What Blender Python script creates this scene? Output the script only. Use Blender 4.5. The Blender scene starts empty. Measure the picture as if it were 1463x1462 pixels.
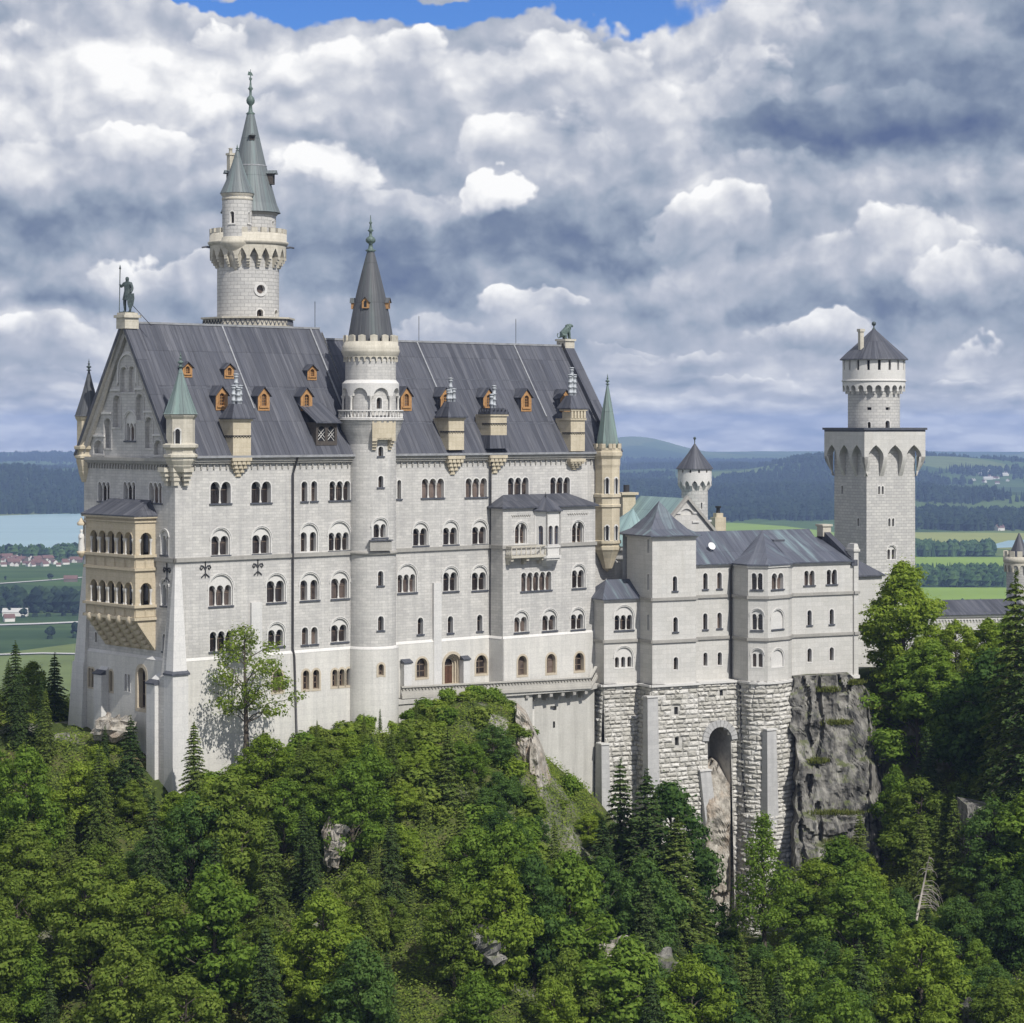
import bpy, math, random
import numpy as np
from mathutils import Vector, Matrix
from mathutils.geometry import delaunay_2d_cdt

PI = math.pi
F, HY, CX = 3470.0, 606.0, 731.5        # focal length in photo pixels, eye-level row, centre column
S = bpy.context.scene
COL = S.collection

# ------------------------------------------------------------------ camera
cam_d = bpy.data.cameras.new('camera')
cam = bpy.data.objects.new('camera', cam_d)
COL.objects.link(cam)
cam.location = (0, 0, 0)
cam.rotation_euler = (PI / 2, 0, 0)
cam_d.sensor_width = 36.0
cam_d.sensor_fit = 'HORIZONTAL'
cam_d.lens = 36.0 * F / 1463.0
cam_d.shift_y = -(731.0 - HY) / 1463.0
cam_d.clip_start = 1.0
cam_d.clip_end = 90000.0
S.camera = cam

# ------------------------------------------------------------------ light
SUN_EL = math.radians(47)
SUN_DIR = Vector((0.56 * math.cos(SUN_EL), -0.83 * math.cos(SUN_EL), math.sin(SUN_EL))).normalized()
sun_d = bpy.data.lights.new('sun', 'SUN')
sun_d.energy = 5.0
sun_d.angle = math.radians(0.5)
sun_d.color = (1.0, 0.965, 0.91)
sun = bpy.data.objects.new('sun', sun_d)
COL.objects.link(sun)
sun.rotation_euler = SUN_DIR.to_track_quat('Z', 'Y').to_euler()
sun.location = (60, -60, 120)

S.view_settings.view_transform = 'Standard'
S.view_settings.look = 'None'
S.view_settings.exposure = 0.0
S.view_settings.gamma = 1.0
S.view_settings.use_curve_mapping = False
S.render.engine = 'CYCLES'
S.cycles.max_bounces = 6
S.cycles.diffuse_bounces = 3
S.cycles.glossy_bounces = 2
S.cycles.transmission_bounces = 3
S.cycles.volume_bounces = 0
S.cycles.transparent_max_bounces = 6
S.cycles.caustics_reflective = False
S.cycles.caustics_refractive = False
S.cycles.use_denoising = True


class NT:
    """tiny helper for building node trees"""
    def __init__(self, tree):
        self.t = tree
        self.t.nodes.clear()

    def n(self, typ, **kw):
        nd = self.t.nodes.new(typ)
        for k, v in kw.items():
            if k.startswith('i_'):
                nd.inputs[k[2:].replace('_', ' ')].default_value = v
            else:
                setattr(nd, k, v)
        return nd

    def l(self, a, b):
        self.t.links.new(a, b)

    def val(self, sock, v):
        if hasattr(v, 'is_linked') or isinstance(v, bpy.types.NodeSocket):
            self.l(v, sock)
        else:
            sock.default_value = v

    def m(self, op, a, b=0.0, c=None, clamp=False):
        nd = self.t.nodes.new('ShaderNodeMath')
        nd.operation = op
        nd.use_clamp = clamp
        self.val(nd.inputs[0], a)
        self.val(nd.inputs[1], b)
        if c is not None:
            self.val(nd.inputs[2], c)
        return nd.outputs[0]

    def xyz(self, x, y, z):
        nd = self.t.nodes.new('ShaderNodeCombineXYZ')
        self.val(nd.inputs[0], x); self.val(nd.inputs[1], y); self.val(nd.inputs[2], z)
        return nd.outputs[0]

    def noise(self, vec, scale, detail=4.0, rough=0.55, dist=0.0, lac=2.0):
        nd = self.t.nodes.new('ShaderNodeTexNoise')
        if vec is not None:
            self.l(vec, nd.inputs['Vector'])
        nd.inputs['Scale'].default_value = scale
        nd.inputs['Detail'].default_value = detail
        nd.inputs['Roughness'].default_value = rough
        nd.inputs['Distortion'].default_value = dist
        nd.inputs['Lacunarity'].default_value = lac
        return nd.outputs[0]

    def ramp(self, fac, stops, interp='LINEAR'):
        nd = self.t.nodes.new('ShaderNodeValToRGB')
        cr = nd.color_ramp
        cr.interpolation = interp
        while len(cr.elements) < len(stops):
            cr.elements.new(0.5)
        for e, (p, c) in zip(cr.elements, stops):
            e.position = p
            if isinstance(c, (int, float)):
                c = (c, c, c)
            e.color = (c[0], c[1], c[2], 1)
        self.val(nd.inputs[0], fac)
        return nd.outputs[0]

    def mix(self, fac, a, b, mode='MIX'):
        nd = self.t.nodes.new('ShaderNodeMix')
        nd.data_type = 'RGBA'
        nd.blend_type = mode
        nd.clamp_factor = True
        self.val(nd.inputs[0], fac)
        for s, v in ((nd.inputs[6], a), (nd.inputs[7], b)):
            if isinstance(v, tuple) and len(v) == 3:
                v = (*v, 1)
            self.val(s, v)
        return nd.outputs[2]

    def rng(self, v, a, b, c=0.0, d=1.0, smooth=False):
        nd = self.t.nodes.new('ShaderNodeMapRange')
        nd.clamp = True
        if smooth:
            nd.interpolation_type = 'SMOOTHSTEP'
        self.val(nd.inputs[0], v)
        nd.inputs[1].default_value = a; nd.inputs[2].default_value = b
        nd.inputs[3].default_value = c; nd.inputs[4].default_value = d
        return nd.outputs[0]


# ------------------------------------------------------------------ sky: Nishita blue with a procedural cumulus layer
world = bpy.data.worlds.new('World')
S.world = world
world.use_nodes = True
W = NT(world.node_tree)


def build_sky():
    geo = W.n('ShaderNodeTexCoord')
    sep = W.n('ShaderNodeSeparateXYZ')
    W.l(geo.outputs['Generated'], sep.inputs[0])
    az = W.m('ARCTAN2', sep.outputs[0], sep.outputs[1])      # bearing, radians
    el = W.m('ARCSINE', sep.outputs[2])                       # elevation, radians
    x = W.m('MULTIPLY', az, 3.47)
    y = W.m('MULTIPLY', el, 3.47)

    def noise2(vec, scale, detail, rough=0.55, color=False):
        nd = W.n('ShaderNodeTexNoise', noise_dimensions='2D')
        W.l(vec, nd.inputs['Vector'])
        nd.inputs['Scale'].default_value = scale
        nd.inputs['Detail'].default_value = detail
        nd.inputs['Roughness'].default_value = rough
        return nd.outputs['Color' if color else 0]

    def voro2(vec, scale, detail, rough=0.55):
        nd = W.n('ShaderNodeTexVoronoi', voronoi_dimensions='2D')
        W.l(vec, nd.inputs['Vector'])
        nd.inputs['Scale'].default_value = scale
        nd.inputs['Detail'].default_value = detail
        nd.inputs['Roughness'].default_value = rough
        nd.inputs['Lacunarity'].default_value = 2.2
        return nd.outputs['Distance']
    p = W.xyz(x, y, 0.0)
    ws = W.n('ShaderNodeSeparateColor')
    W.l(noise2(p, 3.6, 5.0, 0.6, True), ws.inputs[0])
    n1 = W.m('SUBTRACT', ws.outputs[0], 0.5)
    n2 = W.m('SUBTRACT', ws.outputs[1], 0.5)
    n3 = W.m('SUBTRACT', ws.outputs[2], 0.5)
    xw = W.m('MULTIPLY_ADD', n1, WARP, x)
    yw = W.m('MULTIPLY_ADD', n2, WARP * 0.8, y)

    def total(items, base):
        acc = None
        for px, py, sx, sy, w in items:
            dx = W.m('MULTIPLY_ADD', xw, 1000.0 / sx, -(px - CX) / sx)
            dy = W.m('MULTIPLY_ADD', yw, 1000.0 / sy, -(HY - py) / sy)
            r = W.m('MULTIPLY_ADD', dx, dx, W.m('MULTIPLY', dy, dy))
            acc = W.m('MULTIPLY_ADD', W.m('POWER', 0.3679, r), w, base if acc is None else acc)
        return acc
    bright = total(BRIGHT, BASE)

    # puffs: heads of cumulus, lit from above and from the right
    def puffs(dx, dy):
        q = W.xyz(W.m('MULTIPLY_ADD', n1, 0.07, W.m('ADD', x, dx)), W.m('MULTIPLY_ADD', n2, 0.07, W.m('MULTIPLY', W.m('ADD', y, dy), 1.25)), 0.0)
        return W.m('MULTIPLY_ADD', voro2(q, 6.0, 2.5, 0.5), -0.7, noise2(q, 5.0, 9.0, 0.60))
    h0 = puffs(0, 0)
    h1 = puffs(0.013, 0.024)
    rel = W.m('MULTIPLY', W.m('SUBTRACT', h0, h1), RELIEF)
    near = W.rng(y, 0.03, 0.2, 0.45, 1.0)
    B = W.m('MULTIPLY_ADD', W.m('ADD', rel, W.m('MULTIPLY', W.m('ADD', h0, 0.05), TEX)), near, bright)
    B = W.m('MULTIPLY_ADD', n3, 0.20, B)
    # single cumulus heads, far to near: crisp sunlit tops, soft grey feet
    for px, py, sx, sy, lum, grad in HEADS:
        dx = W.m('MULTIPLY_ADD', xw, 1000.0 / sx, -(px - CX) / sx)
        dy = W.m('MULTIPLY_ADD', yw, 1000.0 / sy, -(HY - py) / sy)
        r = W.m('MULTIPLY_ADD', dx, dx, W.m('MULTIPLY', dy, dy))
        f = W.m('MULTIPLY_ADD', h0, 1.1, W.m('SUBTRACT', 1.0, r))
        soft = W.rng(dy, -0.9, 0.25, 1.0, 5.0)
        mk = W.m('MULTIPLY', W.m('SUBTRACT', f, 0.28), soft, clamp=True)
        mk = W.m('MULTIPLY', mk, W.rng(dy, -1.0, -0.2, 0.0, 1.0, True))
        own = W.m('MULTIPLY_ADD', W.m('MAXIMUM', dy, -0.8), grad * 1.25, W.m('MULTIPLY_ADD', W.m('ADD', rel, W.m('MULTIPLY', h0, 0.25)), 0.8, lum))
        B = W.m('MULTIPLY_ADD', W.m('SUBTRACT', own, B), mk, B)
    # low flat banks towards the horizon
    def banks(dy):
        q = W.xyz(W.m('MULTIPLY_ADD', n1, 0.12, x), W.m('MULTIPLY_ADD', W.m('ADD', y, dy), 3.6, W.m('MULTIPLY', n2, 0.12)), 0.0)
        return W.m('MULTIPLY_ADD', voro2(q, 9.0, 2.0, 0.5), -0.45, noise2(q, 6.0, 6.0, 0.5))
    l0 = banks(0.0)
    l1 = banks(0.012)
    lowB = W.m('MULTIPLY_ADD', W.m('SUBTRACT', l0, l1), 0.30, W.m('MULTIPLY_ADD', l0, 0.55, 0.44))
    lowB = W.m('ADD', lowB, W.rng(y, -0.02, 0.10, 0.20, 0.0))
    k = W.rng(y, -0.03, 0.15, 1.0, 0.0, True)
    Bm = W.m('ADD', W.m('MULTIPLY', B, W.m('SUBTRACT', 1.0, k)), W.m('MULTIPLY', lowB, k))
    col = W.ramp(Bm, CLOUD_RAMP)
    open_ = total(OPEN, 0.0)
    om = W.m('MULTIPLY_ADD', h0, -0.5, open_)
    mask_open = W.rng(om, 0.36, 0.58, 0.0, 1.0, True)
    sky = W.n('ShaderNodeTexSky', sky_type='NISHITA', sun_disc=False)
    sky.sun_elevation = SUN_EL
    sky.sun_rotation = math.atan2(SUN_DIR.x, SUN_DIR.y)
    sky.altitude = 900
    sky.air_density = 1.0
    sky.dust_density = 0.2
    sky.ozone_density = 4.0
    bg1 = W.n('ShaderNodeBackground'); bg1.inputs['Strength'].default_value = SKY_STRENGTH
    W.l(W.mix(1.0, sky.outputs[0], (0.36, 0.55, 0.90), 'MULTIPLY'), bg1.inputs['Color'])
    bg2 = W.n('ShaderNodeBackground'); bg2.inputs['Strength'].default_value = CLOUD_STRENGTH
    W.l(col, bg2.inputs['Color'])
    low = W.n('ShaderNodeMixShader')
    W.l(mask_open, low.inputs[0])
    W.l(bg2.outputs[0], low.inputs[1]); W.l(bg1.outputs[0], low.inputs[2])
    # overhead: broken cloud, wide soft shapes
    hv = W.noise(geo.outputs['Generated'], 3.0, 3.0, 0.5)
    bg3 = W.n('ShaderNodeBackground'); bg3.inputs['Strength'].default_value = CLOUD_STRENGTH * 1.3
    W.l(W.ramp(hv, [(0.3, (0.30, 0.33, 0.40)), (0.75, (0.95, 0.94, 0.92))]), bg3.inputs['Color'])
    high = W.n('ShaderNodeMixShader')
    W.l(W.rng(hv, 0.42, 0.52, 0.0, 1.0, True), high.inputs[0])
    W.l(bg1.outputs[0], high.inputs[1]); W.l(bg3.outputs[0], high.inputs[2])
    ms = W.n('ShaderNodeMixShader')
    W.l(W.m('GREATER_THAN', y, 0.80), ms.inputs[0])
    W.l(low.outputs[0], ms.inputs[1]); W.l(high.outputs[0], ms.inputs[2])
    out = W.n('ShaderNodeOutputWorld')
    W.l(ms.outputs[0], out.inputs[0])
    world.cycles.sampling_method = 'MANUAL'
    world.cycles.sample_map_resolution = 256


WARP, RELIEF, TEX, BASE = 0.20, 0.50, 0.12, 0.54
SKY_STRENGTH = 0.12
CLOUD_STRENGTH = 1.0
CLOUD_RAMP = [(0.0, (0.11, 0.155, 0.29)), (0.22, (0.19, 0.245, 0.36)), (0.42, (0.33, 0.39, 0.495)),
              (0.60, (0.50, 0.535, 0.625)), (0.76, (0.74, 0.755, 0.80)), (0.92, (1.0, 1.0, 1.0))]
# broad light and shade of the cloud deck: bearing and height (1/1000 of the sky unit, read like photo pixels), spread, weight
BRIGHT = [
    (150, 110, 230, 110, 0.28), (430, 120, 170, 80, 0.24), (870, 130, 130, 100, 0.16), (110, 480, 100, 30, 0.18),
    (1050, 30, 90, 40, 0.12), (1090, 300, 120, 90, 0.06), (250, 220, 120, 70, 0.06), (750, 560, 500, 25, 0.08),
    (1330, 195, 280, 56, -0.36), (1390, 60, 170, 80, -0.22), (1150, 205, 130, 26, -0.16), (640, 350, 160, 50, -0.24), (860, 320, 120, 60, -0.20),
    (100, 330, 170, 46, -0.24), (60, 440, 110, 20, -0.20), (1250, 448, 300, 26, -0.28), (560, 410, 190, 45, -0.24), (680, 100, 70, 36, -0.10), (980, 440, 120, 30, -0.10),
]
# cumulus heads, far ones first: bearing, height, half width, half height, brightness, rise of brightness towards the top
HEADS = [
    (980, 598, 130, 10, 0.55, 0.06), (1350, 600, 170, 10, 0.60, 0.06), (60, 606, 160, 12, 0.58, 0.06), (1100, 578, 150, 13, 0.57, 0.08), (930, 560, 90, 13, 0.59, 0.10), (1400, 572, 120, 13, 0.55, 0.08),
    (1040, 545, 110, 14, 0.59, 0.12), (1360, 540, 90, 18, 0.61, 0.14), (60, 565, 120, 20, 0.60, 0.10), (1150, 520, 90, 18, 0.57, 0.14), (900, 505, 60, 20, 0.55, 0.14), (640, 470, 90, 24, 0.58, 0.12),
    (770, 432, 85, 24, 0.65, 0.22), (60, 500, 110, 46, 0.67, 0.20), (1400, 498, 60, 36, 0.65, 0.25), (1180, 490, 130, 36, 0.60, 0.16), (960, 520, 110, 26, 0.55, 0.15),
    (200, 395, 130, 36, 0.67, 0.22), (1010, 400, 130, 80, 0.58, 0.18), (1290, 385, 130, 70, 0.59, 0.24), (1110, 290, 150, 90, 0.52, 0.18),
    (560, 300, 120, 50, 0.60, 0.20), (700, 290, 52, 52, 0.78, 0.22), (480, 250, 100, 58, 0.84, 0.18), (880, 170, 150, 110, 0.70, 0.14), (1060, 120, 120, 90, 0.66, 0.22), (1090, 30, 110, 60, 0.64, 0.22),
    (620, 110, 220, 90, 0.66, 0.20), (820, 100, 130, 70, 0.72, 0.20), (420, 110, 150, 70, 0.73, 0.16), (110, 150, 250, 130, 0.75, 0.14), (30, 60, 90, 50, 0.79, 0.14), (370, 190, 110, 76, 0.71, 0.18), (230, 250, 120, 60, 0.68, 0.20), (330, 60, 70, 44, 0.81, 0.14), (600, 55, 70, 44, 0.84, 0.14),
    (1330, 100, 220, 100, 0.33, 0.14), (1250, 185, 290, 62, 0.20, 0.16), (1010, 330, 110, 60, 0.60, 0.20), (1150, 400, 120, 60, 0.52, 0.20), (1390, 420, 110, 50, 0.56, 0.22), (300, 400, 90, 34, 0.59, 0.20), (100, 260, 170, 60, 0.62, 0.16), (770, 210, 120, 60, 0.68, 0.16),
]
OPEN = [(690, 3, 330, 24, 0.92), (440, 14, 70, 22, 0.5), (860, 22, 90, 26, 0.5), (250, 0, 120, 14, 0.7)]
build_sky()


# ================================================================== mesh helpers
class Frame:
    """a building frame: u runs along the front (left to right), v into the building, z up"""
    def __init__(self, ox, oy, deg):
        self.o = (ox, oy); self.a = math.radians(deg)
        self.d = (math.cos(self.a), math.sin(self.a)); self.e = (-self.d[1], self.d[0])

    def w(self, u, v):
        return (self.o[0] + u * self.d[0] + v * self.e[0], self.o[1] + u * self.d[1] + v * self.e[1])

    def U(self, px, v=0.0):
        k = (px - CX) / F
        return (k * (self.o[1] + v * self.e[1]) - self.o[0] - v * self.e[0]) / (self.d[0] - k * self.d[1])

    def V(self, px, u=0.0):
        k = (px - CX) / F
        return (k * (self.o[1] + u * self.d[1]) - self.o[0] - u * self.d[0]) / (self.e[0] - k * self.e[1])

    def Z(self, u, v, py):
        return (HY - py) * self.w(u, v)[1] / F

    def size(self, u, v, px):
        return px * self.w(u, v)[1] / F


WORLD = Frame(0, 0, 0)


class MB:
    """collects faces with uv and material slots, builds ONE mesh object"""
    def __init__(self):
        self.v = []; self.f = []; self.uv = []; self.mi = []; self.sm = []

    def face(self, pts, m=0, uv=None, smooth=False):
        i = len(self.v)
        self.v.extend(pts)
        self.f.append(list(range(i, i + len(pts))))
        self.uv.append(uv); self.mi.append(m); self.sm.append(smooth)

    def mesh(self, verts, faces, m=0, smooth=False, uvs=None):
        i = len(self.v)
        self.v.extend(verts)
        for k, f in enumerate(faces):
            self.f.append([i + q for q in f])
            self.uv.append([uvs[q] for q in f] if uvs else None)
            self.mi.append(m); self.sm.append(smooth)

    def box(self, u0, u1, v0, v1, z0, z1, m=0, top=None):
        """top: (du, dv) inset of the top face for a taper"""
        a, b = top if top else (0, 0)
        vs = [(u0, v0, z0), (u1, v0, z0), (u1, v1, z0), (u0, v1, z0),
              (u0 + a, v0 + b, z1), (u1 - a, v0 + b, z1), (u1 - a, v1 - b, z1), (u0 + a, v1 - b, z1)]
        self.mesh(vs, [(0, 3, 2, 1), (4, 5, 6, 7), (0, 1, 5, 4), (1, 2, 6, 5), (2, 3, 7, 6), (3, 0, 4, 7)], m)

    def prism(self, poly, z0, z1, m=0, cap=True, inset=None):
        """poly: counter-clockwise (u,v) points"""
        n = len(poly)
        top = inset or poly
        vs = [(p[0], p[1], z0) for p in poly] + [(p[0], p[1], z1) for p in top]
        fs = [(i, (i + 1) % n, n + (i + 1) % n, n + i) for i in range(n)]
        if cap:
            fs += [tuple(range(n - 1, -1, -1)), tuple(range(n, 2 * n))]
        self.mesh(vs, fs, m)

    def lathe(self, cu, cv, prof, seg=32, m=0, smooth=True, a0=0.0, a1=2 * PI, rot=0.0):
        full = abs(a1 - a0 - 2 * PI) < 1e-6
        n = seg if full else seg + 1
        R = max(r for r, z in prof)
        vs, uvs = [], []
        acc = 0.0
        for k, (r, z) in enumerate(prof):
            if k:
                acc += math.hypot(r - prof[k - 1][0], z - prof[k - 1][1])
            for i in range(n):
                a = a0 + (a1 - a0) * i / seg + rot
                vs.append((cu + r * math.cos(a), cv + r * math.sin(a), z)); uvs.append((a * R, acc))
        i0 = len(self.v)
        self.v.extend(vs)
        for k in range(len(prof) - 1):
            for i in range(seg):
                j = (i + 1) % n if full else i + 1
                q = [k * n + i, k * n + j, (k + 1) * n + j, (k + 1) * n + i]
                uv = [uvs[t] for t in q]
                if full and i == seg - 1:
                    aE = (a0 + 2 * PI + rot) * R
                    uv[1] = (aE, uv[1][1]); uv[2] = (aE, uv[2][1])
                self.f.append([i0 + t for t in q]); self.uv.append(uv); self.mi.append(m); self.sm.append(smooth)

    def tube(self, pts, r, seg=6, m=0, r1=None):
        pts = [Vector(p) for p in pts]
        rings = []
        n = len(pts)
        for i, p in enumerate(pts):
            t = (pts[min(i + 1, n - 1)] - pts[max(i - 1, 0)])
            if t.length < 1e-9:
                t = Vector((0, 0, 1))
            t.normalize()
            up = Vector((0, 0, 1)) if abs(t.z) < 0.9 else Vector((1, 0, 0))
            x = t.cross(up).normalized(); y = t.cross(x)
            rr = r if r1 is None else r + (r1 - r) * i / max(n - 1, 1)
            rings.append([tuple(p + x * (rr * math.cos(2 * PI * k / seg)) + y * (rr * math.sin(2 * PI * k / seg))) for k in range(seg)])
        vs = [q for ring in rings for q in ring]
        fs = []
        for i in range(n - 1):
            for k in range(seg):
                j = (k + 1) % seg
                fs.append((i * seg + k, i * seg + j, (i + 1) * seg + j, (i + 1) * seg + k))
        fs.append(tuple(range(seg)))
        fs.append(tuple((n - 1) * seg + k for k in reversed(range(seg))))
        self.mesh(vs, fs, m, smooth=True)

    def ball(self, c, r, seg=8, rings=5, m=0, sq=(1, 1, 1)):
        vs = [(c[0], c[1], c[2] - r * sq[2])]
        for i in range(1, rings):
            a = -PI / 2 + PI * i / rings
            for k in range(seg):
                b = 2 * PI * k / seg
                vs.append((c[0] + r * sq[0] * math.cos(a) * math.cos(b), c[1] + r * sq[1] * math.cos(a) * math.sin(b), c[2] + r * sq[2] * math.sin(a)))
        vs.append((c[0], c[1], c[2] + r * sq[2]))
        fs = [(0, 1 + (k + 1) % seg, 1 + k) for k in range(seg)]
        for i in range(rings - 2):
            for k in range(seg):
                j = (k + 1) % seg
                fs.append((1 + i * seg + k, 1 + i * seg + j, 1 + (i + 1) * seg + j, 1 + (i + 1) * seg + k))
        L = len(vs) - 1
        fs += [(L, 1 + (rings - 2) * seg + k, 1 + (rings - 2) * seg + (k + 1) % seg) for k in range(seg)]
        self.mesh(vs, fs, m, smooth=True)

    def data(self, name, mats, off=(0, 0, 0)):
        me = bpy.data.meshes.new(name)
        ox, oy, oz = off
        me.from_pydata([(p[0] - ox, p[1] - oy, p[2] - oz) for p in self.v], [], self.f)
        for m in (mats if isinstance(mats, (list, tuple)) else [mats]):
            me.materials.append(m)
        if self.f:
            me.polygons.foreach_set('material_index', self.mi)
            me.polygons.foreach_set('use_smooth', self.sm)
            uvl = me.uv_layers.new(name='UVMap').data
            for p, uv in zip(me.polygons, self.uv):
                if uv is None:
                    n = p.normal
                    h = math.hypot(n.x, n.y)
                    if h < 0.12:
                        t = Vector((1, 0, 0)); b = Vector((0, 1, 0))
                    else:
                        t = Vector((-n.y / h, n.x / h, 0)); b = n.cross(t)
                    for li in p.loop_indices:
                        c = Vector(self.v[me.loops[li].vertex_index])
                        uvl[li].uv = (c.dot(t), c.dot(b))
                else:
                    for li, q in zip(p.loop_indices, uv):
                        uvl[li].uv = q
        me.update()
        return me

    def build(self, name, mats, parent=None):
        off = OFF.get(parent.name, (0, 0, 0)) if parent else (0, 0, 0)
        o = bpy.data.objects.new(name, self.data(name, mats, off))
        COL.objects.link(o)
        if parent:
            o.parent = parent
            OFF[o.name] = off
        return o


OFF = {}


def tag(o, label=None, cat=None, group=None, kind=None):
    if label: o['label'] = label
    if cat: o['category'] = cat
    if group: o['group'] = group
    if kind: o['kind'] = kind
    return o


def thing(name, label, cat, fr, u, v, z, group=None):
    """an Empty at the thing's base, turned with its building frame"""
    o = bpy.data.objects.new(name, None)
    COL.objects.link(o)
    x, y = fr.w(u, v)
    o.location = (x, y, z); o.rotation_euler = (0, 0, fr.a)
    o.empty_display_size = 0.5
    OFF[o.name] = (u, v, z)
    return tag(o, label, cat, group)


# ---- surfaces on which walls with real openings are cut
class Plane:
    def __init__(self, fr, p0, p1):
        """wall seen from outside, left end p0 to right end p1"""
        self.fr = fr; self.p0 = p0; self.p1 = p1
        L = math.hypot(p1[0] - p0[0], p1[1] - p0[1])
        self.L = L; self.t = ((p1[0] - p0[0]) / L, (p1[1] - p0[1]) / L)
        self.n = (-self.t[1], self.t[0])

    def __call__(self, a, b, d=0.0):
        return (self.p0[0] + a * self.t[0] + d * self.n[0], self.p0[1] + a * self.t[1] + d * self.n[1], b)

    def A(self, px):
        k = (px - CX) / F
        fr = self.fr
        x0, y0 = fr.w(*self.p0)
        x1, y1 = fr.w(*self.p1)
        tx, ty = (x1 - x0) / self.L, (y1 - y0) / self.L
        return (k * y0 - x0) / (tx - k * ty)

    def B(self, px, py):
        p = self(self.A(px), 0)
        return self.fr.Z(p[0], p[1], py)

    grid = None


class Cyl:
    def __init__(self, fr, c, R, seg=36):
        self.fr = fr; self.c = c; self.R = R; self.seg = seg
        wx, wy = fr.w(*c)
        self.phi = math.atan2(-wy, -wx) - fr.a            # towards the eye point

    def __call__(self, a, b, d=0.0):
        t = self.phi + a / self.R
        r = self.R - d
        return (self.c[0] + r * math.cos(t), self.c[1] + r * math.sin(t), b)

    def A(self, px):
        lo, hi = -PI / 2 * self.R, PI / 2 * self.R
        for _ in range(40):
            mid = (lo + hi) / 2
            p = self(mid, 0)
            x, y = self.fr.w(p[0], p[1])
            if CX + F * x / y < px: lo = mid
            else: hi = mid
        return (lo + hi) / 2

    def B(self, px, py):
        p = self(self.A(px), 0)
        return self.fr.Z(p[0], p[1], py)

    @property
    def grid(self):
        return 2 * PI * self.R / self.seg


def cut_sheet(mb, surf, outer, holes, m=0, d=0.0, zlines=()):
    """a wall sheet: outer (a,b) outline minus the holes"""
    pts = []; faces = []
    def add(loop):
        i = len(pts)
        pts.extend(Vector(p) for p in loop)
        faces.append(list(range(i, i + len(loop))))
    g = surf.grid
    if g:
        out2 = []
        n = len(outer)
        for i in range(n):
            p, q = outer[i], outer[(i + 1) % n]
            k = max(1, int(round(abs(q[0] - p[0]) / g)))
            for j in range(k):
                out2.append((p[0] + (q[0] - p[0]) * j / k, p[1] + (q[1] - p[1]) * j / k))
        outer = out2
    add(outer)
    for h in holes:
        add(h)
    if g:
        a0 = min(p[0] for p in outer); a1 = max(p[0] for p in outer)
        b0 = min(p[1] for p in outer); b1 = max(p[1] for p in outer)
        k = max(1, int(round((a1 - a0) / g)))
        nb = max(2, int((b1 - b0) / (g * 2)))
        boxes = [(min(p[0] for p in h) - .02, max(p[0] for p in h) + .02, min(p[1] for p in h) - .02, max(p[1] for p in h) + .02) for h in holes]
        for i in range(1, k):
            for j in range(1, nb):
                a = a0 + (a1 - a0) * i / k; b = b0 + (b1 - b0) * j / nb
                if not any(x0 < a < x1 and y0 < b < y1 for x0, x1, y0, y1 in boxes):
                    pts.append(Vector((a, b)))
    V2, E2, F2, _, _, OF = delaunay_2d_cdt(pts, [], faces, 0, 1e-5)
    keep = [f for f, of in zip(F2, OF) if 0 in of and len(of) == 1]
    vs = [surf(p.x, p.y, d) for p in V2]
    uvs = [(p.x, p.y) for p in V2]
    # face orientation: outside is at negative depth
    i0 = len(mb.v)
    mb.v.extend(vs)
    sm = bool(g)
    for f in keep:
        mb.f.append([i0 + q for q in f]); mb.uv.append([uvs[q] for q in f]); mb.mi.append(m); mb.sm.append(sm)


def arch_loop(a0, a1, b0, b1, n=8, pointed=False):
    """counter-clockwise arched opening, b1 is the crown"""
    w = a1 - a0; r = w / 2; c = (a0 + a1) / 2
    L = [(a0, b0), (a1, b0)]
    if pointed:
        h = w * 0.95
        sp = max(b0 + 0.05, b1 - h)
        for i in range(n + 1):
            t = i / n
            L.append((a1 - r * (1 - math.cos(t * PI / 2)) ** 1.0 if False else c + r * math.cos(t * PI / 2) ** 0.8, sp + (b1 - sp) * math.sin(t * PI / 2) ** 1.15 if t < 1 else b1))
        for i in range(n - 1, -1, -1):
            t = i / n
            L.append((c - r * math.cos(t * PI / 2) ** 0.8, sp + (b1 - sp) * math.sin(t * PI / 2) ** 1.15))
    else:
        sp = max(b0 + 0.02, b1 - r)
        for i in range(n + 1):
            t = PI * i / n
            L.append((c + r * math.cos(t), sp + (b1 - sp) * math.sin(t)))
    return L


def lights_loop(a0, a1, b0, b1, n, gap, seg=8):
    """n round-headed lights side by side, joined below their springing (a colonnette stands in each gap)"""
    if n == 1:
        return arch_loop(a0, a1, b0, b1, seg)
    wl = (a1 - a0 - (n - 1) * gap) / n
    r = wl / 2; sp = b1 - r
    L = [(a0, b0), (a1, b0)]
    for k in range(n - 1, -1, -1):
        c = a0 + k * (wl + gap) + r
        for i in range(seg + 1):
            t = PI * i / seg
            L.append((c + r * math.cos(t), sp + r * math.sin(t)))
    return L


def offset_loop(L, w):
    n = len(L); out = []
    for i in range(n):
        p, q, s = Vector(L[i - 1]), Vector(L[i]), Vector(L[(i + 1) % n])
        t1 = (q - p); t2 = (s - q)
        if t1.length < 1e-9: t1 = t2
        if t2.length < 1e-9: t2 = t1
        t1.normalize(); t2.normalize()
        n1 = Vector((t1.y, -t1.x)); n2 = Vector((t2.y, -t2.x))
        mth = (n1 + n2)
        if mth.length < 0.2:
            mth = n1
        mth.normalize()
        c = max(0.55, mth.dot(n1))
        out.append(tuple(q + mth * (w / c)))
    return out


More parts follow.
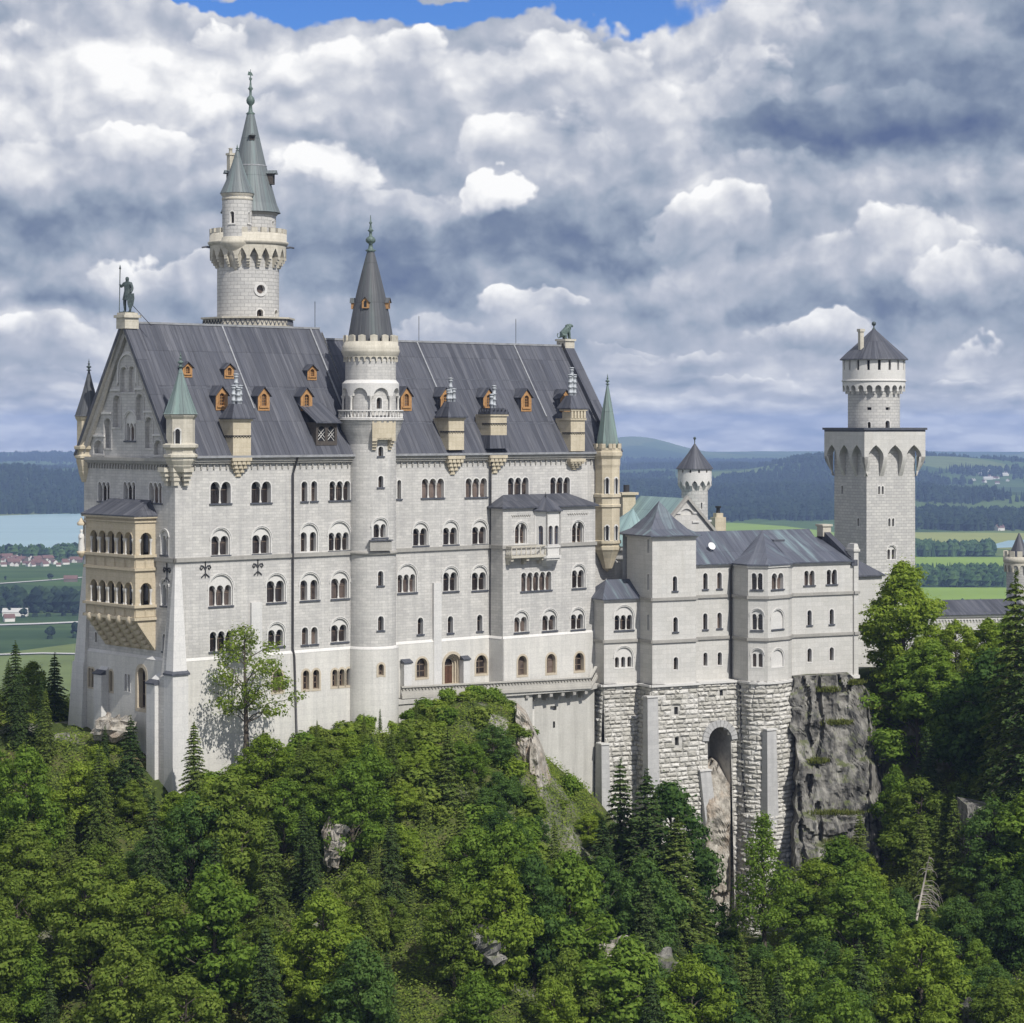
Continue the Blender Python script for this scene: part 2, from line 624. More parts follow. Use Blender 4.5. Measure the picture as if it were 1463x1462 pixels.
def loop_ribbon(mb, surf, L, d0, d1, m=0, closed=True, L2=None):
    """side faces between loop L at depth d0 and (L or L2) at depth d1"""
    L2 = L2 or L
    n = len(L)
    for i in range(n if closed else n - 1):
        j = (i + 1) % n
        mb.face([surf(*L[i], d0), surf(*L[j], d0), surf(*L2[j], d1), surf(*L2[i], d1)], m)


class Wall:
    def __init__(self, surf, outer):
        self.surf = surf; self.outer = outer; self.holes = []; self.wins = []

    def build(self, name, mat, parent, d=0.0):
        mb = MB()
        cut_sheet(mb, self.surf, self.outer, self.holes, 0, d)
        self.obj = mb.build(name, mat, parent)
        return self.obj

    def box(self, x0, x1, yt, ys):
        s = self.surf
        a0, a1 = s.A(x0), s.A(x1)
        xm = (x0 + x1) / 2
        return a0, a1, s.B(xm, ys), s.B(xm, yt)


def window(wall, parent, box, n=1, arch=None, cols=True, trim=None, glass=None, sill=True, depth=0.5, surround=0.14,
           grid=False, pointed=False, name='window', sillmat=None, seg=8, blind=False, gap=None, stone=None):
    """one window: opening cut through the wall, reveal, surround, colonnettes, glass, sill.
    box = (x0, x1, ytop, ysill) in photo pixels (or a tuple of 4 wall metres when box[4] is True)"""
    s = wall.surf
    if len(box) == 5:
        a0, a1, b0, b1 = box[:4]
    else:
        a0, a1, b0, b1 = wall.box(*box)
    trim = trim or M['trim']; glass = glass or M['glass']; sillmat = sillmat or M['lead']
    xm = (a0 + a1) / 2
    mb = MB()
    W_ = a1 - a0
    g = gap if gap is not None else (0.2 if cols else 0.42)
    if n > 1 and W_ < (n - 1) * g * 2.2:
        g = W_ / (n * 2.4)
    d_in = 0.0
    if arch is not None:
        # blind arch over the lights: arch = crown row (photo) or height in metres when negative
        bt = b1 - arch if arch < 0 else s.B(s_px(wall, xm), arch)
        ea = 0.10
        A = arch_loop(a0 - ea, a1 + ea, b0, bt, 14)
        wall.holes.append(A)
        d_in = 0.16
        loop_ribbon(mb, s, A, 0.0, d_in)
        outer_for_surround = A
    if cols or n == 1:
        loops = [arch_loop(a0, a1, b0, b1, seg, pointed)] if n == 1 else [lights_loop(a0, a1, b0, b1, n, g, seg)]
    else:
        wl = (W_ - (n - 1) * g) / n
        loops = [arch_loop(a0 + k * (wl + g), a0 + k * (wl + g) + wl, b0, b1, seg, pointed) for k in range(n)]
    if arch is not None:
        # tympanum with the lights cut out (the lights reach the same foot: lift them 2 cm)
        loops = [[(p[0], p[1] + (0.02 if p[1] <= b0 + 1e-6 else 0)) for p in L] for L in loops]
        if not blind:
            cut_sheet(mb, s, outer_for_surround, loops, 0, d_in)
        else:
            cut_sheet(mb, s, outer_for_surround, [], 0, d_in)
    else:
        wall.holes.extend(loops)
    if surround:
        base = [outer_for_surround] if arch is not None else loops
        for L in base:
            Lo = offset_loop(L, surround)
            loop_ribbon(mb, s, Lo, -0.03, -0.03, 0, True, L)
            loop_ribbon(mb, s, Lo, 0.0, -0.03)
            loop_ribbon(mb, s, L, -0.03, 0.0)
        if arch is not None:
            # hood mould over the arch
            H1 = offset_loop(outer_for_surround, surround)[2:]; H2 = offset_loop(outer_for_surround, surround + 0.10)[2:]
            loop_ribbon(mb, s, H2, -0.10, -0.10, 0, False, H1)
            loop_ribbon(mb, s, H2, 0.0, -0.10, 0, False)
            loop_ribbon(mb, s, H1, -0.10, 0.0, 0, False)
    if not blind:
        for L in loops:
            loop_ribbon(mb, s, L, d_in, depth + d_in)
    w = mb.build(name, stone or trim, parent)
    if not blind:
        pm = MB()
        for L in loops:
            e = offset_loop(L, 0.05)
            pm.face([s(*p, depth + d_in) for p in e], 0)
        if True:
            f = depth + d_in - 0.05
            for L in loops:
                la0 = min(p[0] for p in L); la1 = max(p[0] for p in L); lb0 = min(p[1] for p in L); lb1 = max(p[1] for p in L)
                t = 0.045 if grid else 0.028
                cx_ = (la0 + la1) / 2
                bars = [(cx_ - t, cx_ + t, lb0, lb1)] + [(la0, la1, lb0 + (lb1 - lb0) * q - t, lb0 + (lb1 - lb0) * q + t) for q in ((0.03, 0.33, 0.66) if grid else (0.62,))]
                if grid: bars += [(la0, la0 + 0.08, lb0, lb1), (la1 - 0.08, la1, lb0, lb1)]
                for x0, x1, y0, y1 in bars:
                    pm.face([s(x0, y0, f), s(x1, y0, f), s(x1, y1, f), s(x0, y1, f)], 1)
        pm.build('pane', [glass, M['frame_wood']], w)
        if cols and n > 1:
            wl = (W_ - (n - 1) * g) / n
            sp = b1 - wl / 2
            for k in range(n - 1):
                a = a0 + (k + 1) * wl + k * g + g / 2
                c = s(a, 0, d_in + 0.16)
                r = min(0.085, g * 0.45)
                cm = MB()
                h = sp - b0
                cm.lathe(c[0], c[1], [(r * 1.7, b0), (r * 1.7, b0 + .07 * h), (r * 1.15, b0 + .12 * h), (r, b0 + .2 * h), (r * .92, b0 + .76 * h),
                                      (r * 1.2, b0 + .82 * h), (r * 1.9, b0 + .93 * h), (r * 1.9, sp)], 8)
                # impost block carrying the arch foot
                i0, i1 = a - g / 2 - 0.01, a + g / 2 + 0.01
                for (x0, x1, y0, y1, q0, q1) in ((i0, i1, sp - 0.06, sp + 0.05, d_in - 0.02, d_in + 0.34),):
                    P = [s(x0, y0, q0), s(x1, y0, q0), s(x1, y0, q1), s(x0, y0, q1), s(x0, y1, q0), s(x1, y1, q0), s(x1, y1, q1), s(x0, y1, q1)]
                    cm.mesh(P, [(0, 3, 2, 1), (4, 5, 6, 7), (0, 1, 5, 4), (1, 2, 6, 5), (2, 3, 7, 6), (3, 0, 4, 7)])
                cm.build('column', M['column'], w)
    if sill:
        sm = MB()
        e = 0.16 if arch is None else 0.2
        x0, x1, y0, y1, q0, q1 = a0 - e, a1 + e, b0 - 0.15, b0 + 0.012, -0.13, depth * 0.6
        P = [s(x0, y0, q0), s(x1, y0, q0), s(x1, y0, q1), s(x0, y0, q1), s(x0, y1, q0), s(x1, y1, q0), s(x1, y1, q1), s(x0, y1, q1)]
        sm.mesh(P, [(0, 3, 2, 1), (4, 5, 6, 7), (0, 1, 5, 4), (1, 2, 6, 5), (2, 3, 7, 6), (3, 0, 4, 7)])
        sm.build('sill', sillmat, w)
    return w


def s_px(wall, a):
    """photo column of wall coordinate a"""
    p = wall.surf(a, 0)
    x, y = wall.surf.fr.w(p[0], p[1])
    return CX + F * x / y


def band(mb, surf, a0, a1, b0, b1, d0, d1, m=0, ends=True, seg=1):
    """a string course / ledge: box on a wall surface from depth d0 (outer, negative) to d1"""
    for i in range(seg):
        x0 = a0 + (a1 - a0) * i / seg; x1 = a0 + (a1 - a0) * (i + 1) / seg
        P = [surf(x0, b0, d0), surf(x1, b0, d0), surf(x1, b0, d1), surf(x0, b0, d1), surf(x0, b1, d0), surf(x1, b1, d0), surf(x1, b1, d1), surf(x0, b1, d1)]
        fs = [(0, 3, 2, 1), (4, 5, 6, 7), (0, 1, 5, 4), (2, 3, 7, 6)]
        if ends or i == 0: fs.append((3, 0, 4, 7))
        if ends or i == seg - 1: fs.append((1, 2, 6, 5))
        mb.mesh(P, fs, m)


def frieze(mb, surf, a0, a1, b0, b1, d=0.22, pitch=0.95, m=0, pointed=False, seg=6):
    """row of little corbel arches under a cornice, b1 top, b0 foot of the corbels"""
    n = max(1, int(round(abs(a1 - a0) / pitch)))
    p = (a1 - a0) / n
    r = p * 0.40
    top = []
    L = [(a1, b1), (a0, b1)]
    sp = b0 + (b1 - b0) * 0.38
    for k in range(n):
        x0 = a0 + k * p
        L.append((x0, b0)); L.append((x0 + p / 2 - r, b0))
        for i in range(seg + 1):
            t = PI - PI * i / seg
            L.append((x0 + p / 2 + r * math.cos(t), sp + (b1 - b0) * 0.38 * (math.sin(t) ** (1.6 if pointed else 1))))
        L.append((x0 + p / 2 + r, b0))
    L.append((a1, b0))
    cut_sheet(mb, surf, L, [], m, -d)
    loop_ribbon(mb, surf, L, -d, 0.0, m)


# ================================================================== materials
M = {}


def new_mat(name):
    m = bpy.data.materials.new(name)
    m.use_nodes = True
    t = NT(m.node_tree)
    out = t.n('ShaderNodeOutputMaterial')
    b = t.n('ShaderNodeBsdfPrincipled')
    t.l(b.outputs[0], out.inputs[0])
    b.inputs['Specular IOR Level'].default_value = 0.3
    M[name] = m
    return m, t, b


def bump(t, b, height, strength, dist):
    nd = t.n('ShaderNodeBump')
    nd.inputs['Strength'].default_value = strength
    nd.inputs['Distance'].default_value = dist
    t.l(height, nd.inputs['Height'])
    t.l(nd.outputs[0], b.inputs['Normal'])


def scaled(t, vec, sx, sy, sz=1.0):
    nd = t.n('ShaderNodeMapping')
    t.l(vec, nd.inputs['Vector'])
    nd.inputs['Scale'].default_value = (sx, sy, sz)
    return nd.outputs[0]


def stone(name, c1, c2, mortar, bw, bh, msize=0.012, rough=0.85, grime=0.5, bump_s=0.4, streak=0.5, grime_col=(0.2, 0.2, 0.2), scale_noise=0.25, contrast=1.0):
    """coursed masonry with tonal variation, weather stains that run down the face and dirt patches"""
    c1, c2, mortar, grime_col = (tuple(q * .88 for q in c) for c in (c1, c2, mortar, grime_col))
    m, t, b = new_mat(name)
    uv = t.n('ShaderNodeTexCoord')
    u = uv.outputs['UV']
    br = t.n('ShaderNodeTexBrick')
    t.l(u, br.inputs['Vector'])
    br.offset = 0.5
    br.inputs['Color1'].default_value = (*c1, 1)
    br.inputs['Color2'].default_value = (*c2, 1)
    br.inputs['Mortar'].default_value = (*mortar, 1)
    br.inputs['Scale'].default_value = 1.0
    br.inputs['Mortar Size'].default_value = msize
    br.inputs['Mortar Smooth'].default_value = 0.4
    br.inputs['Bias'].default_value = 0.0
    br.inputs['Brick Width'].default_value = bw
    br.inputs['Row Height'].default_value = bh
    big = t.noise(u, scale_noise, 6.0, 0.62)
    col = t.mix(t.rng(big, 0.40, 0.70, 0.0, 0.55 * grime), br.outputs['Color'], grime_col)
    st = t.noise(scaled(t, u, 1.3, 0.07), 1.0, 5.0, 0.65)
    col = t.mix(t.rng(st, 0.47, 0.68, 0.0, 0.55 * streak), col, grime_col)
    lt = t.noise(scaled(t, u, 0.9, 0.10), 0.7, 4.0, 0.6)
    col = t.mix(t.rng(lt, 0.56, 0.74, 0.0, 0.30 * streak), col, tuple(min(1, q * 1.35) for q in c1))
    fine = t.noise(u, 5.0, 4.0, 0.65)
    col = t.mix(1.0, col, t.ramp(fine, [(0.25, 1 - 0.16 * contrast), (0.75, 1 + 0.06 * contrast)]), 'MULTIPLY')
    t.l(col, b.inputs['Base Color'])
    b.inputs['Roughness'].default_value = rough
    h = t.m('SUBTRACT', t.m('MULTIPLY', fine, 0.5), br.outputs['Fac'])
    bump(t, b, h, bump_s, 0.03)
    return m


def metal_roof(name, c1, c2, patina=None, pat_amt=0.0, seam=0.62, rough=0.5, streak_c=(0.42, 0.42, 0.45), streak=0.35):
    """standing-seam sheet roof: sheets differ in tone, seams and cross joints, runs down the slope"""
    m, t, b = new_mat(name)
    tc = t.n('ShaderNodeTexCoord')
    u = tc.outputs['UV']
    br = t.n('ShaderNodeTexBrick')
    t.l(u, br.inputs['Vector'])
    br.offset = 0.0
    br.inputs['Scale'].default_value = 1.0
    br.inputs['Color1'].default_value = (*c1, 1); br.inputs['Color2'].default_value = (*c2, 1)
    br.inputs['Mortar'].default_value = (*(q * 0.55 for q in c1), 1)
    br.inputs['Mortar Size'].default_value = 0.025
    br.inputs['Mortar Smooth'].default_value = 0.3
    br.inputs['Brick Width'].default_value = seam
    br.inputs['Row Height'].default_value = 4.5
    st = t.noise(scaled(t, u, 2.2, 0.10), 1.0, 5.0, 0.68)
    st2 = t.noise(scaled(t, u, 0.55, 0.05), 1.0, 4.0, 0.6)
    col = t.mix(t.rng(st, 0.50, 0.78, 0.0, streak), br.outputs['Color'], streak_c)
    col = t.mix(t.rng(st2, 0.48, 0.72, 0.0, streak * 0.6), col, tuple(q * 1.9 for q in c1))
    dk = t.noise(scaled(t, u, 1.6, 0.16), 1.3, 4.0, 0.6)
    col = t.mix(t.rng(dk, 0.52, 0.78, 0.0, 0.55), col, tuple(q * 0.5 for q in c1))
    if patina:
        pn = t.noise(scaled(t, u, 0.8, 0.08), 1.0, 5.0, 0.6)
        col = t.mix(t.rng(pn, 0.62 - 0.35 * pat_amt, 0.80 - 0.2 * pat_amt, 0.0, 0.85), col, patina)
    t.l(col, b.inputs['Base Color'])
    b.inputs['Metallic'].default_value = 0.0
    b.inputs['Roughness'].default_value = rough
    b.inputs['Specular IOR Level'].default_value = 0.35
    bump(t, b, br.outputs['Fac'], 0.5, 0.05)
    return m


def plain(name, c, rough=0.6, metal=0.0, var=0.2, scale=2.0, spec=0.3):
    m, t, b = new_mat(name)
    tc = t.n('ShaderNodeTexCoord')
    nz = t.noise(tc.outputs['Object'], scale, 5.0, 0.6)
    col = t.mix(1.0, c, t.ramp(nz, [(0.3, 1 - var), (0.7, 1 + var * 0.4)]), 'MULTIPLY')
    t.l(col, b.inputs['Base Color'])
    b.inputs['Roughness'].default_value = rough
    b.inputs['Metallic'].default_value = metal
    b.inputs['Specular IOR Level'].default_value = spec
    return m


stone('ashlar', (0.62, 0.60, 0.56), (0.505, 0.49, 0.46), (0.36, 0.355, 0.34), 0.85, 0.31, 0.018, grime=0.7, bump_s=0.35, streak=0.85, grime_col=(0.33, 0.325, 0.32))
stone('plinth', (0.66, 0.64, 0.59), (0.62, 0.60, 0.555), (0.50, 0.49, 0.46), 1.4, 0.6, 0.012, grime=0.45, bump_s=0.15, streak=0.7, grime_col=(0.36, 0.36, 0.35))
stone('tower_stone', (0.58, 0.565, 0.53), (0.47, 0.46, 0.44), (0.30, 0.295, 0.28), 0.85, 0.42, 0.03, grime=0.35, bump_s=0.5, streak=0.4, grime_col=(0.34, 0.33, 0.32))
stone('wing_stone', (0.60, 0.585, 0.55), (0.53, 0.52, 0.49), (0.42, 0.41, 0.39), 1.3, 0.55, 0.014, grime=0.55, bump_s=0.2, streak=0.6, grime_col=(0.42, 0.40, 0.35))
stone('sandstone', (0.60, 0.53, 0.40), (0.54, 0.475, 0.35), (0.44, 0.36, 0.24), 1.0, 0.5, 0.012, grime=0.8, bump_s=0.2, streak=0.8, grime_col=(0.34, 0.29, 0.21))
stone('loggia_stone', (0.56, 0.48, 0.355), (0.51, 0.44, 0.315), (0.42, 0.34, 0.22), 1.0, 0.5, 0.012, grime=0.4, bump_s=0.2, streak=0.6, grime_col=(0.36, 0.31, 0.23))
stone('turret_stone', (0.60, 0.56, 0.47), (0.54, 0.505, 0.42), (0.42, 0.38, 0.30), 0.9, 0.45, 0.014, grime=0.8, bump_s=0.2, streak=0.8, grime_col=(0.34, 0.31, 0.25))
stone('trim', (0.66, 0.645, 0.61), (0.62, 0.605, 0.575), (0.5, 0.49, 0.47), 0.8, 0.6, 0.006, grime=0.25, bump_s=0.1, streak=0.3, grime_col=(0.45, 0.44, 0.42))
stone('trim_beige', (0.54, 0.47, 0.36), (0.50, 0.435, 0.33), (0.4, 0.34, 0.27), 0.8, 0.6, 0.006, grime=0.3, bump_s=0.1, streak=0.3, grime_col=(0.36, 0.31, 0.25))
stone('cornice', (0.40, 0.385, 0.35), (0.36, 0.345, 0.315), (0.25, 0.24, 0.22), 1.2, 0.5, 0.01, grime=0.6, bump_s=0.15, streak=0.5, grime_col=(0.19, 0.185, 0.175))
stone('buttress', (0.66, 0.645, 0.615), (0.61, 0.60, 0.575), (0.46, 0.46, 0.45), 1.1, 0.75, 0.012, grime=0.3, bump_s=0.15, streak=0.6, grime_col=(0.42, 0.42, 0.42))
stone('grey_ashlar', (0.50, 0.495, 0.48), (0.44, 0.435, 0.425), (0.36, 0.355, 0.35), 0.9, 0.55, 0.014, grime=0.4, bump_s=0.15, streak=0.8, grime_col=(0.3, 0.3, 0.3))
stone('column', (0.62, 0.60, 0.56), (0.60, 0.58, 0.54), (0.55, 0.53, 0.5), 2, 2, 0.001, grime=0.3, bump_s=0.05, streak=0.3, grime_col=(0.42, 0.4, 0.37))
stone('concrete', (0.55, 0.535, 0.49), (0.53, 0.515, 0.475), (0.46, 0.45, 0.42), 3.0, 1.2, 0.01, grime=0.7, bump_s=0.15, streak=1.0, grime_col=(0.33, 0.32, 0.29))
# quarry-faced blocks: colour per block comes from each island
def rustic():
    m, t, b = new_mat('rustic')
    g = t.n('ShaderNodeNewGeometry')
    tc = t.n('ShaderNodeTexCoord')
    base = t.ramp(g.outputs['Random Per Island'], [(0.0, (0.40, 0.385, 0.34)), (0.5, (0.55, 0.53, 0.48)), (1.0, (0.65, 0.63, 0.585))])
    o = tc.outputs['Object']
    nz = t.noise(o, 2.6, 6.0, 0.68)
    col = t.mix(1.0, base, t.ramp(nz, [(0.28, 0.70), (0.7, 1.1)]), 'MULTIPLY')
    st = t.noise(scaled(t, o, 0.6, 0.6, 0.06), 1.0, 5.0, 0.65)
    col = t.mix(t.rng(st, 0.52, 0.78, 0.0, 0.6), col, (0.22, 0.215, 0.2))
    t.l(col, b.inputs['Base Color'])
    b.inputs['Roughness'].default_value = 0.9
    n2 = t.noise(o, 4.5, 5.0, 0.7)
    bump(t, b, n2, 0.9, 0.22)
rustic()
plain('joint', (0.44, 0.425, 0.39), 0.9, var=0.3)
metal_roof('roof_lead', (0.042, 0.045, 0.057), (0.074, 0.077, 0.091), seam=0.62, rough=0.55, streak_c=(0.20, 0.20, 0.215), streak=0.55)
metal_roof('wing_roof', (0.064, 0.070, 0.090), (0.082, 0.088, 0.110), patina=(0.20, 0.28, 0.29), pat_amt=0.22, seam=0.6, rough=0.5, streak_c=(0.19, 0.205, 0.22), streak=0.4)
metal_roof('copper_roof', (0.17, 0.245, 0.25), (0.20, 0.28, 0.28), patina=(0.30, 0.42, 0.40), pat_amt=0.55, seam=0.6, rough=0.55, streak_c=(0.34, 0.44, 0.42), streak=0.4)
metal_roof('spire_dark', (0.060, 0.064, 0.070), (0.078, 0.080, 0.086), patina=(0.10, 0.125, 0.12), pat_amt=0.30, seam=0.42, rough=0.55, streak_c=(0.16, 0.165, 0.165), streak=0.4)
metal_roof('spire_green', (0.12, 0.155, 0.15), (0.14, 0.175, 0.165), patina=(0.20, 0.29, 0.26), pat_amt=0.5, seam=0.42, rough=0.55, streak_c=(0.22, 0.28, 0.25), streak=0.4)
metal_roof('spire_grey', (0.105, 0.12, 0.125), (0.125, 0.14, 0.142), patina=(0.16, 0.215, 0.21), pat_amt=0.4, seam=0.42, rough=0.55, streak_c=(0.2, 0.22, 0.215), streak=0.4)
stone('parapet_stone', (0.50, 0.48, 0.43), (0.46, 0.44, 0.395), (0.36, 0.34, 0.3), 1.4, 0.5, 0.01, grime=0.6, bump_s=0.15, streak=0.6, grime_col=(0.28, 0.27, 0.25))
plain('lead', (0.075, 0.08, 0.095), 0.55, var=0.35)
plain('lead_light', (0.25, 0.255, 0.265), 0.5, var=0.3)
plain('iron', (0.035, 0.036, 0.04), 0.55, var=0.3)
plain('pipe', (0.05, 0.048, 0.05), 0.5, var=0.3)
plain('bronze_green', (0.10, 0.14, 0.125), 0.55, var=0.45, scale=6)
plain('bronze_dark', (0.065, 0.085, 0.085), 0.5, var=0.5, scale=6)
plain('wood_orange', (0.37, 0.205, 0.085), 0.65, var=0.3, scale=4)
plain('wood_dark', (0.07, 0.06, 0.052), 0.7, var=0.35, scale=4)
plain('frame_wood', (0.16, 0.12, 0.09), 0.6, var=0.2)
plain('door_wood', (0.10, 0.05, 0.03), 0.6, var=0.3, scale=3)
plain('pot_metal', (0.36, 0.38, 0.40), 0.45, var=0.3, scale=4)
plain('white_paint', (0.72, 0.72, 0.70), 0.5, var=0.1)
plain('brick_red', (0.28, 0.15, 0.10), 0.8, var=0.3)


def glassy(name, c, rough, var):
    m, t, b = new_mat(name)
    g = t.n('ShaderNodeObjectInfo')
    tc = t.n('ShaderNodeTexCoord')
    nz = t.noise(tc.outputs['Object'], 0.9, 3.0, 0.5)
    f = t.m('ADD', t.m('MULTIPLY', g.outputs['Random'], 0.6), t.m('MULTIPLY', nz, 0.5))
    col = t.ramp(f, [(0.2, tuple(q * 0.5 for q in c)), (0.6, c), (0.9, var)])
    t.l(col, b.inputs['Base Color'])
    b.inputs['Roughness'].default_value = rough
    b.inputs['Specular IOR Level'].default_value = 0.5
glassy('glass', (0.028, 0.022, 0.02), 0.12, (0.17, 0.13, 0.11))
glassy('glass_blue', (0.05, 0.055, 0.075), 0.1, (0.10, 0.10, 0.13))
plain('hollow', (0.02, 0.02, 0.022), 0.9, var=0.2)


# ================================================================== numpy noise for the land
def vnoise(x, y, seed=0):
    xi = np.floor(x).astype(np.int64); yi = np.floor(y).astype(np.int64)
    fx = x - xi; fy = y - yi
    def h(a, b):
        n = (a * 374761393 + b * 668265263 + seed * 982451653) & 0xFFFFFFFF
        n = ((n ^ (n >> 13)) * 1274126177) & 0xFFFFFFFF
        return ((n ^ (n >> 16)) & 0xFFFF) / 65535.0
    u = fx * fx * (3 - 2 * fx); v = fy * fy * (3 - 2 * fy)
    return (h(xi, yi) * (1 - u) + h(xi + 1, yi) * u) * (1 - v) + (h(xi, yi + 1) * (1 - u) + h(xi + 1, yi + 1) * u) * v


def fbm(x, y, oct_=4, seed=0, gain=0.5):
    s = 0; a = 1; t = 0
    for i in range(oct_):
        s = s + a * vnoise(x * 2 ** i, y * 2 ** i, seed + i); t += a; a *= gain
    return s / t


PLAIN = -200.0
rng = np.random.default_rng(11)
# hills: bearing in photo columns, distance, height above the plain, half width across and in depth
HILLS = [(40, 6700, 62, 170, 700), (-160, 7200, 80, 220, 1000), (150, 8200, 50, 160, 900), (60, 13500, 46, 130, 1500), (-120, 13500, 40, 100, 1300),
         (905, 15500, 104, 80, 1600), (820, 15500, 60, 120, 1300), (1010, 15500, 16, 120, 1300),
         (1180, 8200, 74, 130, 900), (1330, 9000, 66, 200, 1000), (1060, 8600, 30, 110, 900), (1480, 8600, 40, 200, 800), (960, 9500, 22, 160, 1000),
         (1130, 6500, 22, 150, 420), (1290, 6300, 26, 160, 420), (1460, 6200, 22, 170, 420), (1000, 6600, 16, 160, 420), (1200, 5350, 14, 120, 260), (900, 6900, 20, 120, 600)]


def land_h(x, y):
    d = np.maximum(y, 1.0)
    px = CX + F * x / d
    z = np.full_like(d, PLAIN)
    hm = np.zeros_like(d)
    for c, dist, h, sx, sy in HILLS:
        g = h * np.exp(-((px - c) / sx) ** 2 - ((d - dist) / sy) ** 2)
        hm = np.maximum(hm, g) + .25 * np.minimum(hm, g)
    z = z + hm * np.clip((d - np.where(px < 500, 5380, 4600)) / 400, 0, 1)
    z = z + 26 * (fbm(x / 900, y / 900, 4, 3) - .5) * np.clip((d - np.where(px < 500, 5650, 4700)) / 1200, 0, 1)
    return z


def forest_amount(x, y):
    """0..1 woodland cover used for planting and colour"""
    d = np.maximum(y, 1.0); px = CX + F * x / np.maximum(y, 1)
    f = fbm(x / 520 + 9, y / 900, 4, 21)
    hills = np.clip((d - 5600) / 500, 0, 1)
    dens = f + .08 * hills
    dens = dens + .16 * np.exp(-((px - 60) / 150) ** 2) * np.exp(-((d - 6300) / 700) ** 2)
    return dens


# ------------------------------------------------------------------ the plain and the hills as one sheet to the horizon
def build_plain():
    px = np.concatenate([np.linspace(-900, -80, 36), np.linspace(-60, 1520, 330), np.linspace(1545, 2400, 36)])
    ds = np.concatenate([np.geomspace(500, 2000, 16), np.geomspace(2060, 5200, 110), np.geomspace(5240, 17500, 170)])
    ang = np.arctan((px - CX) / F)
    A, D = np.meshgrid(ang, ds)
    X = D * np.tan(A); Y = D
    Z = land_h(X, Y)
    nx, nd = len(px), len(ds)
    vs = np.stack([X, Y, Z], -1).reshape(-1, 3)
    fs = []
    for j in range(nd - 1):
        for i in range(nx - 1):
            a = j * nx + i
            fs.append((a, a + 1, a + nx + 1, a + nx))
    # apron out to the sides, under the hill and behind the camera
    me = bpy.data.meshes.new('plain')
    me.from_pydata(vs.tolist(), [], fs)
    me.materials.append(M['fields'])
    me.polygons.foreach_set('use_smooth', [True] * len(fs))
    o = bpy.data.objects.new('plain', me); COL.objects.link(o)
    return tag(o, 'green farmland and wooded hills reaching to the horizon', None, None, 'structure')


def fields_material():
    m, t, b = new_mat('fields')
    g = t.n('ShaderNodeNewGeometry')
    p = g.outputs['Position']
    vor = t.n('ShaderNodeTexVoronoi', feature='F1')
    nz = t.noise(scaled(t, p, .0016, .0008, 0), 1.0, 3.0, .5)
    wv = t.n('ShaderNodeVectorMath', operation='ADD')
    t.l(scaled(t, p, .0022, .0011, 0), wv.inputs[0])
    t.l(t.xyz(t.m('MULTIPLY', nz, .8), t.m('MULTIPLY', nz, .5), 0), wv.inputs[1])
    t.l(wv.outputs[0], vor.inputs['Vector'])
    vor.inputs['Scale'].default_value = 1.0
    sc = t.n('ShaderNodeSeparateColor'); t.l(vor.outputs['Color'], sc.inputs[0])
    col = t.ramp(sc.outputs[0], [(0.0, (.036, .062, .028)), (.3, (.050, .086, .032)), (.55, (.072, .118, .038)), (.8, (.115, .155, .05)), (.95, (.15, .17, .065))])
    fine = t.noise(scaled(t, p, .02, .012, 0), 1.0, 5.0, .6)
    col = t.mix(1.0, col, t.ramp(fine, [(.3, .78), (.7, 1.12)]), 'MULTIPLY')
    mow = t.noise(scaled(t, p, .0009, .012, 0), 1.0, 3.0, .6)
    col = t.mix(t.rng(mow, .5, .7, 0, .45), col, (.135, .185, .06))  # field tones and mown strips also carry painted sun and cloud shade
    t.l(col, b.inputs['Base Color'])
    b.inputs['Roughness'].default_value = 1.0
    b.inputs['Specular IOR Level'].default_value = 0.0
fields_material()
plain_o = build_plain()

# ------------------------------------------------------------------ lake, river, roads
def water_material():
    m, t, b = new_mat('water')
    g = t.n('ShaderNodeNewGeometry')
    nz = t.noise(scaled(t, g.outputs['Position'], .002, .012, 0), 1.0, 4.0, .6)
    t.l(t.ramp(nz, [(.35, (.20, .32, .33)), (.65, (.26, .385, .40))]), b.inputs['Base Color'])
    b.inputs['Roughness'].default_value = .35
    b.inputs['Specular IOR Level'].default_value = .5
water_material()


def ground_poly(name, pts, mat, dz, label=None, kind='structure'):
    """pts: photo columns and distance"""
    m = MB()
    q = []
    for c, d in pts:
        a = math.atan((c - CX) / F)
        q.append((d * math.tan(a), d, PLAIN + dz))
    m.face(q)
    o = m.build(name, mat)
    return tag(o, label, None, None, kind)
lake_pts = [(-260, 3850), (-40, 3800), (30, 3840), (75, 3760), (130, 3720), (240, 3760), (360, 4000), (420, 4500), (330, 5100), (200, 5350), (120, 5420), (40, 5330), (-20, 5240), (-120, 5300), (-260, 5350)]
ground_poly('lake', lake_pts, M['water'], 1.2, 'pale turquoise lake behind the village')
ground_poly('river', [(1425, 3900), (1475, 3950), (1560, 4050), (1560, 4300), (1480, 4200), (1440, 4150), (1420, 4020)], M['water'], 1.0, 'pale water beyond the fields on the right')
plain('road_grey', (.42, .41, .38), .9, var=.1, scale=.01)


def road(pts, wd):
    m = MB()
    prev = None
    for i, (c, d) in enumerate(pts):
        a = math.atan((c - CX) / F)
        q = [((d + s) * math.tan(a), d + s, PLAIN + 1.0) for s in (-wd / 2, wd / 2)]
        if prev: m.face([prev[0], q[0], q[1], prev[1]])
        prev = q
    return tag(m.build('road', M['road_grey']), 'narrow pale country road across the fields', None, None, 'structure')
road([(-200, 2395), (-20, 2405), (60, 2425), (125, 2450), (260, 2500)], 16)
road([(-200, 2090), (0, 2100), (60, 2112), (125, 2105), (260, 2120)], 10)
road([(-200, 3010), (0, 3035), (60, 3090), (130, 3170), (260, 3260)], 14)

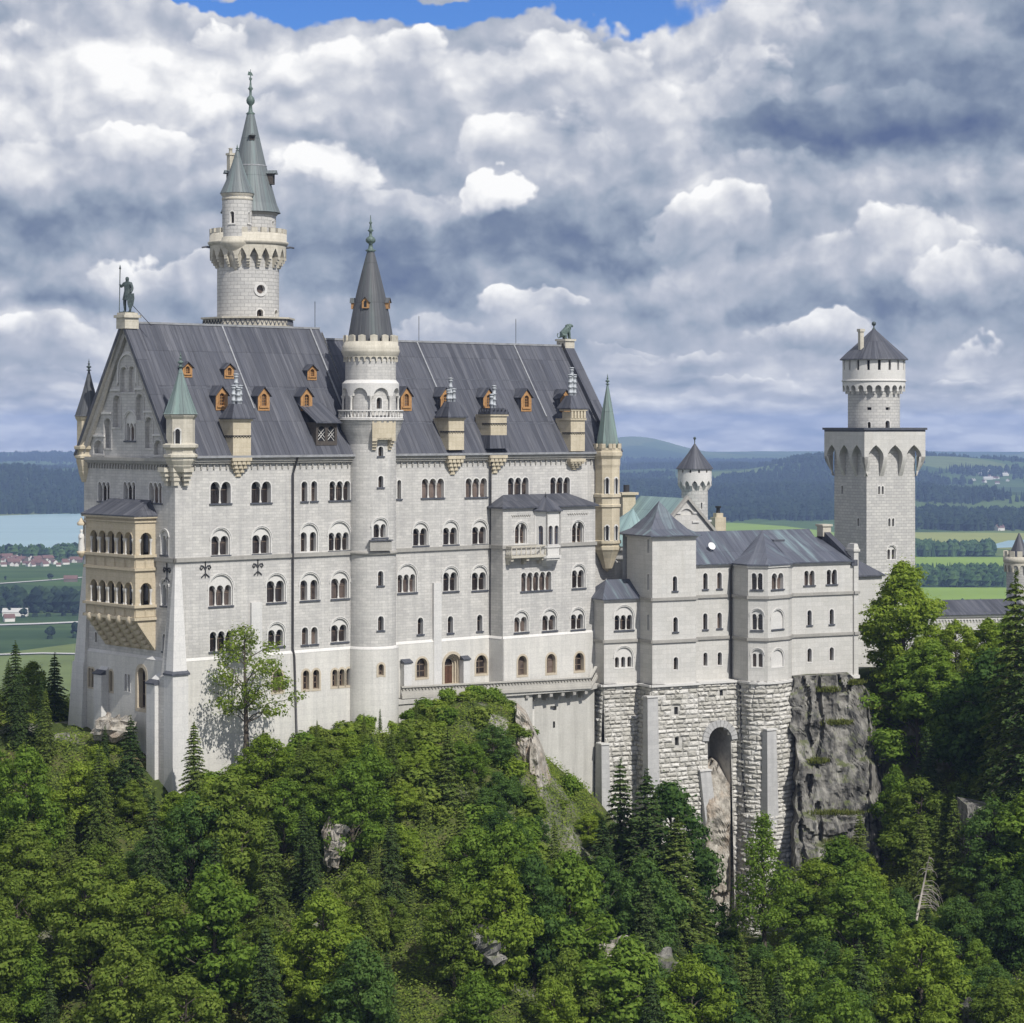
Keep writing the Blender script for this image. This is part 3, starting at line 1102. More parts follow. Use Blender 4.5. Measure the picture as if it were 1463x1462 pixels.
# ------------------------------------------------------------------ far woods: thousands of simple firs and round crowns, as a mass
def far_tree_mat():
    m, t, b = new_mat('far_leaf')
    g = t.n('ShaderNodeNewGeometry')
    col = t.ramp(g.outputs['Random Per Island'], [(0, (.010, .018, .014)), (.5, (.017, .030, .018)), (1, (.028, .046, .022))])
    t.l(col, b.inputs['Base Color']); b.inputs['Roughness'].default_value = 1; b.inputs['Specular IOR Level'].default_value = 0
    m, t, b = new_mat('mid_leaf')
    g = t.n('ShaderNodeNewGeometry')
    col = t.ramp(g.outputs['Random Per Island'], [(0, (.022, .045, .018)), (.5, (.036, .070, .024)), (1, (.062, .105, .034))])
    t.l(col, b.inputs['Base Color']); b.inputs['Roughness'].default_value = 1; b.inputs['Specular IOR Level'].default_value = 0
far_tree_mat()


def wood(name, label, xs, ys, hs, conifer, mat):
    """many simple trees merged into one far-off wood"""
    n = len(xs)
    zs = land_h(xs, ys)
    V = []; Fc = []
    k = 0
    for x, y, z, h, c in zip(xs.tolist(), ys.tolist(), zs.tolist(), hs.tolist(), conifer.tolist()):
        r = h * (.20 if c else .36)
        rot = (x * 1.7 + y * .9) % 6.28
        if c:
            for i in range(5):
                a = rot + 1.2566 * i
                V.append((x + r * math.cos(a), y + r * math.sin(a), z))
            V.append((x, y, z + h))
            Fc += [(k + i, k + (i + 1) % 5, k + 5) for i in range(5)]
            k += 6
        else:
            for zz, rr in ((.12, .8), (.5, 1.0), (.82, .62)):
                for i in range(5):
                    a = rot + 1.2566 * i + zz * 2
                    q = rr * r * (.85 + .3 * ((i * 37 + int(abs(x))) % 7) / 7)
                    V.append((x + q * math.cos(a), y + q * math.sin(a), z + h * zz))
            V.append((x, y, z + h))
            for lv in (0, 5):
                Fc += [(k + lv + i, k + lv + (i + 1) % 5, k + lv + 5 + (i + 1) % 5, k + lv + 5 + i) for i in range(5)]
            Fc += [(k + 10 + i, k + 10 + (i + 1) % 5, k + 15) for i in range(5)]
            k += 16
    me = bpy.data.meshes.new(name)
    me.from_pydata(V, [], Fc)
    me.materials.append(mat)
    o = bpy.data.objects.new(name, me); COL.objects.link(o)
    return tag(o, label, None, None, 'stuff')


def scatter(n, c0, c1, d0, d1, log=True):
    c = rng.uniform(c0, c1, n)
    d = np.exp(rng.uniform(math.log(d0), math.log(d1), n)) if log else rng.uniform(d0, d1, n)
    a = np.arctan((c - CX) / F)
    return d * np.tan(a), d, c, d
# hill forests beyond 5 km
x, y, c, d = scatter(95000, -160, 1620, 5380, 13000)
f = forest_amount(x, y)
gaps = np.exp(-((c - 1170) / 90) ** 2 - ((d - 5400) / 120) ** 2)
vis = c > -1000
k = (f + rng.normal(0, .02, len(f)) > .55) & vis & (gaps < .4)
k2 = (d < 6500) & (c < 420)
k = k | (k2 & (rng.random(len(k)) < .75))
hs = rng.uniform(17, 27, len(x))
wood('hill_forest', 'dark blue-green forest covering the distant hills', x[k], y[k], hs[k], rng.random(k.sum()) < .75, M['far_leaf'])
# strips of woodland in the plain on the right: photo rows turned into distances
def strip_wood(c0, c1, d0, d1, n, hmin, hmax, con, mat='mid_leaf', wob=60, lbl='', ragged=.5):
    x, y, c, d = scatter(n, c0, c1, d0, d1, False)
    off = wob * (fbm(c / 70, c * 0 + d0 / 100, 3, int(d0)) - .5) * 2
    edge = np.minimum(d - d0, d1 - d)
    k = edge + off * ragged > 0
    k &= fbm(c / 45, d / 120, 3, 5) > .33
    d = d + off
    a = np.arctan((c - CX) / F)
    x, y = d * np.tan(a), d
    hs = rng.uniform(hmin, hmax, len(x))
    return wood('woodland', lbl, x[k], y[k], hs[k], rng.random(k.sum()) < con, M[mat])
strip_wood(560, 1290, 4960, 5450, 3600, 14, 24, .5, 'far_leaf', 100, 'dark wood at the foot of the hills above the bright meadow')
strip_wood(1290, 1600, 4540, 5250, 2600, 16, 26, .6, 'far_leaf', 120, 'dark wood at the foot of the hills beyond the fields')
strip_wood(1300, 1420, 3660, 3850, 420, 14, 22, .35, 'mid_leaf', 30, 'belt of mixed trees between two bright fields')
strip_wood(1300, 1460, 2970, 3170, 460, 13, 21, .4, 'mid_leaf', 30, 'belt of dark trees before the lower bright field')
strip_wood(1310, 1460, 2480, 2600, 120, 10, 17, .3, 'mid_leaf', 30, 'loose trees behind the gate wing')
strip_wood(-120, 240, 2560, 2680, 210, 16, 26, .05, 'far_leaf', 40, 'row of round dark trees beside the farm')
strip_wood(-120, 330, 3560, 3740, 440, 11, 19, .1, 'mid_leaf', 40, 'trees round the village')
# bright meadows
plain('meadow', (.19, .27, .055), 1.0, var=.12, scale=.01, spec=0)
plain('meadow_yellow', (.24, .26, .085), 1.0, var=.12, scale=.01, spec=0)
plain('meadow_dark', (.075, .125, .04), 1.0, var=.15, scale=.008, spec=0)
ground_poly('meadow', [(1290, 3880), (1480, 3880), (1480, 4440), (1290, 4480)], M['meadow_yellow'], .6, 'far yellow-green field')
ground_poly('meadow', [(1290, 3180), (1480, 3180), (1480, 3640), (1290, 3640)], M['meadow'], .7, 'bright green field')
ground_poly('meadow', [(1310, 2610), (1480, 2610), (1480, 2960), (1310, 2960)], M['meadow'], .8, 'green field behind the gate wing')
ground_poly('meadow', [(980, 4000), (1260, 3900), (1260, 4290), (1190, 4480), (1120, 4740), (1060, 4880), (980, 4930)], M['meadow'], .9, 'bright meadow below the hills')

# ------------------------------------------------------------------ village and farm: small gabled houses
plain('tile_red', (.15, .085, .07), .9, var=.25, scale=.05)
plain('render_white', (.62, .60, .55), .9, var=.1, scale=.05)
plain('barn_wood', (.14, .11, .09), .9, var=.2, scale=.05)


def house_proto(L, W_, H, R, wall, rf):
    m = MB()
    m.box(-L / 2, L / 2, -W_ / 2, W_ / 2, 0, H)
    m.face([(-L / 2, -W_ / 2, H), (-L / 2, W_ / 2, H), (-L / 2, 0, H + R)][::-1]); m.face([(L / 2, -W_ / 2, H), (L / 2, W_ / 2, H), (L / 2, 0, H + R)])
    a = m.data('wall', wall)
    m = MB(); e = .6
    for s in (-1, 1):
        q = [(-L / 2 - e, s * (W_ / 2 + e), H - .4), (L / 2 + e, s * (W_ / 2 + e), H - .4), (L / 2 + e, 0, H + R + .15), (-L / 2 - e, 0, H + R + .15)]
        m.face(q if s < 0 else q[::-1])
    b = m.data('roof', rf)
    return a, b
PROTO = [house_proto(16, 11, 5, 5, M['render_white'], M['tile_red']), house_proto(13, 10, 5, 4.5, M['render_white'], M['tile_red']), house_proto(24, 13, 6, 5.5, M['barn_wood'], M['tile_red']), house_proto(34, 14, 6, 5, M['render_white'], M['road_grey'])]


def put_house(name, label, cat, c, d, k, rot, sc=1.0, group=None):
    a = math.atan((c - CX) / F)
    x_, y_ = d * math.tan(a), d
    z_ = float(land_h(np.array([x_]), np.array([y_]))[0])
    o = bpy.data.objects.new(name, None); COL.objects.link(o)
    o.location = (x_, y_, z_); o.rotation_euler = (0, 0, rot); o.scale = (sc,) * 3
    for me in PROTO[k]:
        q = bpy.data.objects.new(me.name.split('.')[0], me); COL.objects.link(q); q.parent = o
    return tag(o, label, cat, group)
r_ = random.Random(5)
for i in range(76):
    c = r_.uniform(-30, 112); d = r_.uniform(3400, 3620)
    put_house('village_house', 'small red-roofed house in the village by the lake', 'house', c, d, r_.choice([0, 1, 1, 2]), r_.uniform(0, 3.1), r_.uniform(.5, .75), 'houses of the lakeside village')
put_house('field_barn', 'lone brown barn in the field below the village', 'barn', 101, 3080, 2, .1, .7)
put_house('farmhouse', 'long pale farm building among dark trees in the fields', 'house', 22, 2530, 3, .05, .75)
put_house('farmhouse', 'small white farmhouse beside the long pale farm building', 'house', 13, 2460, 1, .4, .8)
for i in range(16):
    c = r_.uniform(1385, 1440); d = r_.uniform(7700, 8300)
    put_house('hill_house', 'tiny white house of the hamlet on the far right hill', 'house', c, d, r_.choice([0, 1, 3]), r_.uniform(0, 3.1), .9, 'houses of the far hill hamlet')
for nm_, c, d in (('white house low on the hillside right of the square tower', 1345, 6900), ('small barn at the edge of the right-hand wood', 1428, 4560)):
    put_house('hill_house', nm_, 'house', c, d, 1, .5, 1.2)
# single trees along the farm road
tm = MB(); 
for zz in range(1):
    tm.lathe(0, 0, [(.25, 0), (.2, .25)], 6)
rr = random.Random(2)
for k in range(22):
    a = rr.uniform(0, 6.28); q = rr.uniform(0, .32); tm.ball((q * math.cos(a), q * math.sin(a), rr.uniform(.35, .85)), rr.uniform(.12, .22), 6, 4)
field_tree_me = tm.data('crown', M['far_leaf'])
for i, (c, d, h) in enumerate([(12, 2530, 9), (33, 2510, 10), (50, 2520, 13), (69, 2525, 13), (91, 2530, 12), (107, 2535, 12), (71, 2260, 12), (108, 2270, 15), (72, 3110, 9), (8, 3120, 5), (82, 3745, 16), (97, 3750, 9), (108, 3740, 18), (14, 3700, 18), (55, 3690, 18)]):
    a = math.atan((c - CX) / F)
    o = bpy.data.objects.new('field_tree', field_tree_me); COL.objects.link(o)
    o.location = (d * math.tan(a), d, PLAIN); o.scale = (h, h, h); o.rotation_euler = (0, 0, i * 1.3)
    tag(o, 'round dark tree standing alone in the farmland left of the palace', 'tree', 'lone trees in the farmland')


# ================================================================== the palace
P = Frame(-34.69, 250.0, 41.0)
ZE, ZS, ZB, ZF = -3.42, -13.95, -24.5, -47.0     # eave, string course, plinth top, hidden foot
VA = 8.95                                        # ridge line
VR = 0.7                                         # right part of the front stands back by this much
ZR1, ZR2 = 10.76, 9.6                            # ridge heights
UEND = 63.0
UT, RT = 25.4, 2.78                              # stair tower centre and radius
PITCH = (ZR1 - ZE) / (VA + 0.6)


def on_slope(px, py, v0=-0.6, z0=ZE, s=PITCH, fr=P):
    k = (px - CX) / F; h = (HY - py) / F
    dx, dy = fr.d; ex, ey = fr.e; ox, oy = fr.o
    # k*(oy+u dy+v ey) = ox+u dx+v ex ; z0+(v-v0)s = h*(oy+u dy+v ey)
    A = np.array([[dx - k * dy, ex - k * ey], [h * dy, h * ey - s]])
    b = np.array([k * oy - ox, z0 - v0 * s - h * oy])
    u, v = np.linalg.solve(A, b)
    return float(u), float(v), float(z0 + (v - v0) * s)


palace = thing('palace', 'long white limestone palace with steep grey roof, orange dormers and rows of arched windows', 'castle building', P, 0, 0, ZB)

# ---- front walls
fw1 = Plane(P, (0, 0), (UT, 0))
fw2 = Plane(P, (UT, VR), (UEND, VR))
ew = Plane(P, (0, 17.9), (0, 0))
Wl = Wall(fw1, [(0, ZB), (UT, ZB), (UT, ZE), (0, ZE)])
WlB = Wall(Plane(P, (-0.25, -0.25), (UT, -0.25)), [(0, ZF), (UT + 0.25, ZF), (UT + 0.25, ZB), (0, ZB)])
L2 = UEND - UT
Wr = Wall(fw2, [(0, ZB), (L2, ZB), (L2, ZE), (0, ZE)])
WrB = Wall(Plane(P, (UT, VR - 0.25), (UEND, VR - 0.25)), [(0, ZF), (L2, ZF), (L2, ZB), (0, ZB)])

w = lambda wall, x0, x1, yt, ys, n=1, **k: window(wall, palace, (x0, x1, yt, ys), n, **k)
# row under the eaves
w(Wl, 300.5, 329.5, 688.5, 719.5, 2, depth=0.7)
w(Wl, 359, 387, 688, 718.5, 2, depth=0.7)
w(Wl, 430.5, 439, 688, 716.5); w(Wl, 444.5, 453, 687.5, 716)
w(Wl, 470.5, 500, 687.5, 715, 3)
w(Wr, 602.5, 634, 684, 711.5, 3); w(Wr, 665, 695.5, 683.5, 710.5, 3)
w(Wr, 725.5, 755, 682.5, 708.8, 3); w(Wr, 786, 814, 682, 707, 3)
w(Wr, 567.5, 573.0, 686, 713)
# second row: lights under blind arches
w(Wl, 303, 327.5, 766, 793.5, 2, arch=756); w(Wl, 361.5, 385.5, 764.5, 791.5, 2, arch=754)
w(Wl, 430.5, 453, 760.5, 788.5, 2, arch=749, cols=False, sill=False)
w(Wl, 470.5, 499.5, 761, 787, 3, arch=746)
w(Wr, 591, 611, 755, 780, 2, arch=747); w(Wr, 634, 654, 754, 778.5, 2, arch=745); w(Wr, 675.5, 695.5, 752.8, 777.8, 2, arch=744)
# third row
w(Wl, 299.5, 331.5, 836.5, 866, 3, arch=821.5); w(Wl, 382, 407, 830, 861, 2, arch=821)
w(Wl, 430, 455, 829, 858, 2, arch=819.5, cols=False); w(Wl, 474, 497.5, 826.6, 855.6, 2, arch=817)
w(Wr, 569, 594.5, 821, 847, 3, arch=807.5); w(Wr, 634, 654, 818, 845, 2, arch=811); w(Wr, 675, 695.5, 818, 843.7, 2, arch=809)
# fourth row
w(Wl, 299.5, 332.5, 902, 930.5, 3, depth=0.6); w(Wl, 384, 405.5, 900, 924, 2, arch=891)
w(Wl, 431, 440, 896.5, 921.5); w(Wl, 444.5, 453.5, 896, 920.5); w(Wl, 474, 496.5, 893, 917.5, 2, arch=884)
w(Wr, 596.5, 604.5, 882.5, 906.5); w(Wr, 639.5, 647.2, 880.5, 904.5); w(Wr, 681.5, 689, 878.5, 902)
# plinth floor, beige frames
bk = dict(trim=M['trim_beige'], surround=0.22, sill=False, grid=True)
w(WlB, 389.5, 404, 958, 989, 1, **bk)
w(WlB, 432.5, 441.5, 958, 985.5, 1, **bk); w(WlB, 447, 456, 957, 984.5, 1, **bk)
w(WlB, 474.5, 502, 956, 980.5, 3, cols=False, gap=0.25, **bk)
w(WrB, 595, 610.5, 940.5, 968.5, 1, **bk); w(WrB, 680, 695.5, 936, 963, 1, **bk)
w(WlB, 443, 451, 1039, 1043.5, 1, surround=0, sill=False, depth=0.8, glass=M['hollow'])
# portal with stepped archivolts and a wooden double door
a0, a1, b0, b1 = WrB.box(634.5, 657.5, 934.5, 977)
pm = MB()
La = arch_loop(a0, a1, b0, b1, 14)
WrB.holes.append(La)
step = (a1 - a0) * 0.08
loops = [La] + [arch_loop(a0 + step * k, a1 - step * k, b0, b1 - step * k, 14) for k in (1, 2, 3)]
loop_ribbon(pm, WrB.surf, offset_loop(La, 0.3), -0.10, -0.10, 0, True, La)
loop_ribbon(pm, WrB.surf, offset_loop(La, 0.3), 0, -0.10)
for k in range(3):
    loop_ribbon(pm, WrB.surf, loops[k], -0.10 if k == 0 else 0.25 * k, 0.25 * (k + 1))
    if k < 2 or True:
        loop_ribbon(pm, WrB.surf, loops[k], 0.25 * (k + 1), 0.25 * (k + 1), 0, True, loops[k + 1])
portal = pm.build('portal', M['trim_beige'], palace)
dm = MB()
dl = loops[3]
dm.face([WrB.surf(*p, 0.85) for p in offset_loop(dl, 0.05)], 1)
loop_ribbon(dm, WrB.surf, dl, 0.75, 0.85)
da0, da1 = min(p[0] for p in dl), max(p[0] for p in dl)
dh = b0 + (b1 - b0) * 0.58
for q0, q1 in ((da0 + .05, (da0 + da1) / 2 - .03), ((da0 + da1) / 2 + .03, da1 - .05)):
    band(dm, WrB.surf, q0, q1, b0, dh, 0.74, 0.84)
    for r0, r1 in ((0.06, 0.45), (0.52, 0.94)):
        band(dm, WrB.surf, q0 + .14, q1 - .14, b0 + (dh - b0) * r0, b0 + (dh - b0) * r1, 0.71, 0.74)
band(dm, WrB.surf, da0, da1, dh, dh + .12, 0.70, 0.84, 2)
dm.build('door', [M['door_wood'], M['glass'], M['frame_wood']], portal)

# gable end wall and loggia side
w(WlE := Wall(ew, [(0, ZB), (17.9, ZB), (17.9, ZE), (0, ZE)]), 140.5, 156.8, 689, 716.5, 3)
w(WlE, 176.5, 193.2, 689, 717.5, 3); w(WlE, 213.3, 231.2, 690, 719, 3)
w(WlE, 230.8, 239.6, 766, 793, 2, arch=758.5); w(WlE, 230.8, 239.6, 836, 866, 2, arch=829)
w(WlE, 232.5, 237.2, 906, 931, 1); w(WlE, 135.5, 139, 903, 918, 1, surround=0.08, sill=False)
ewB = Plane(P, (-0.25, 18.15), (-0.25, -0.25))
WlEB = Wall(ewB, [(0, ZF), (18.4, ZF), (18.4, ZB), (0, ZB)])
w(WlEB, 126.5, 134, 955, 981.5, 2, cols=False, gap=0.15, trim=M['trim_beige'], surround=0.2, sill=False)
w(WlEB, 151, 161, 958, 987.5, 2, cols=False, gap=0.15, trim=M['trim_beige'], surround=0.2, sill=False)
w(WlEB, 178.3, 185.8, 963, 988, 2, cols=False, gap=0.2, surround=0.12, sill=False)
w(WlEB, 196.5, 208, 954, 1012, 1, trim=M['trim_beige'], surround=0.4, sill=False, grid=True, depth=0.7)

for wall, nm, mt in ((Wl, 'wall', 'ashlar'), (WlB, 'plinth', 'plinth'), (Wr, 'wall', 'ashlar'), (WrB, 'plinth', 'plinth'), (WlE, 'wall', 'ashlar'), (WlEB, 'plinth', 'plinth')):
    wall.build(nm, M[mt], palace)
# unseen rear and right end close the body
m = MB()
for p0, p1 in (((UEND, VR), (UEND, 17.2)), ((UEND, 17.2), (0, 17.9))):
    pl = Plane(P, p0, p1)
    cut_sheet(m, pl, [(0, ZF), (pl.L, ZF), (pl.L, ZE), (0, ZE)], [])
m.face([(UEND, VR - .3, ZE), (UEND, 17.5, ZE), (UEND, VA, ZR2)])
m.face([(UT, 0.0, ZE), (UT, 17.9, ZE), (UT, VA, ZR1 - .3)][::-1])
m.build('wall', M['ashlar'], palace)

# ---- plinth offset, string course, cornice with its corbel table
m = MB()
for pl, a0, a1 in ((fw1, -0.3, UT), (fw2, 0.0, L2)):
    P4 = lambda a, b, d: pl(a, b, d)
    m.face([pl(a0, ZB - .02, -0.27), pl(a1, ZB - .02, -0.27), pl(a1, ZB + .28, 0.0), pl(a0, ZB + .28, 0.0)])
m.face([ew(-0.3, ZB - .02, -.27), ew(18.2, ZB - .02, -.27), ew(17.9, ZB + .28, 0), ew(0, ZB + .28, 0)])
m.build('offset_course', M['white_paint'] if False else M['trim'], palace)
m = MB()
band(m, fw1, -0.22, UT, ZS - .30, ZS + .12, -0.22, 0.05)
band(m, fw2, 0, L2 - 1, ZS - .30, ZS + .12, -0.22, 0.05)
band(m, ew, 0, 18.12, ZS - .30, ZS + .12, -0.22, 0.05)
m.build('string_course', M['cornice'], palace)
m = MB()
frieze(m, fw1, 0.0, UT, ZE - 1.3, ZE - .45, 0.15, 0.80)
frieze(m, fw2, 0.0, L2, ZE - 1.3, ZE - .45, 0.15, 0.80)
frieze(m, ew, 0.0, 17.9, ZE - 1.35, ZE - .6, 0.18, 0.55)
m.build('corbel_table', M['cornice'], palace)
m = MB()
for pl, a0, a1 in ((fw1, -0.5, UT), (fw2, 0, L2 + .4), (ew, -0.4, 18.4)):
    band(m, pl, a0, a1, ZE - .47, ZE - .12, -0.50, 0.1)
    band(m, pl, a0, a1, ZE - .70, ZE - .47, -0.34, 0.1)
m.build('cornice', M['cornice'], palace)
m = MB()
band(m, fw1, -0.1, UT, ZE - .12, ZE + .12, -0.78, -0.45)
band(m, fw2, 0, L2 + .2, ZE - .12, ZE + .12, -0.78, -0.45)
m.build('gutter', M['lead_light'], palace)

# ---- roofs
def slope_quad(m, u0, u1, v0, z0, v1, z1, mi=0):
    a, b, c, d = (u0, v0, z0), (u1, v0, z0), (u1, v1, z1), (u0, v1, z1)
    L = math.hypot(v1 - v0, z1 - z0)
    m.face([a, b, c, d], mi, [(u0, 0), (u1, 0), (u1, L), (u0, L)])
m = MB()
UV_END = 25.0
s2v = VR - 0.6
slope_quad(m, -0.35, UV_END, -0.6, ZE, VA, ZR1)
m.face([(UV_END, 18.5, ZE), (-0.35, 18.5, ZE), (-0.35, VA, ZR1), (UV_END, VA, ZR1)])
slope_quad(m, UV_END, UEND - 1.2, s2v, ZE, VA, ZR2)
m.face([(UEND - 1.2, 17.8, ZE), (UV_END, 17.8, ZE), (UV_END, VA, ZR2), (UEND - 1.2, VA, ZR2)])
m.face([(UV_END, -0.6, ZE - .1), (UV_END, s2v, ZE - .1), (UV_END, VA, ZR2 - .1), (UV_END, VA, ZR1)][::-1])
m.face([(UV_END, 18.5, ZE), (UV_END, 17.8, ZE), (UV_END, VA, ZR2 - .1), (UV_END, VA, ZR1)])
roof = m.build('roof', M['roof_lead'], palace)
# raised joints between the roof fields, ridge caps and verge flashing
m = MB()
def rib(u, vlo, vhi, z0, v0, pitch, wd=0.09, hgt=0.10, lean=0.0):
    n = Vector((0, -pitch, 1)).normalized()
    a = Vector((u, vlo, z0 + (vlo - v0) * pitch)); b = Vector((u + lean, vhi, z0 + (vhi - v0) * pitch))
    off = n * hgt; x = Vector((wd, 0, 0))
    m.mesh([tuple(a - x), tuple(a + x), tuple(a + x + off), tuple(a - x + off), tuple(b - x), tuple(b + x), tuple(b + x + off), tuple(b - x + off)],
           [(0, 1, 2, 3), (7, 6, 5, 4), (3, 2, 6, 7), (0, 3, 7, 4), (1, 5, 6, 2)])
PITCH2 = (ZR2 - ZE) / (VA - s2v)
for px, py in ((330, 500), (447, 480)):
    u, v, z = on_slope(px, py)
    rib(u, 2.8, VA - .05, ZE, -0.6, PITCH)
for px, py in ((600, 500), (737, 500)):
    u, v, z = on_slope(px, py, s2v, ZE, PITCH2)
    rib(u, 3.0, VA - .05, ZE, s2v, PITCH2)
m.box(-0.35, UV_END, VA - .16, VA + .16, ZR1 - .12, ZR1 + .10)
m.box(UV_END, UEND - 1.2, VA - .16, VA + .16, ZR2 - .12, ZR2 + .10)
m.build('ridge_cap', M['lead_light'], roof)
m = MB()
for v, z0, v0, pt, ua, ub in ((4.2, ZE, -0.6, PITCH, -0.3, UV_END), (5.9, ZE, s2v, PITCH2, UV_END, UEND - 1.3), (2.4, ZE, s2v, PITCH2, UV_END + 2, UEND - 1.3)):
    z = z0 + (v - v0) * pt
    m.mesh([(ua, v, z + .03), (ub, v, z + .03), (ub, v + .07, z + .03 + .07 * pt), (ua, v + .07, z + .03 + .07 * pt)], [(0, 1, 2, 3)])
m.build('joint_strip', M['lead'], roof)

# ---- gable with blind stepped arcades
gp = Plane(P, (0, 17.9), (0, 0))
gout = [(0.3, ZE), (17.6, ZE), (8.95, ZR1 - .35)]
G = Wall(gp, gout)
m = MB()
gl = []
def niche(xa, xb, yt, ys, deep=0.28, n=14):
    a0, a1, b0, b1 = G.box(xa, xb, yt, ys)
    L = arch_loop(a0, a1, b0, b1, 10)
    G.holes.append(L)
    loop_ribbon(m, gp, L, 0, deep)
    m.face([gp(*p, deep) for p in L])
    H1 = offset_loop(L, 0.06); H2 = offset_loop(L, 0.24)
    loop_ribbon(m, gp, H2, -0.06, -0.06, 0, True, H1)
    loop_ribbon(m, gp, H2, 0, -0.06); loop_ribbon(m, gp, H1, -0.06, 0)
niche(134.5, 147.5, 630, 648, 0.5); niche(149.5, 158.5, 598, 640, 0.5); niche(162, 172.5, 565.5, 610, 0.5)
niche(195, 204.8, 563.5, 600, 0.4); niche(208.2, 217.5, 596.5, 640, 0.4); niche(220.8, 231.5, 629.5, 650, 0.4)
niche(172.5, 182, 525, 560, 0.35); niche(185, 192.5, 524, 560, 0.3)
m.build('blind_arcade', M['ashlar'], palace)
window(G, palace, (179, 193.5, 605, 630), 3, arch=589, depth=0.5)
# tall outer arch of the gable as a raised moulding, and the ledges over the stepped niches
a0, a1, b0, b1 = G.box(171, 194.5, 507, 628)
m = MB()
L = arch_loop(a0 - .1, a1 + .1, b0 + 6, b1, 14)[1:] + [(a0 - .1, b0 + 6)]
for off0, off1, dp in ((0.0, 0.22, -0.16), (0.22, 0.36, -0.08)):
    A_ = offset_loop(L, off0); B_ = offset_loop(L, off1)
    loop_ribbon(m, gp, B_, dp, dp, 0, False, A_); loop_ribbon(m, gp, B_, 0, dp, 0, False); loop_ribbon(m, gp, A_, dp, 0, 0, False)
m.build('moulding', M['trim'], palace)
for xa, xb, y in ((133, 150, 622.5), (146, 160, 590), (158.5, 173, 557), (193.5, 206, 555.5), (206, 219.5, 588), (219, 232, 621.5)):
    q0, q1 = gp.A(xa), gp.A(xb)
    zz = gp.B((xa + xb) / 2, y)
    m = MB(); band(m, gp, q0, q1, zz - .12, zz + .08, -0.16, 0); m.build('ledge', M['trim'], palace)
G.build('gable', M['ashlar'], palace)
# raking copings
m = MB()
def rake(u0, u1, va, za, vb, zb, th=0.5, mi=0):
    dv, dz = vb - va, zb - za
    L = math.hypot(dv, dz); nv, nz = -dz / L, dv / L
    if nz < 0: nv, nz = -nv, -nz
    pts = []
    for u in (u0, u1):
        pts += [(u, va - nv * .25, za - nz * .25), (u, vb - nv * .25, zb - nz * .25), (u, vb + nv * th, zb + nz * th), (u, va + nv * th, za + nz * th)]
    m.mesh(pts, [(0, 1, 2, 3), (7, 6, 5, 4), (0, 4, 5, 1), (1, 5, 6, 2), (2, 6, 7, 3), (3, 7, 4, 0)], mi)
rake(-0.75, 0.25, -0.7, ZE - .1, VA, ZR1 - .05, 0.16)
rake(-0.75, 0.25, 18.6, ZE - .1, VA, ZR1 - .05, 0.16)
rake(-0.45, -0.05, 0.2, ZE - .1, VA, ZR1 - 1.0, 0.3, 0)
rake(-0.45, -0.05, 17.7, ZE - .1, VA, ZR1 - 1.0, 0.3, 0)
m.build('coping', M['cornice'], palace)
m = MB()
rake(-0.80, 0.65, -0.75, ZE + .0, VA, ZR1 + .05, 0.14)
rake(-0.80, 0.65, 18.65, ZE + .0, VA, ZR1 + .05, 0.14)
m.build('verge_flashing', M['lead_light'] if False else M['roof_lead'], palace)
m = MB()
rake(UEND - 1.3, UEND + .15, s2v - .3, ZE - .1, VA, ZR2 + .1, 0.42)
rake(UEND - 1.3, UEND + .15, 18.1, ZE - .1, VA, ZR2 + .1, 0.42)
m.build('coping', M['roof_lead'], palace)
# pedestals for the two figures
m = MB()
m.box(-0.95, 0.75, VA - .85, VA + .85, ZR1 - .7, ZR1 + .45)
m.box(-1.15, 0.95, VA - 1.05, VA + 1.05, ZR1 + .45, ZR1 + .75)
m.box(-0.9, 0.7, VA - .8, VA + .8, ZR1 + .75, ZR1 + 1.0)
m.build('pedestal', M['turret_stone'], palace)
m = MB()
m.box(UEND - 1.3, UEND + .2, VA - .8, VA + .8, ZR2 - .6, ZR2 + .55)
m.box(UEND - 1.45, UEND + .35, VA - .95, VA + .95, ZR2 + .55, ZR2 + .8)
m.build('pedestal', M['turret_stone'], palace)

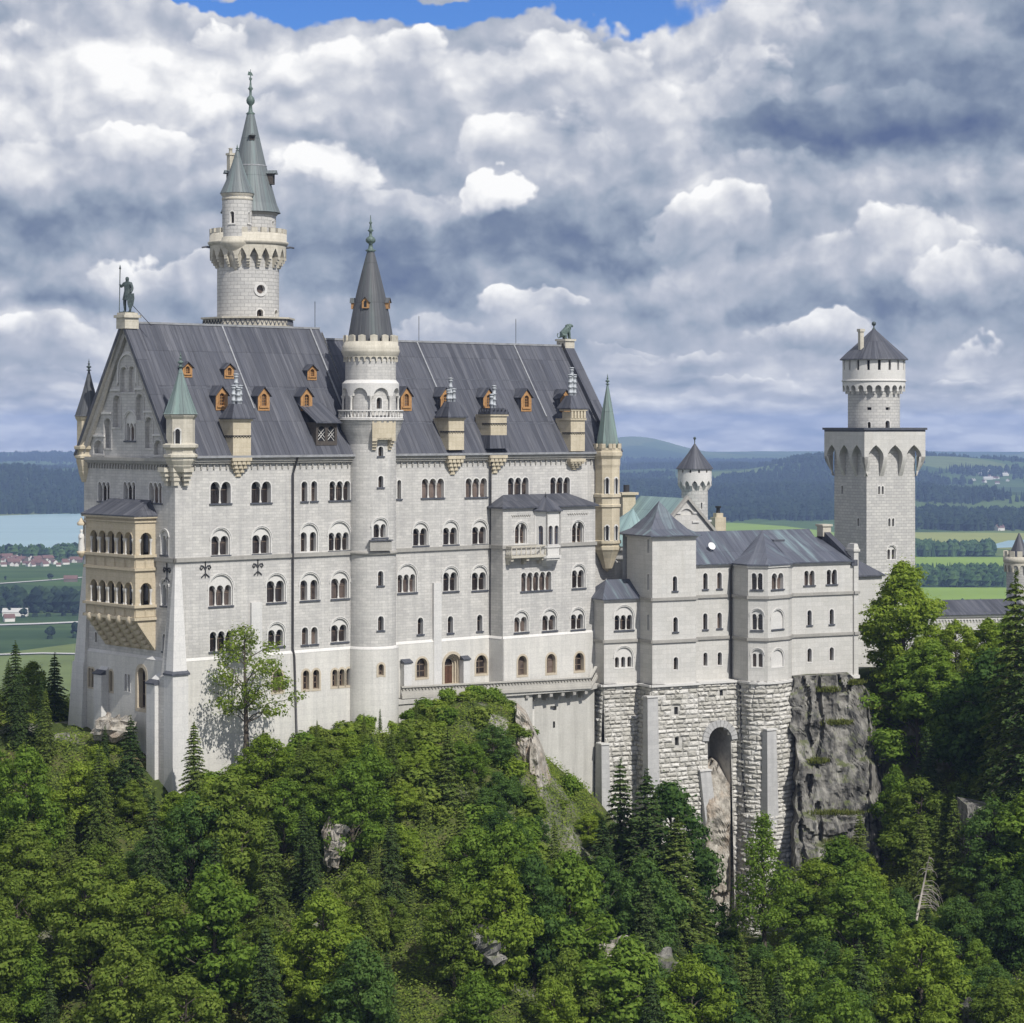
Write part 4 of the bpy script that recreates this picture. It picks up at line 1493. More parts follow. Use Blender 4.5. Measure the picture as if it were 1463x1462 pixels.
# ---- dormers
def dormer(px, py_t, py_b, wpx, v0, z0, s, parent=palace):
    u, v, z = on_slope(px, py_b, v0, z0, s)
    sz = P.w(u, v)[1] / F
    H = (py_b - py_t) * sz; Wd = wpx * sz / 0.76
    vf = v - 0.25
    hw = Wd / 2; he = H * 0.60
    vb = lambda zz: v0 + (z + zz - z0) / s       # where the slope reaches that height
    dpl = Plane(P, (u - hw, vf), (u + hw, vf))
    m = MB()
    outer = [(0, z - .25), (Wd, z - .25), (Wd, z + he), (Wd / 2, z + H * .93), (0, z + he)]
    hole = arch_loop(Wd * .29, Wd * .71, z + H * .12, z + H * .66, 8)
    cut_sheet(m, dpl, outer, [hole])
    loop_ribbon(m, dpl, hole, -0.06, 0.22)
    Lo = offset_loop(hole, 0.09)
    loop_ribbon(m, dpl, Lo, -.06, -.06, 0, True, hole); loop_ribbon(m, dpl, Lo, 0, -.06)
    band(m, dpl, Wd * .1, Wd * .9, z + H * .02, z + H * .09, -.12, 0)
    d = m.build('dormer', M['wood_orange'], parent)
    m = MB()
    for uu in (u - hw, u + hw):
        m.face([(uu, vf, z - .25), (uu, vb(-.25), z - .25), (uu, vb(he) , z + he), (uu, vf, z + he)])
    # barge boards + little gabled roof
    e = 0.16
    ft = vf - 0.22
    for sg in (-1, 1):
        ua = u + sg * (hw + e); zz = he - e * (H * .36) / hw
        zt = H * .97
        q = [(ua, ft, z + zz), (u, ft, z + zt), (u, vb(zt), z + zt), (ua, vb(zz), z + zz)]
        up = [(p[0], p[1], p[2] + .09) for p in q]
        m.mesh(q + up, [(0, 1, 2, 3), (7, 6, 5, 4), (0, 4, 5, 1), (0, 3, 7, 4)])
    m.build('dormer_roof', M['roof_lead'], d)
    m = MB()
    m.face([dpl(*p, .22) for p in offset_loop(hole, .04)])
    c0, c1 = Wd * .29, Wd * .71
    for q in range(1, 3):
        x = c0 + (c1 - c0) * q / 3
        band(m, dpl, x - .025, x + .025, z + H * .12, z + H * .63, .16, .21, 1)
    for q in range(1, 4):
        yv = z + H * (.12 + .13 * q)
        band(m, dpl, c0, c1, yv - .025, yv + .025, .16, .21, 1)
    m.build('pane', [M['glass'], M['wood_orange']], d)
A1 = (-0.6, ZE, PITCH); A2 = (s2v, ZE, PITCH2)
for px, yt, yb in ((266, 517, 536), (325.7, 519, 538), (444, 521, 540)):
    dormer(px, yt, yb, 12.5, *A1)
for px, yt, yb in ((315, 551, 583), (375, 552, 583.5), (436, 553, 584)):
    dormer(px, yt, yb, 15.5, *A1)
for px, yt, yb in ((578.5, 552, 584), (634.5, 553, 584), (696, 554, 585), (750, 555, 585), (806, 556, 586)):
    dormer(px, yt, yb, 15.0, *A2)
# shed dormer of dark boards with two latticed lights
u0, v0, z0 = on_slope(450, 634); u1 = on_slope(480, 634)[0]
vf = v0 - .2; zt = z0 + 2.3
dp = Plane(P, (u0, vf), (u1, vf)); Wd = u1 - u0
m = MB()
hs = [arch_loop(Wd * .10, Wd * .44, z0 + .25, z0 + 1.9, 8), arch_loop(Wd * .56, Wd * .90, z0 + .25, z0 + 1.9, 8)]
cut_sheet(m, dp, [(0, z0 - .2), (Wd, z0 - .2), (Wd, zt), (0, zt)], hs)
for h in hs: loop_ribbon(m, dp, h, 0, .2)
for uu in (u0, u1):
    m.face([(uu, vf, z0 - .2), (uu, vf, zt), (uu, v0 + (zt - z0) / PITCH, zt), (uu, v0, z0 - .2)])
d = m.build('shed_dormer', M['wood_dark'], palace)
m = MB()
q = [(u0 - .3, vf - .45, zt - .1), (u1 + .3, vf - .45, zt - .1), (u1 + .3, v0 + (zt + 2.0 - z0) / PITCH, zt + 2.0), (u0 - .3, v0 + (zt + 2.0 - z0) / PITCH, zt + 2.0)]
m.mesh(q + [(p[0], p[1], p[2] + .12) for p in q], [(3, 2, 1, 0), (4, 5, 6, 7), (0, 1, 5, 4), (1, 2, 6, 5), (3, 0, 4, 7)])
m.build('dormer_roof', M['roof_lead'], d)
m = MB()
for h in hs:
    m.face([dp(*p, .2) for p in h], 0)
    xa, xb = min(p[0] for p in h), max(p[0] for p in h)
    for k in range(-1, 5):
        for sgn in (1, -1):
            zb_ = z0 + .3 + k * .38
            p0 = (xa, zb_ if sgn > 0 else zb_ + (xb - xa)); p1 = (xb, zb_ + (xb - xa) if sgn > 0 else zb_)
            if min(p0[1], p1[1]) > z0 + .25 and max(p0[1], p1[1]) < z0 + 1.85:
                m.tube([dp(p0[0], p0[1], .15), dp(p1[0], p1[1], .15)], .035, 4, 1)
m.build('pane', [M['hollow'], M['trim']], d)

# ---- house-shaped chimneys on the eaves
def chimney(xl, xr, yt, yb, hat_t, pots, ytop, style, corbel=None):
    """xl..xr front face columns, yt..yb body rows, hat_t row of hat top, ytop row of pot tops"""
    v0 = (-0.75 if xl < 500 else VR - .75)
    ua, ub = P.U(xl, v0), P.U(xr, v0)
    zt, zb = P.Z(ua, v0, yt), P.Z(ua, v0, yb)
    dp_ = 1.5
    m = MB()
    m.box(ua, ub, v0, v0 + dp_ + 1.2, zb - .4, zt)
    m.box(ua - .15, ub + .15, v0 - .15, v0 + dp_ + .6, zt - .22, zt)
    zm = zb + (zt - zb) * (.42 if style != 'box' else .5)
    pl = Plane(P, (ua, v0), (ub, v0)); pe = Plane(P, (ua, v0 + dp_), (ua, v0))
    for q, L_ in ((pl, ub - ua), (pe, dp_)):
        band(m, q, 0, L_, zm + .3, zm + .38, -.05, .02, 1)
        n = 6 if q is pl else 5
        for k in range(n):
            m.tube([q(L_ * k / n, zm + .3, -.03), q(L_ * (k + .5) / n, zm + .12, -.03), q(L_ * (k + 1) / n, zm + .3, -.03)], .04, 4, 1)
    c = m.build('chimney', [M['sandstone'], M['iron']], palace)
    hz = P.Z(ua, v0, hat_t)
    hm = MB()
    cu, cv = (ua + ub) / 2, v0 + dp_ / 2 + .2
    if style == 'crown':
        hm.box(ua - .2, ub + .2, v0 - .2, v0 + dp_ + .5, zt, zt + .3)
        for k in range(5):
            x = ua - .2 + (ub - ua + .4) * (k + .15) / 5
            hm.box(x, x + (ub - ua) * .13, v0 - .2, v0 - .02, zt + .3, zt + .55)
            hm.box(x, x + (ub - ua) * .13, v0 + dp_ + .3, v0 + dp_ + .5, zt + .3, zt + .55)
        for k in range(4):
            y = v0 - .1 + (dp_ + .3) * k / 4
            hm.box(ua - .2, ua - .02, y, y + .25, zt + .3, zt + .55)
        hm.box(ua + .1, ub - .1, v0 + .1, v0 + dp_ + .2, zt + .3, hz)
    else:
        if style == 'crenel':
            hm2 = MB()
            for k in range(5):
                x = ua - .12 + (ub - ua + .24) * (k + .1) / 5
                hm2.box(x, x + (ub - ua) * .14, v0 - .2, v0 + .02, zt, zt + .9)
            hm2.box(ua, ub, v0, v0 + dp_, zt, zt + .8)
            hm2.box(ua - .2, ub + .2, v0 - .25, v0 + dp_ + .3, zt + .9, zt + 1.1)
            hm2.build('chimney_crown', M['sandstone'], c)
            zt += 1.1
        e = .35
        b_ = [(ua - e, v0 - e), (ub + e, v0 - e), (ub + e, v0 + dp_ + .6), (ua - e, v0 + dp_ + .6)]
        hm.prism(b_, zt, zt + .14)
        tpoly = [(cu - .65, cv - .45), (cu + .65, cv - .45), (cu + .65, cv + .45), (cu - .65, cv + .45)]
        hm.prism(b_, zt + .14, hz, inset=tpoly)
    hm.build('chimney_cap', M['roof_lead'], c)
    zp = P.Z(ua, v0, ytop)
    for (du, dv, fr_) in pots:
        qm = MB()
        top = hz + (zp - hz) * fr_
        r = .20
        prof = [(r, hz - .15)]
        k = max(2, int((top - hz) / .55))
        for i in range(k):
            zz = hz + (top - hz) * (i + .55) / k
            prof += [(r, zz - .09), (r * 1.3, zz - .06), (r * 1.3, zz + .06), (r, zz + .09)]
        prof += [(r, top - .12), (r * 1.55, top - .08), (r * 1.55, top), (0.02, top + .06)]
        qm.lathe(cu + du, cv + dv, prof, 10)
        qm.build('chimney_pot', M['pot_metal'], c)
    if corbel:
        cm = MB()
        y0, y1 = corbel
        z0, z1 = P.Z(ua, v0, y1), P.Z(ua, v0, y0)
        vw = 0 if xl < 500 else VR
        n = 4
        for i in range(n):
            f0 = i / n
            za, zb2 = z1 - (z1 - z0) * (i + 1) / n, z1 - (z1 - z0) * i / n
            ins = (ub - ua) * .5 * f0 * .9
            for q in range(n - i):
                wd = (ub - ua - 2 * ins) / (n - i)
                x = ua + ins + q * wd
                cm.box(x + wd * .12, x + wd * .88, v0 + (vw - v0) * f0, vw + .1, za + .05, zb2)
            cm.box(ua + ins, ub - ins, v0 + (vw - v0) * f0 + .12, vw + .1, za, zb2)
        cm.box(ua - .1, ub + .1, v0 - .08, vw + .05, z1, z1 + .35)
        cm.build('chimney_corbel', M['sandstone'], c)
chimney(333, 358.5, 599, 648, 577, [(-.42, 0, .62), (0, .15, 1.0), (.42, 0, .62), (0, -.25, .55)], 534, 'hat', (659, 682))
chimney(641, 663, 597, 638, 574, [(-.4, 0, .5), (0, .1, 1.0), (.4, 0, .55)], 540, 'hat', (656, 679))
chimney(701, 724, 592, 622, 583, [(-.3, 0, .62), (.2, .1, 1.0)], 551, 'crown', (655, 677))
chimney(815.5, 835.5, 598, 640, 565, [(-.36, 0, .75), (0, .12, 1.0), (.36, 0, .75)], 525, 'crenel', (660, 672))
# lean-to lead skirt at the foot of the second chimney
ua, ub = P.U(698, -.2), P.U(728, -.2)
m = MB()
zq = P.Z(ua, 0, 622); zq0 = P.Z(ua, 0, 641)
m.prism([(ua, -.45), (ub, -.45), (ub, 2.2), (ua, 2.2)], zq0, zq, inset=[(ua + .3, -.1), (ub - .3, -.1), (ub - .3, 2.2), (ua + .3, 2.2)])
m.build('chimney_skirt', M['roof_lead'], palace)

# ---- corner turrets on the eaves
def finial(cu, cv, z0, z1, r, parent, mat='bronze_green', vane=None, name='finial'):
    m = MB()
    h = z1 - z0
    prof = [(r * .5, z0 - h * .06), (r * 1.1, z0), (r * .5, z0 + h * .05), (r * .35, z0 + h * .18), (r * .9, z0 + h * .24), (r * 1.0, z0 + h * .30), (r * .8, z0 + h * .36),
            (r * .3, z0 + h * .41), (r * .28, z0 + h * .52), (r * .62, z0 + h * .56), (r * .28, z0 + h * .61), (r * .16, z0 + h * .74), (r * .36, z0 + h * .78), (r * .14, z0 + h * .82), (r * .05, z1)]
    m.lathe(cu, cv, prof, 10)
    if vane:
        m.mesh([(cu - vane, cv, z0 + h * .86), (cu + vane * .9, cv, z0 + h * .86), (cu + vane * .4, cv, z0 + h * .93), (cu - vane * .7, cv, z0 + h * .95)],
               [(0, 1, 2, 3)])
        m.tube([(cu - vane * .9, cv - vane * .5, z0 + h * .80), (cu + vane * .9, cv + vane * .5, z0 + h * .80)], r * .07, 4)
    return m.build(name, M[mat], parent)


def spire_prof(r, z0, z1, flare=0.14, tip=.06):
    h = z1 - z0
    return [(r, z0), (r * .93, z0 + h * .02), (r * (1 - flare), z0 + h * .09), (r * .70, z0 + h * .24), (r * .46, z0 + h * .48), (r * .22, z0 + h * .76), (tip, z1)]


# near corner turret
def corner_turret(px, v, rows, rad, spire_mat, seg=8, body='turret_stone', windows=(), fin=None):
    u = P.U(px, v)
    Z = lambda y: P.Z(u, v, y)
    m = MB()
    ytop, ycorn, ymid, ybot = rows
    m.lathe(u, v, [(0.05, Z(ybot)), (rad * .55, Z(ybot) + .1), (rad * .8, Z(ybot - (ybot - ymid) * .45)), (rad * .8, Z(ybot - (ybot - ymid) * .5)), (rad * .98, Z(ymid) - .3), (rad * .98, Z(ymid)), (rad * 1.1, Z(ymid) + .05), (rad * 1.1, Z(ymid) + .3),
                   (rad * .93, Z(ymid) + .45), (rad * .93, Z(ycorn) - .35), (rad * 1.14, Z(ycorn) - .1), (rad * 1.14, Z(ycorn) + .18), (rad * .92, Z(ycorn) + .32), (rad * .92, Z(ytop) - .5),
                   (rad * 1.06, Z(ytop) - .2), (rad * 1.06, Z(ytop))], seg, smooth=False, rot=PI / seg)
    t = m.build('turret', M[body], palace)
    return t, u, v, Z
t, u, v, Z = corner_turret(258, -0.15, (592, 638, 654, 676), 1.62, 'spire_green')
m = MB(); m.lathe(u, v, spire_prof(1.85, Z(592), Z(523)), 8, smooth=False, rot=PI / 8); m.build('spire', M['spire_green'], t)
finial(u, v, Z(524), Z(503), .32, t)
# window niche of the turret: opening frame set proud of the facet facing the eye
def turret_window(t, u, v, rad, px, yt, ys, wd, ang=None):
    wx, wy = P.w(u, v)
    fa = math.atan2(-wy, -wx) - P.a if ang is None else ang
    fa = round((fa - 0) / (PI / 4)) * (PI / 4)
    rr = rad * .93 * math.cos(PI / 8)
    c = (u + rr * math.cos(fa), v + rr * math.sin(fa)); tg = (-math.sin(fa), math.cos(fa))
    pl = Plane(P, (c[0] - tg[0] * wd, c[1] - tg[1] * wd), (c[0] + tg[0] * wd, c[1] + tg[1] * wd))
    z0, z1 = P.Z(*c, ys), P.Z(*c, yt)
    L = arch_loop(wd * .6, wd * 1.4, z0, z1, 8)
    m = MB()
    m.face([pl(*p, -.02) for p in L], 1)
    Lo = offset_loop(L, .14)
    loop_ribbon(m, pl, Lo, -.1, -.1, 0, True, L); loop_ribbon(m, pl, Lo, .02, -.1); loop_ribbon(m, pl, L, -.1, -.02)
    for x in (wd * .52, wd * 1.48):
        q = pl(x, 0, -.12)
        m.lathe(q[0], q[1], [(.09, z0), (.06, z0 + .1), (.06, z1 - wd * .5), (.11, z1 - wd * .4)], 8)
    m.build('window', [M['trim'], M['hollow']], t)
turret_window(t, u, v, 1.62, 258, 613, 635, .62)
# splayed double bracket below it
m = MB()
for (du, dv) in ((-.2, .95), (.95, -.2), (.45, .45)):
    for k in range(4):
        z1 = Z(668 + k * 6.5); z0 = Z(668 + (k + 1) * 6.5)
        s_ = .62 - .11 * k
        e = .35 + .18 * (3 - k)
        cu, cv = (-.15 - .14 * (3 - k), du if False else .8 + .1 * k) if (du, dv) == (-.2, .95) else ((.9 + .08 * k, -.15 - .14 * (3 - k)) if (du, dv) == (.95, -.2) else (0.05, 0.05))
        m.box(cu - s_, cu + s_, cv - s_, cv + s_, z0, z1)
m.build('turret_bracket', M['turret_stone'], palace)
# far gable corner turret
t, u, v, Z = corner_turret(127, 17.9, (595, 640, 655, 690), 1.4, 'spire_dark', body='sandstone')
m = MB(); m.lathe(u, v, spire_prof(1.62, Z(595), Z(528)), 8, smooth=False, rot=PI / 8); m.build('spire', M['spire_dark'], t)
finial(u, v, Z(529), Z(513), .28, t, 'bronze_dark')
# right hand turret, a tall octagon hung on the corner down three storeys
u, v = P.U(868, -0.1), -0.1
Z = lambda y: P.Z(u, v, y)
r = 1.55
m = MB()
m.lathe(u, v, [(.05, Z(817)), (.6, Z(812)), (1.1, Z(797)), (1.5, Z(788)), (r * 1.08, Z(785)), (r * 1.08, Z(781)), (r, Z(780)), (r, Z(777)), (r * 1.12, Z(776)), (r * 1.12, Z(772.5)), (r, Z(771.5)), (r, Z(725)), (r * 1.1, Z(724)), (r * 1.1, Z(721)),
               (r, Z(720)), (r, Z(711)), (r * 1.12, Z(710)), (r * 1.12, Z(706)), (r, Z(705)), (r, Z(668)), (r * 1.05, Z(664)), (r * 1.05, Z(656)), (r * 1.22, Z(651)), (r * 1.22, Z(646)), (r * 1.10, Z(645)), (r * 1.10, Z(640)), (r * .9, Z(640)), (r * .9, Z(641))], 8, smooth=False, rot=PI / 8)
for k in range(8):
    a = k * PI / 4
    for off in (-.26, .26):
        c = (u + r * 1.02 * math.cos(a + off), v + r * 1.02 * math.sin(a + off))
        t_ = (-math.sin(a), math.cos(a)); n_ = (math.cos(a), math.sin(a))
        q = []
        for z in (Z(641), Z(634)):
            for (i, j) in ((-1, -1), (1, -1), (1, 1), (-1, 1)):
                q.append((c[0] + t_[0] * .22 * i + n_[0] * .12 * j, c[1] + t_[1] * .22 * i + n_[1] * .12 * j, z))
        m.mesh(q, [(4, 5, 6, 7), (0, 1, 5, 4), (1, 2, 6, 5), (2, 3, 7, 6), (3, 0, 4, 7)])
t = m.build('turret', M['sandstone'], palace)
m = MB(); m.lathe(u, v, [(1.42, Z(641)), (1.36, Z(630)), (.72, Z(588)), (.08, Z(548))], 8, smooth=False, rot=PI / 8); m.build('spire', M['spire_green'], t)
finial(u, v, Z(549), Z(534), .26, t)
for yt, ys in ((683, 706), (751, 772)):
    for da in (0, PI / 4):
        wx, wy = P.w(u, v)
        turret_window(t, u, v, r * 1.075, 868, yt, ys, .45, math.atan2(-wy, -wx) - P.a + da - .2)

# ---- the projecting bay on the right of the front
VB = -1.75
ub0 = P.U(718.4, VB); ub1 = P.U(850.5, VB)
bl = Plane(P, (ub0, VR), (ub0, VB)); bf = Plane(P, (ub0, VB), (ub1, VB)); br_ = Plane(P, (ub1, VB), (ub1, VR))
ZBT = P.Z(ub0, VB, 725)
BW = Wall(bf, [(0, ZB), (ub1 - ub0, ZB), (ub1 - ub0, ZBT), (0, ZBT)])
pbB = Plane(P, (ub0 - .2, VB - .2), (ub1 + .2, VB - .2))
BWB = Wall(pbB, [(0, ZF), (ub1 - ub0 + .4, ZF), (ub1 - ub0 + .4, ZB), (0, ZB)])
w(BW, 736.5, 752, 748, 777, 2, arch=747, grid=True, sill=False); w(BW, 818, 833.5, 746.5, 775.5, 2, arch=745, grid=True, sill=False)
w(BW, 744.5, 787.5, 817.5, 844, 5)
w(BW, 818, 835.5, 814.8, 840.5, 2, arch=807.5)
w(BW, 735.5, 754, 881.8, 903.5, 2, arch=874); w(BW, 775.5, 795, 879.3, 901.3, 2, arch=871.5); w(BW, 816.5, 834.5, 877.8, 899.5, 2, arch=869.8)
w(BWB, 740, 752.5, 937, 965, 1, **bk); w(BWB, 781, 793.5, 934.3, 962, 1, **bk); w(BWB, 821.5, 834, 932.7, 958.7, 1, **bk)
BW.build('bay', M['ashlar'], palace); BWB.build('plinth', M['plinth'], palace)
m = MB()
cut_sheet(m, bl, [(0, ZF), (bl.L, ZF), (bl.L, ZBT), (0, ZBT)], []); cut_sheet(m, br_, [(0, ZF), (br_.L, ZF), (br_.L, ZBT), (0, ZBT)], [])
m.build('bay', M['ashlar'], palace)
m = MB()
m.box(ub0 - .2, ub0, VB - .2, VR - .2, ZF, ZB)
m.face([bf(-.22, ZB - .02, -.22), bf(ub1 - ub0 + .22, ZB - .02, -.22), bf(ub1 - ub0, ZB + .26, 0), bf(0, ZB + .26, 0)])
m.face([bl(0, ZB - .02, -.22), bl(bl.L, ZB - .02, -.22), bl(bl.L, ZB + .26, 0), bl(0, ZB + .26, 0)])
m.build('plinth', M['trim'], palace)
m = MB()
band(m, bf, -.2, ub1 - ub0 + .1, ZS - .30, ZS + .10, -.2, .03); band(m, bl, 0, bl.L, ZS - .30, ZS + .10, -.2, .03)
for x0, x1 in ((731, 758), (811, 840)):
    a0, a1 = bf.A(x0), bf.A(x1)
    zz = bf.B(745, 736)
    n = 9
    for k in range(n):
        m.tube([bf(a0 + (a1 - a0) * k / n, zz, -.03), bf(a0 + (a1 - a0) * (k + .5) / n, zz - .22, -.03), bf(a0 + (a1 - a0) * (k + 1) / n, zz, -.03)], .045, 4)
m.build('string_course', M['cornice'], palace)
m = MB()
ztp = ZBT + 1.35
e = .35
m.face([(ub0 - e, VB - e, ZBT), (ub1 + e, VB - e, ZBT), (ub1 - 2.2, VR + .05, ztp), (ub0 + 2.2, VR + .05, ztp)])
m.face([(ub0 - e, VR + .05, ZBT), (ub0 - e, VB - e, ZBT), (ub0 + 2.2, VR + .05, ztp)])
m.face([(ub1 + e, VB - e, ZBT), (ub1 + e, VR + .05, ZBT), (ub1 - 2.2, VR + .05, ztp)])
m.box(ub0 - e, ub1 + e, VB - e, VR, ZBT - .18, ZBT - .003)
m.build('bay_roof', M['roof_lead'], palace)
# polygonal oriel with two lancets and its balcony
uo = P.U(787, VB - .8)
oz0, oz1 = P.Z(uo, VB, 793), P.Z(uo, VB, 729)
OP = [(uo - 1.75, VB), (uo - 1.0, VB - 1.25), (uo + 1.0, VB - 1.25), (uo + 1.75, VB)]
orl = None
pls = [Plane(P, OP[i], OP[i + 1]) for i in range(3)]
wl_ = []
for i, pl in enumerate(pls):
    WW = Wall(pl, [(0, oz0), (pl.L, oz0), (pl.L, oz1), (0, oz1)])
    wl_.append(WW)
zt_, zs_ = P.Z(uo, VB - 1.2, 751), P.Z(uo, VB - 1.2, 778)
window(wl_[1], palace, (.22, .86, zs_, zt_, True), 1, glass=M['glass_blue'], sill=False, depth=.25, surround=.08)
window(wl_[1], palace, (1.14, 1.78, zs_, zt_, True), 1, glass=M['glass_blue'], sill=False, depth=.25, surround=.08)
window(wl_[0], palace, (.40, .98, zs_, zt_, True), 1, glass=M['glass_blue'], sill=False, depth=.25, surround=.08)
m = MB()
for WW in wl_:
    cut_sheet(m, WW.surf, WW.outer, WW.holes)
    for a in (0, WW.surf.L):
        q = WW.surf(a, 0, 0)
        m.lathe(q[0], q[1], [(.13, oz0), (.09, oz0 + .3), (.09, oz1 - .4), (.15, oz1 - .1), (.15, oz1)], 8)
    band(m, WW.surf, 0, WW.surf.L, zs_ - .35, zs_ - .12, -.1, 0.02)
    band(m, WW.surf, 0, WW.surf.L, oz1 - .2, oz1 + .02, -.14, 0.02)
orl = m.build('oriel', M['trim'], palace)
m = MB()
def opoly(s, dz=0):
    return [(uo + (p[0] - uo) * s, VB + (p[1] - VB) * s) for p in OP]
zc = P.Z(uo, VB, 809)
m.prism(opoly(1.12), oz0 - .3, oz0 + .02)
for k in range(4):
    m.prism(opoly(1.0 - .2 * k), oz0 - .3 - (k + 1) * (oz0 - .3 - zc) / 4, oz0 - .3 - k * (oz0 - .3 - zc) / 4)
m.build('oriel_corbel', M['trim'], orl)
m = MB()
apx = (uo, VB + .3, P.Z(uo, VB, 708))
ez = oz1 + .02
poly = [(uo - 2.1, VB), (uo - 1.2, VB - 1.55), (uo + 1.2, VB - 1.55), (uo + 2.1, VB)]
for i in range(3):
    m.face([(*poly[i], ez), (*poly[i + 1], ez), apx])
m.prism(poly, ez - .15, ez - .003)
m.build('oriel_roof', M['roof_lead'], orl)
finial(uo, VB + .1, P.Z(uo, VB, 711), P.Z(uo, VB, 702), .12, orl, 'iron')
ba0, ba1 = P.U(730.5, VB - 1.1), uo - 1.0
bz0, bz1 = P.Z(ba0, VB - 1, 795), P.Z(ba0, VB - 1, 781)
m = MB()
m.box(ba0, ba1, VB - 1.15, VB + .05, bz0 - .25, bz0 + .02)
m.box(ba0, ba1, VB - 1.15, VB - .98, bz1 - .14, bz1)
m.box(ba0, ba0 + .17, VB - .98, VB, bz1 - .14, bz1)
for k in range(8):
    x = ba0 + .06 + (ba1 - ba0 - .2) * k / 7
    m.lathe(x + .03, VB - 1.06, [(.06, bz0), (.1, bz0 + .3), (.05, bz0 + .55), (.08, bz1 - .14)], 6)
for k in range(3):
    m.lathe(ba0 + .08, VB - .8 + k * .3, [(.06, bz0), (.1, bz0 + .3), (.05, bz0 + .55), (.08, bz1 - .14)], 6)
for k in range(3):
    x = ba0 + .3 + k * (ba1 - ba0 - .6) / 2
    m.box(x - .2, x + .2, VB - .95, VB + .05, bz0 - .6, bz0 - .25)
    m.box(x - .2, x + .2, VB - .5, VB + .05, bz0 - 1.0, bz0 - .6)
m.build('balcony', M['turret_stone'], palace)

# ---- the two-storey loggia on the gable end
UL = -2.45
lv0, lv1 = P.V(193.3, UL), P.V(122.5, UL)
lp = Plane(P, (UL, lv1), (UL, lv0)); ls = Plane(P, (UL, lv0), (0, lv0)); lf = Plane(P, (0, lv1), (UL, lv1))
Lz = lambda y: P.Z(UL, lv0, y)
zl_top, zl_bot = Lz(741), Lz(887)
LW = Wall(lp, [(0, zl_bot), (lp.L, zl_bot), (lp.L, zl_top), (0, zl_top)])
LS = Wall(ls, [(0, zl_bot), (2.45, zl_bot), (2.45, zl_top), (0, zl_top)])
arc = []
for (yt, ys) in ((761, 795), (833, 866)):
    z1, z0 = Lz(yt), Lz(ys)
    n = 5
    a0, a1 = lp.L * .085, lp.L * .955
    wl = (a1 - a0) / n
    for k in range(n):
        x0 = a0 + k * wl + wl * .09; x1 = a0 + (k + 1) * wl - wl * .09
        L = arch_loop(x0, x1, z0, z1, 10)
        LW.holes.append(L); arc.append((lp, L, wl * .09))
    L = arch_loop(2.45 * .24, 2.45 * .80, z0, z1 - .05, 10)
    LS.holes.append(L); arc.append((ls, L, .3))
m = MB()
cut_sheet(m, lp, LW.outer, LW.holes); cut_sheet(m, ls, LS.outer, LS.holes)
cut_sheet(m, lf, [(0, zl_bot), (2.45, zl_bot), (2.45, zl_top), (0, zl_top)], [])
for pl, L, q in arc:
    loop_ribbon(m, pl, L, 0, .55)
    Lo = offset_loop(L, .12)[2:]
    loop_ribbon(m, pl, Lo, -.05, -.05, 0, False, L[2:]); loop_ribbon(m, pl, Lo, 0, -.05, 0, False)
for pl, Ln in ((lp, lp.L), (ls, 2.45), (lf, 2.45)):
    for y, hh, pr in ((741, .3, .35), (747, .15, .14), (797, .26, .26), (816, .28, .20), (869, .26, .26), (887, .28, .24)):
        band(m, pl, -pr if pl is not ls else 0, Ln + (pr if pl is not ls else 0), Lz(y) - .02, Lz(y) + hh, -pr, .02)
    for y0, y1 in ((799, 815), (871, 885)):
        n = 5 if pl is lp else 2
        for k in range(n):
            x0 = Ln * (k + .08) / n; x1 = Ln * (k + .92) / n
            loop = [(x0, Lz(y1) + .25), (x1, Lz(y1) + .25), (x1, Lz(y0) - .12), (x0, Lz(y0) - .12)]
            loop_ribbon(m, pl, offset_loop(loop, .08), -.06, -.06, 0, True, loop); loop_ribbon(m, pl, offset_loop(loop, .08), 0, -.06); loop_ribbon(m, pl, loop, -.06, 0)
# floors
for y in (797, 869):
    m.box(UL + .05, -.02, lv0 + .05, lv1 - .05, Lz(y) - .3, Lz(y) - .05)
# corbelled foot: side wedges and the sloped vault
zw = P.Z(0, lv0, 930)
for vv in (lv0, lv1):
    q = [(UL, vv, zl_bot), (0, vv, zl_bot), (0, vv, zw)]
    m.face(q if vv == lv0 else q[::-1])
    m.face([(UL + .02, vv + (-.02 if vv == lv0 else .02), zl_bot), (0, vv + (-.02 if vv == lv0 else .02), zl_bot), (0, vv + (-.02 if vv == lv0 else .02), zw)])
m.face([(UL, lv0, zl_bot), (UL, lv1, zl_bot), (0, lv1, zw), (0, lv0, zw)])
log = m.build('loggia', M['loggia_stone'], palace)
for pl, L, q in arc:
    z0 = L[0][1]; x0, x1 = L[0][0], L[1][0]
    sp = L[2][1]
    for x in (x0, x1):
        c = pl(x + (-q * .9 if x == x0 else q * .9) * .0, 0, .12)
        cm = MB()
        cm.lathe(c[0], c[1], [(.17, z0), (.17, z0 + .15), (.11, z0 + .28), (.10, sp - .5), (.13, sp - .35), (.20, sp - .1), (.20, sp + .02)], 8)
        cm.build('column', M['column'], log)
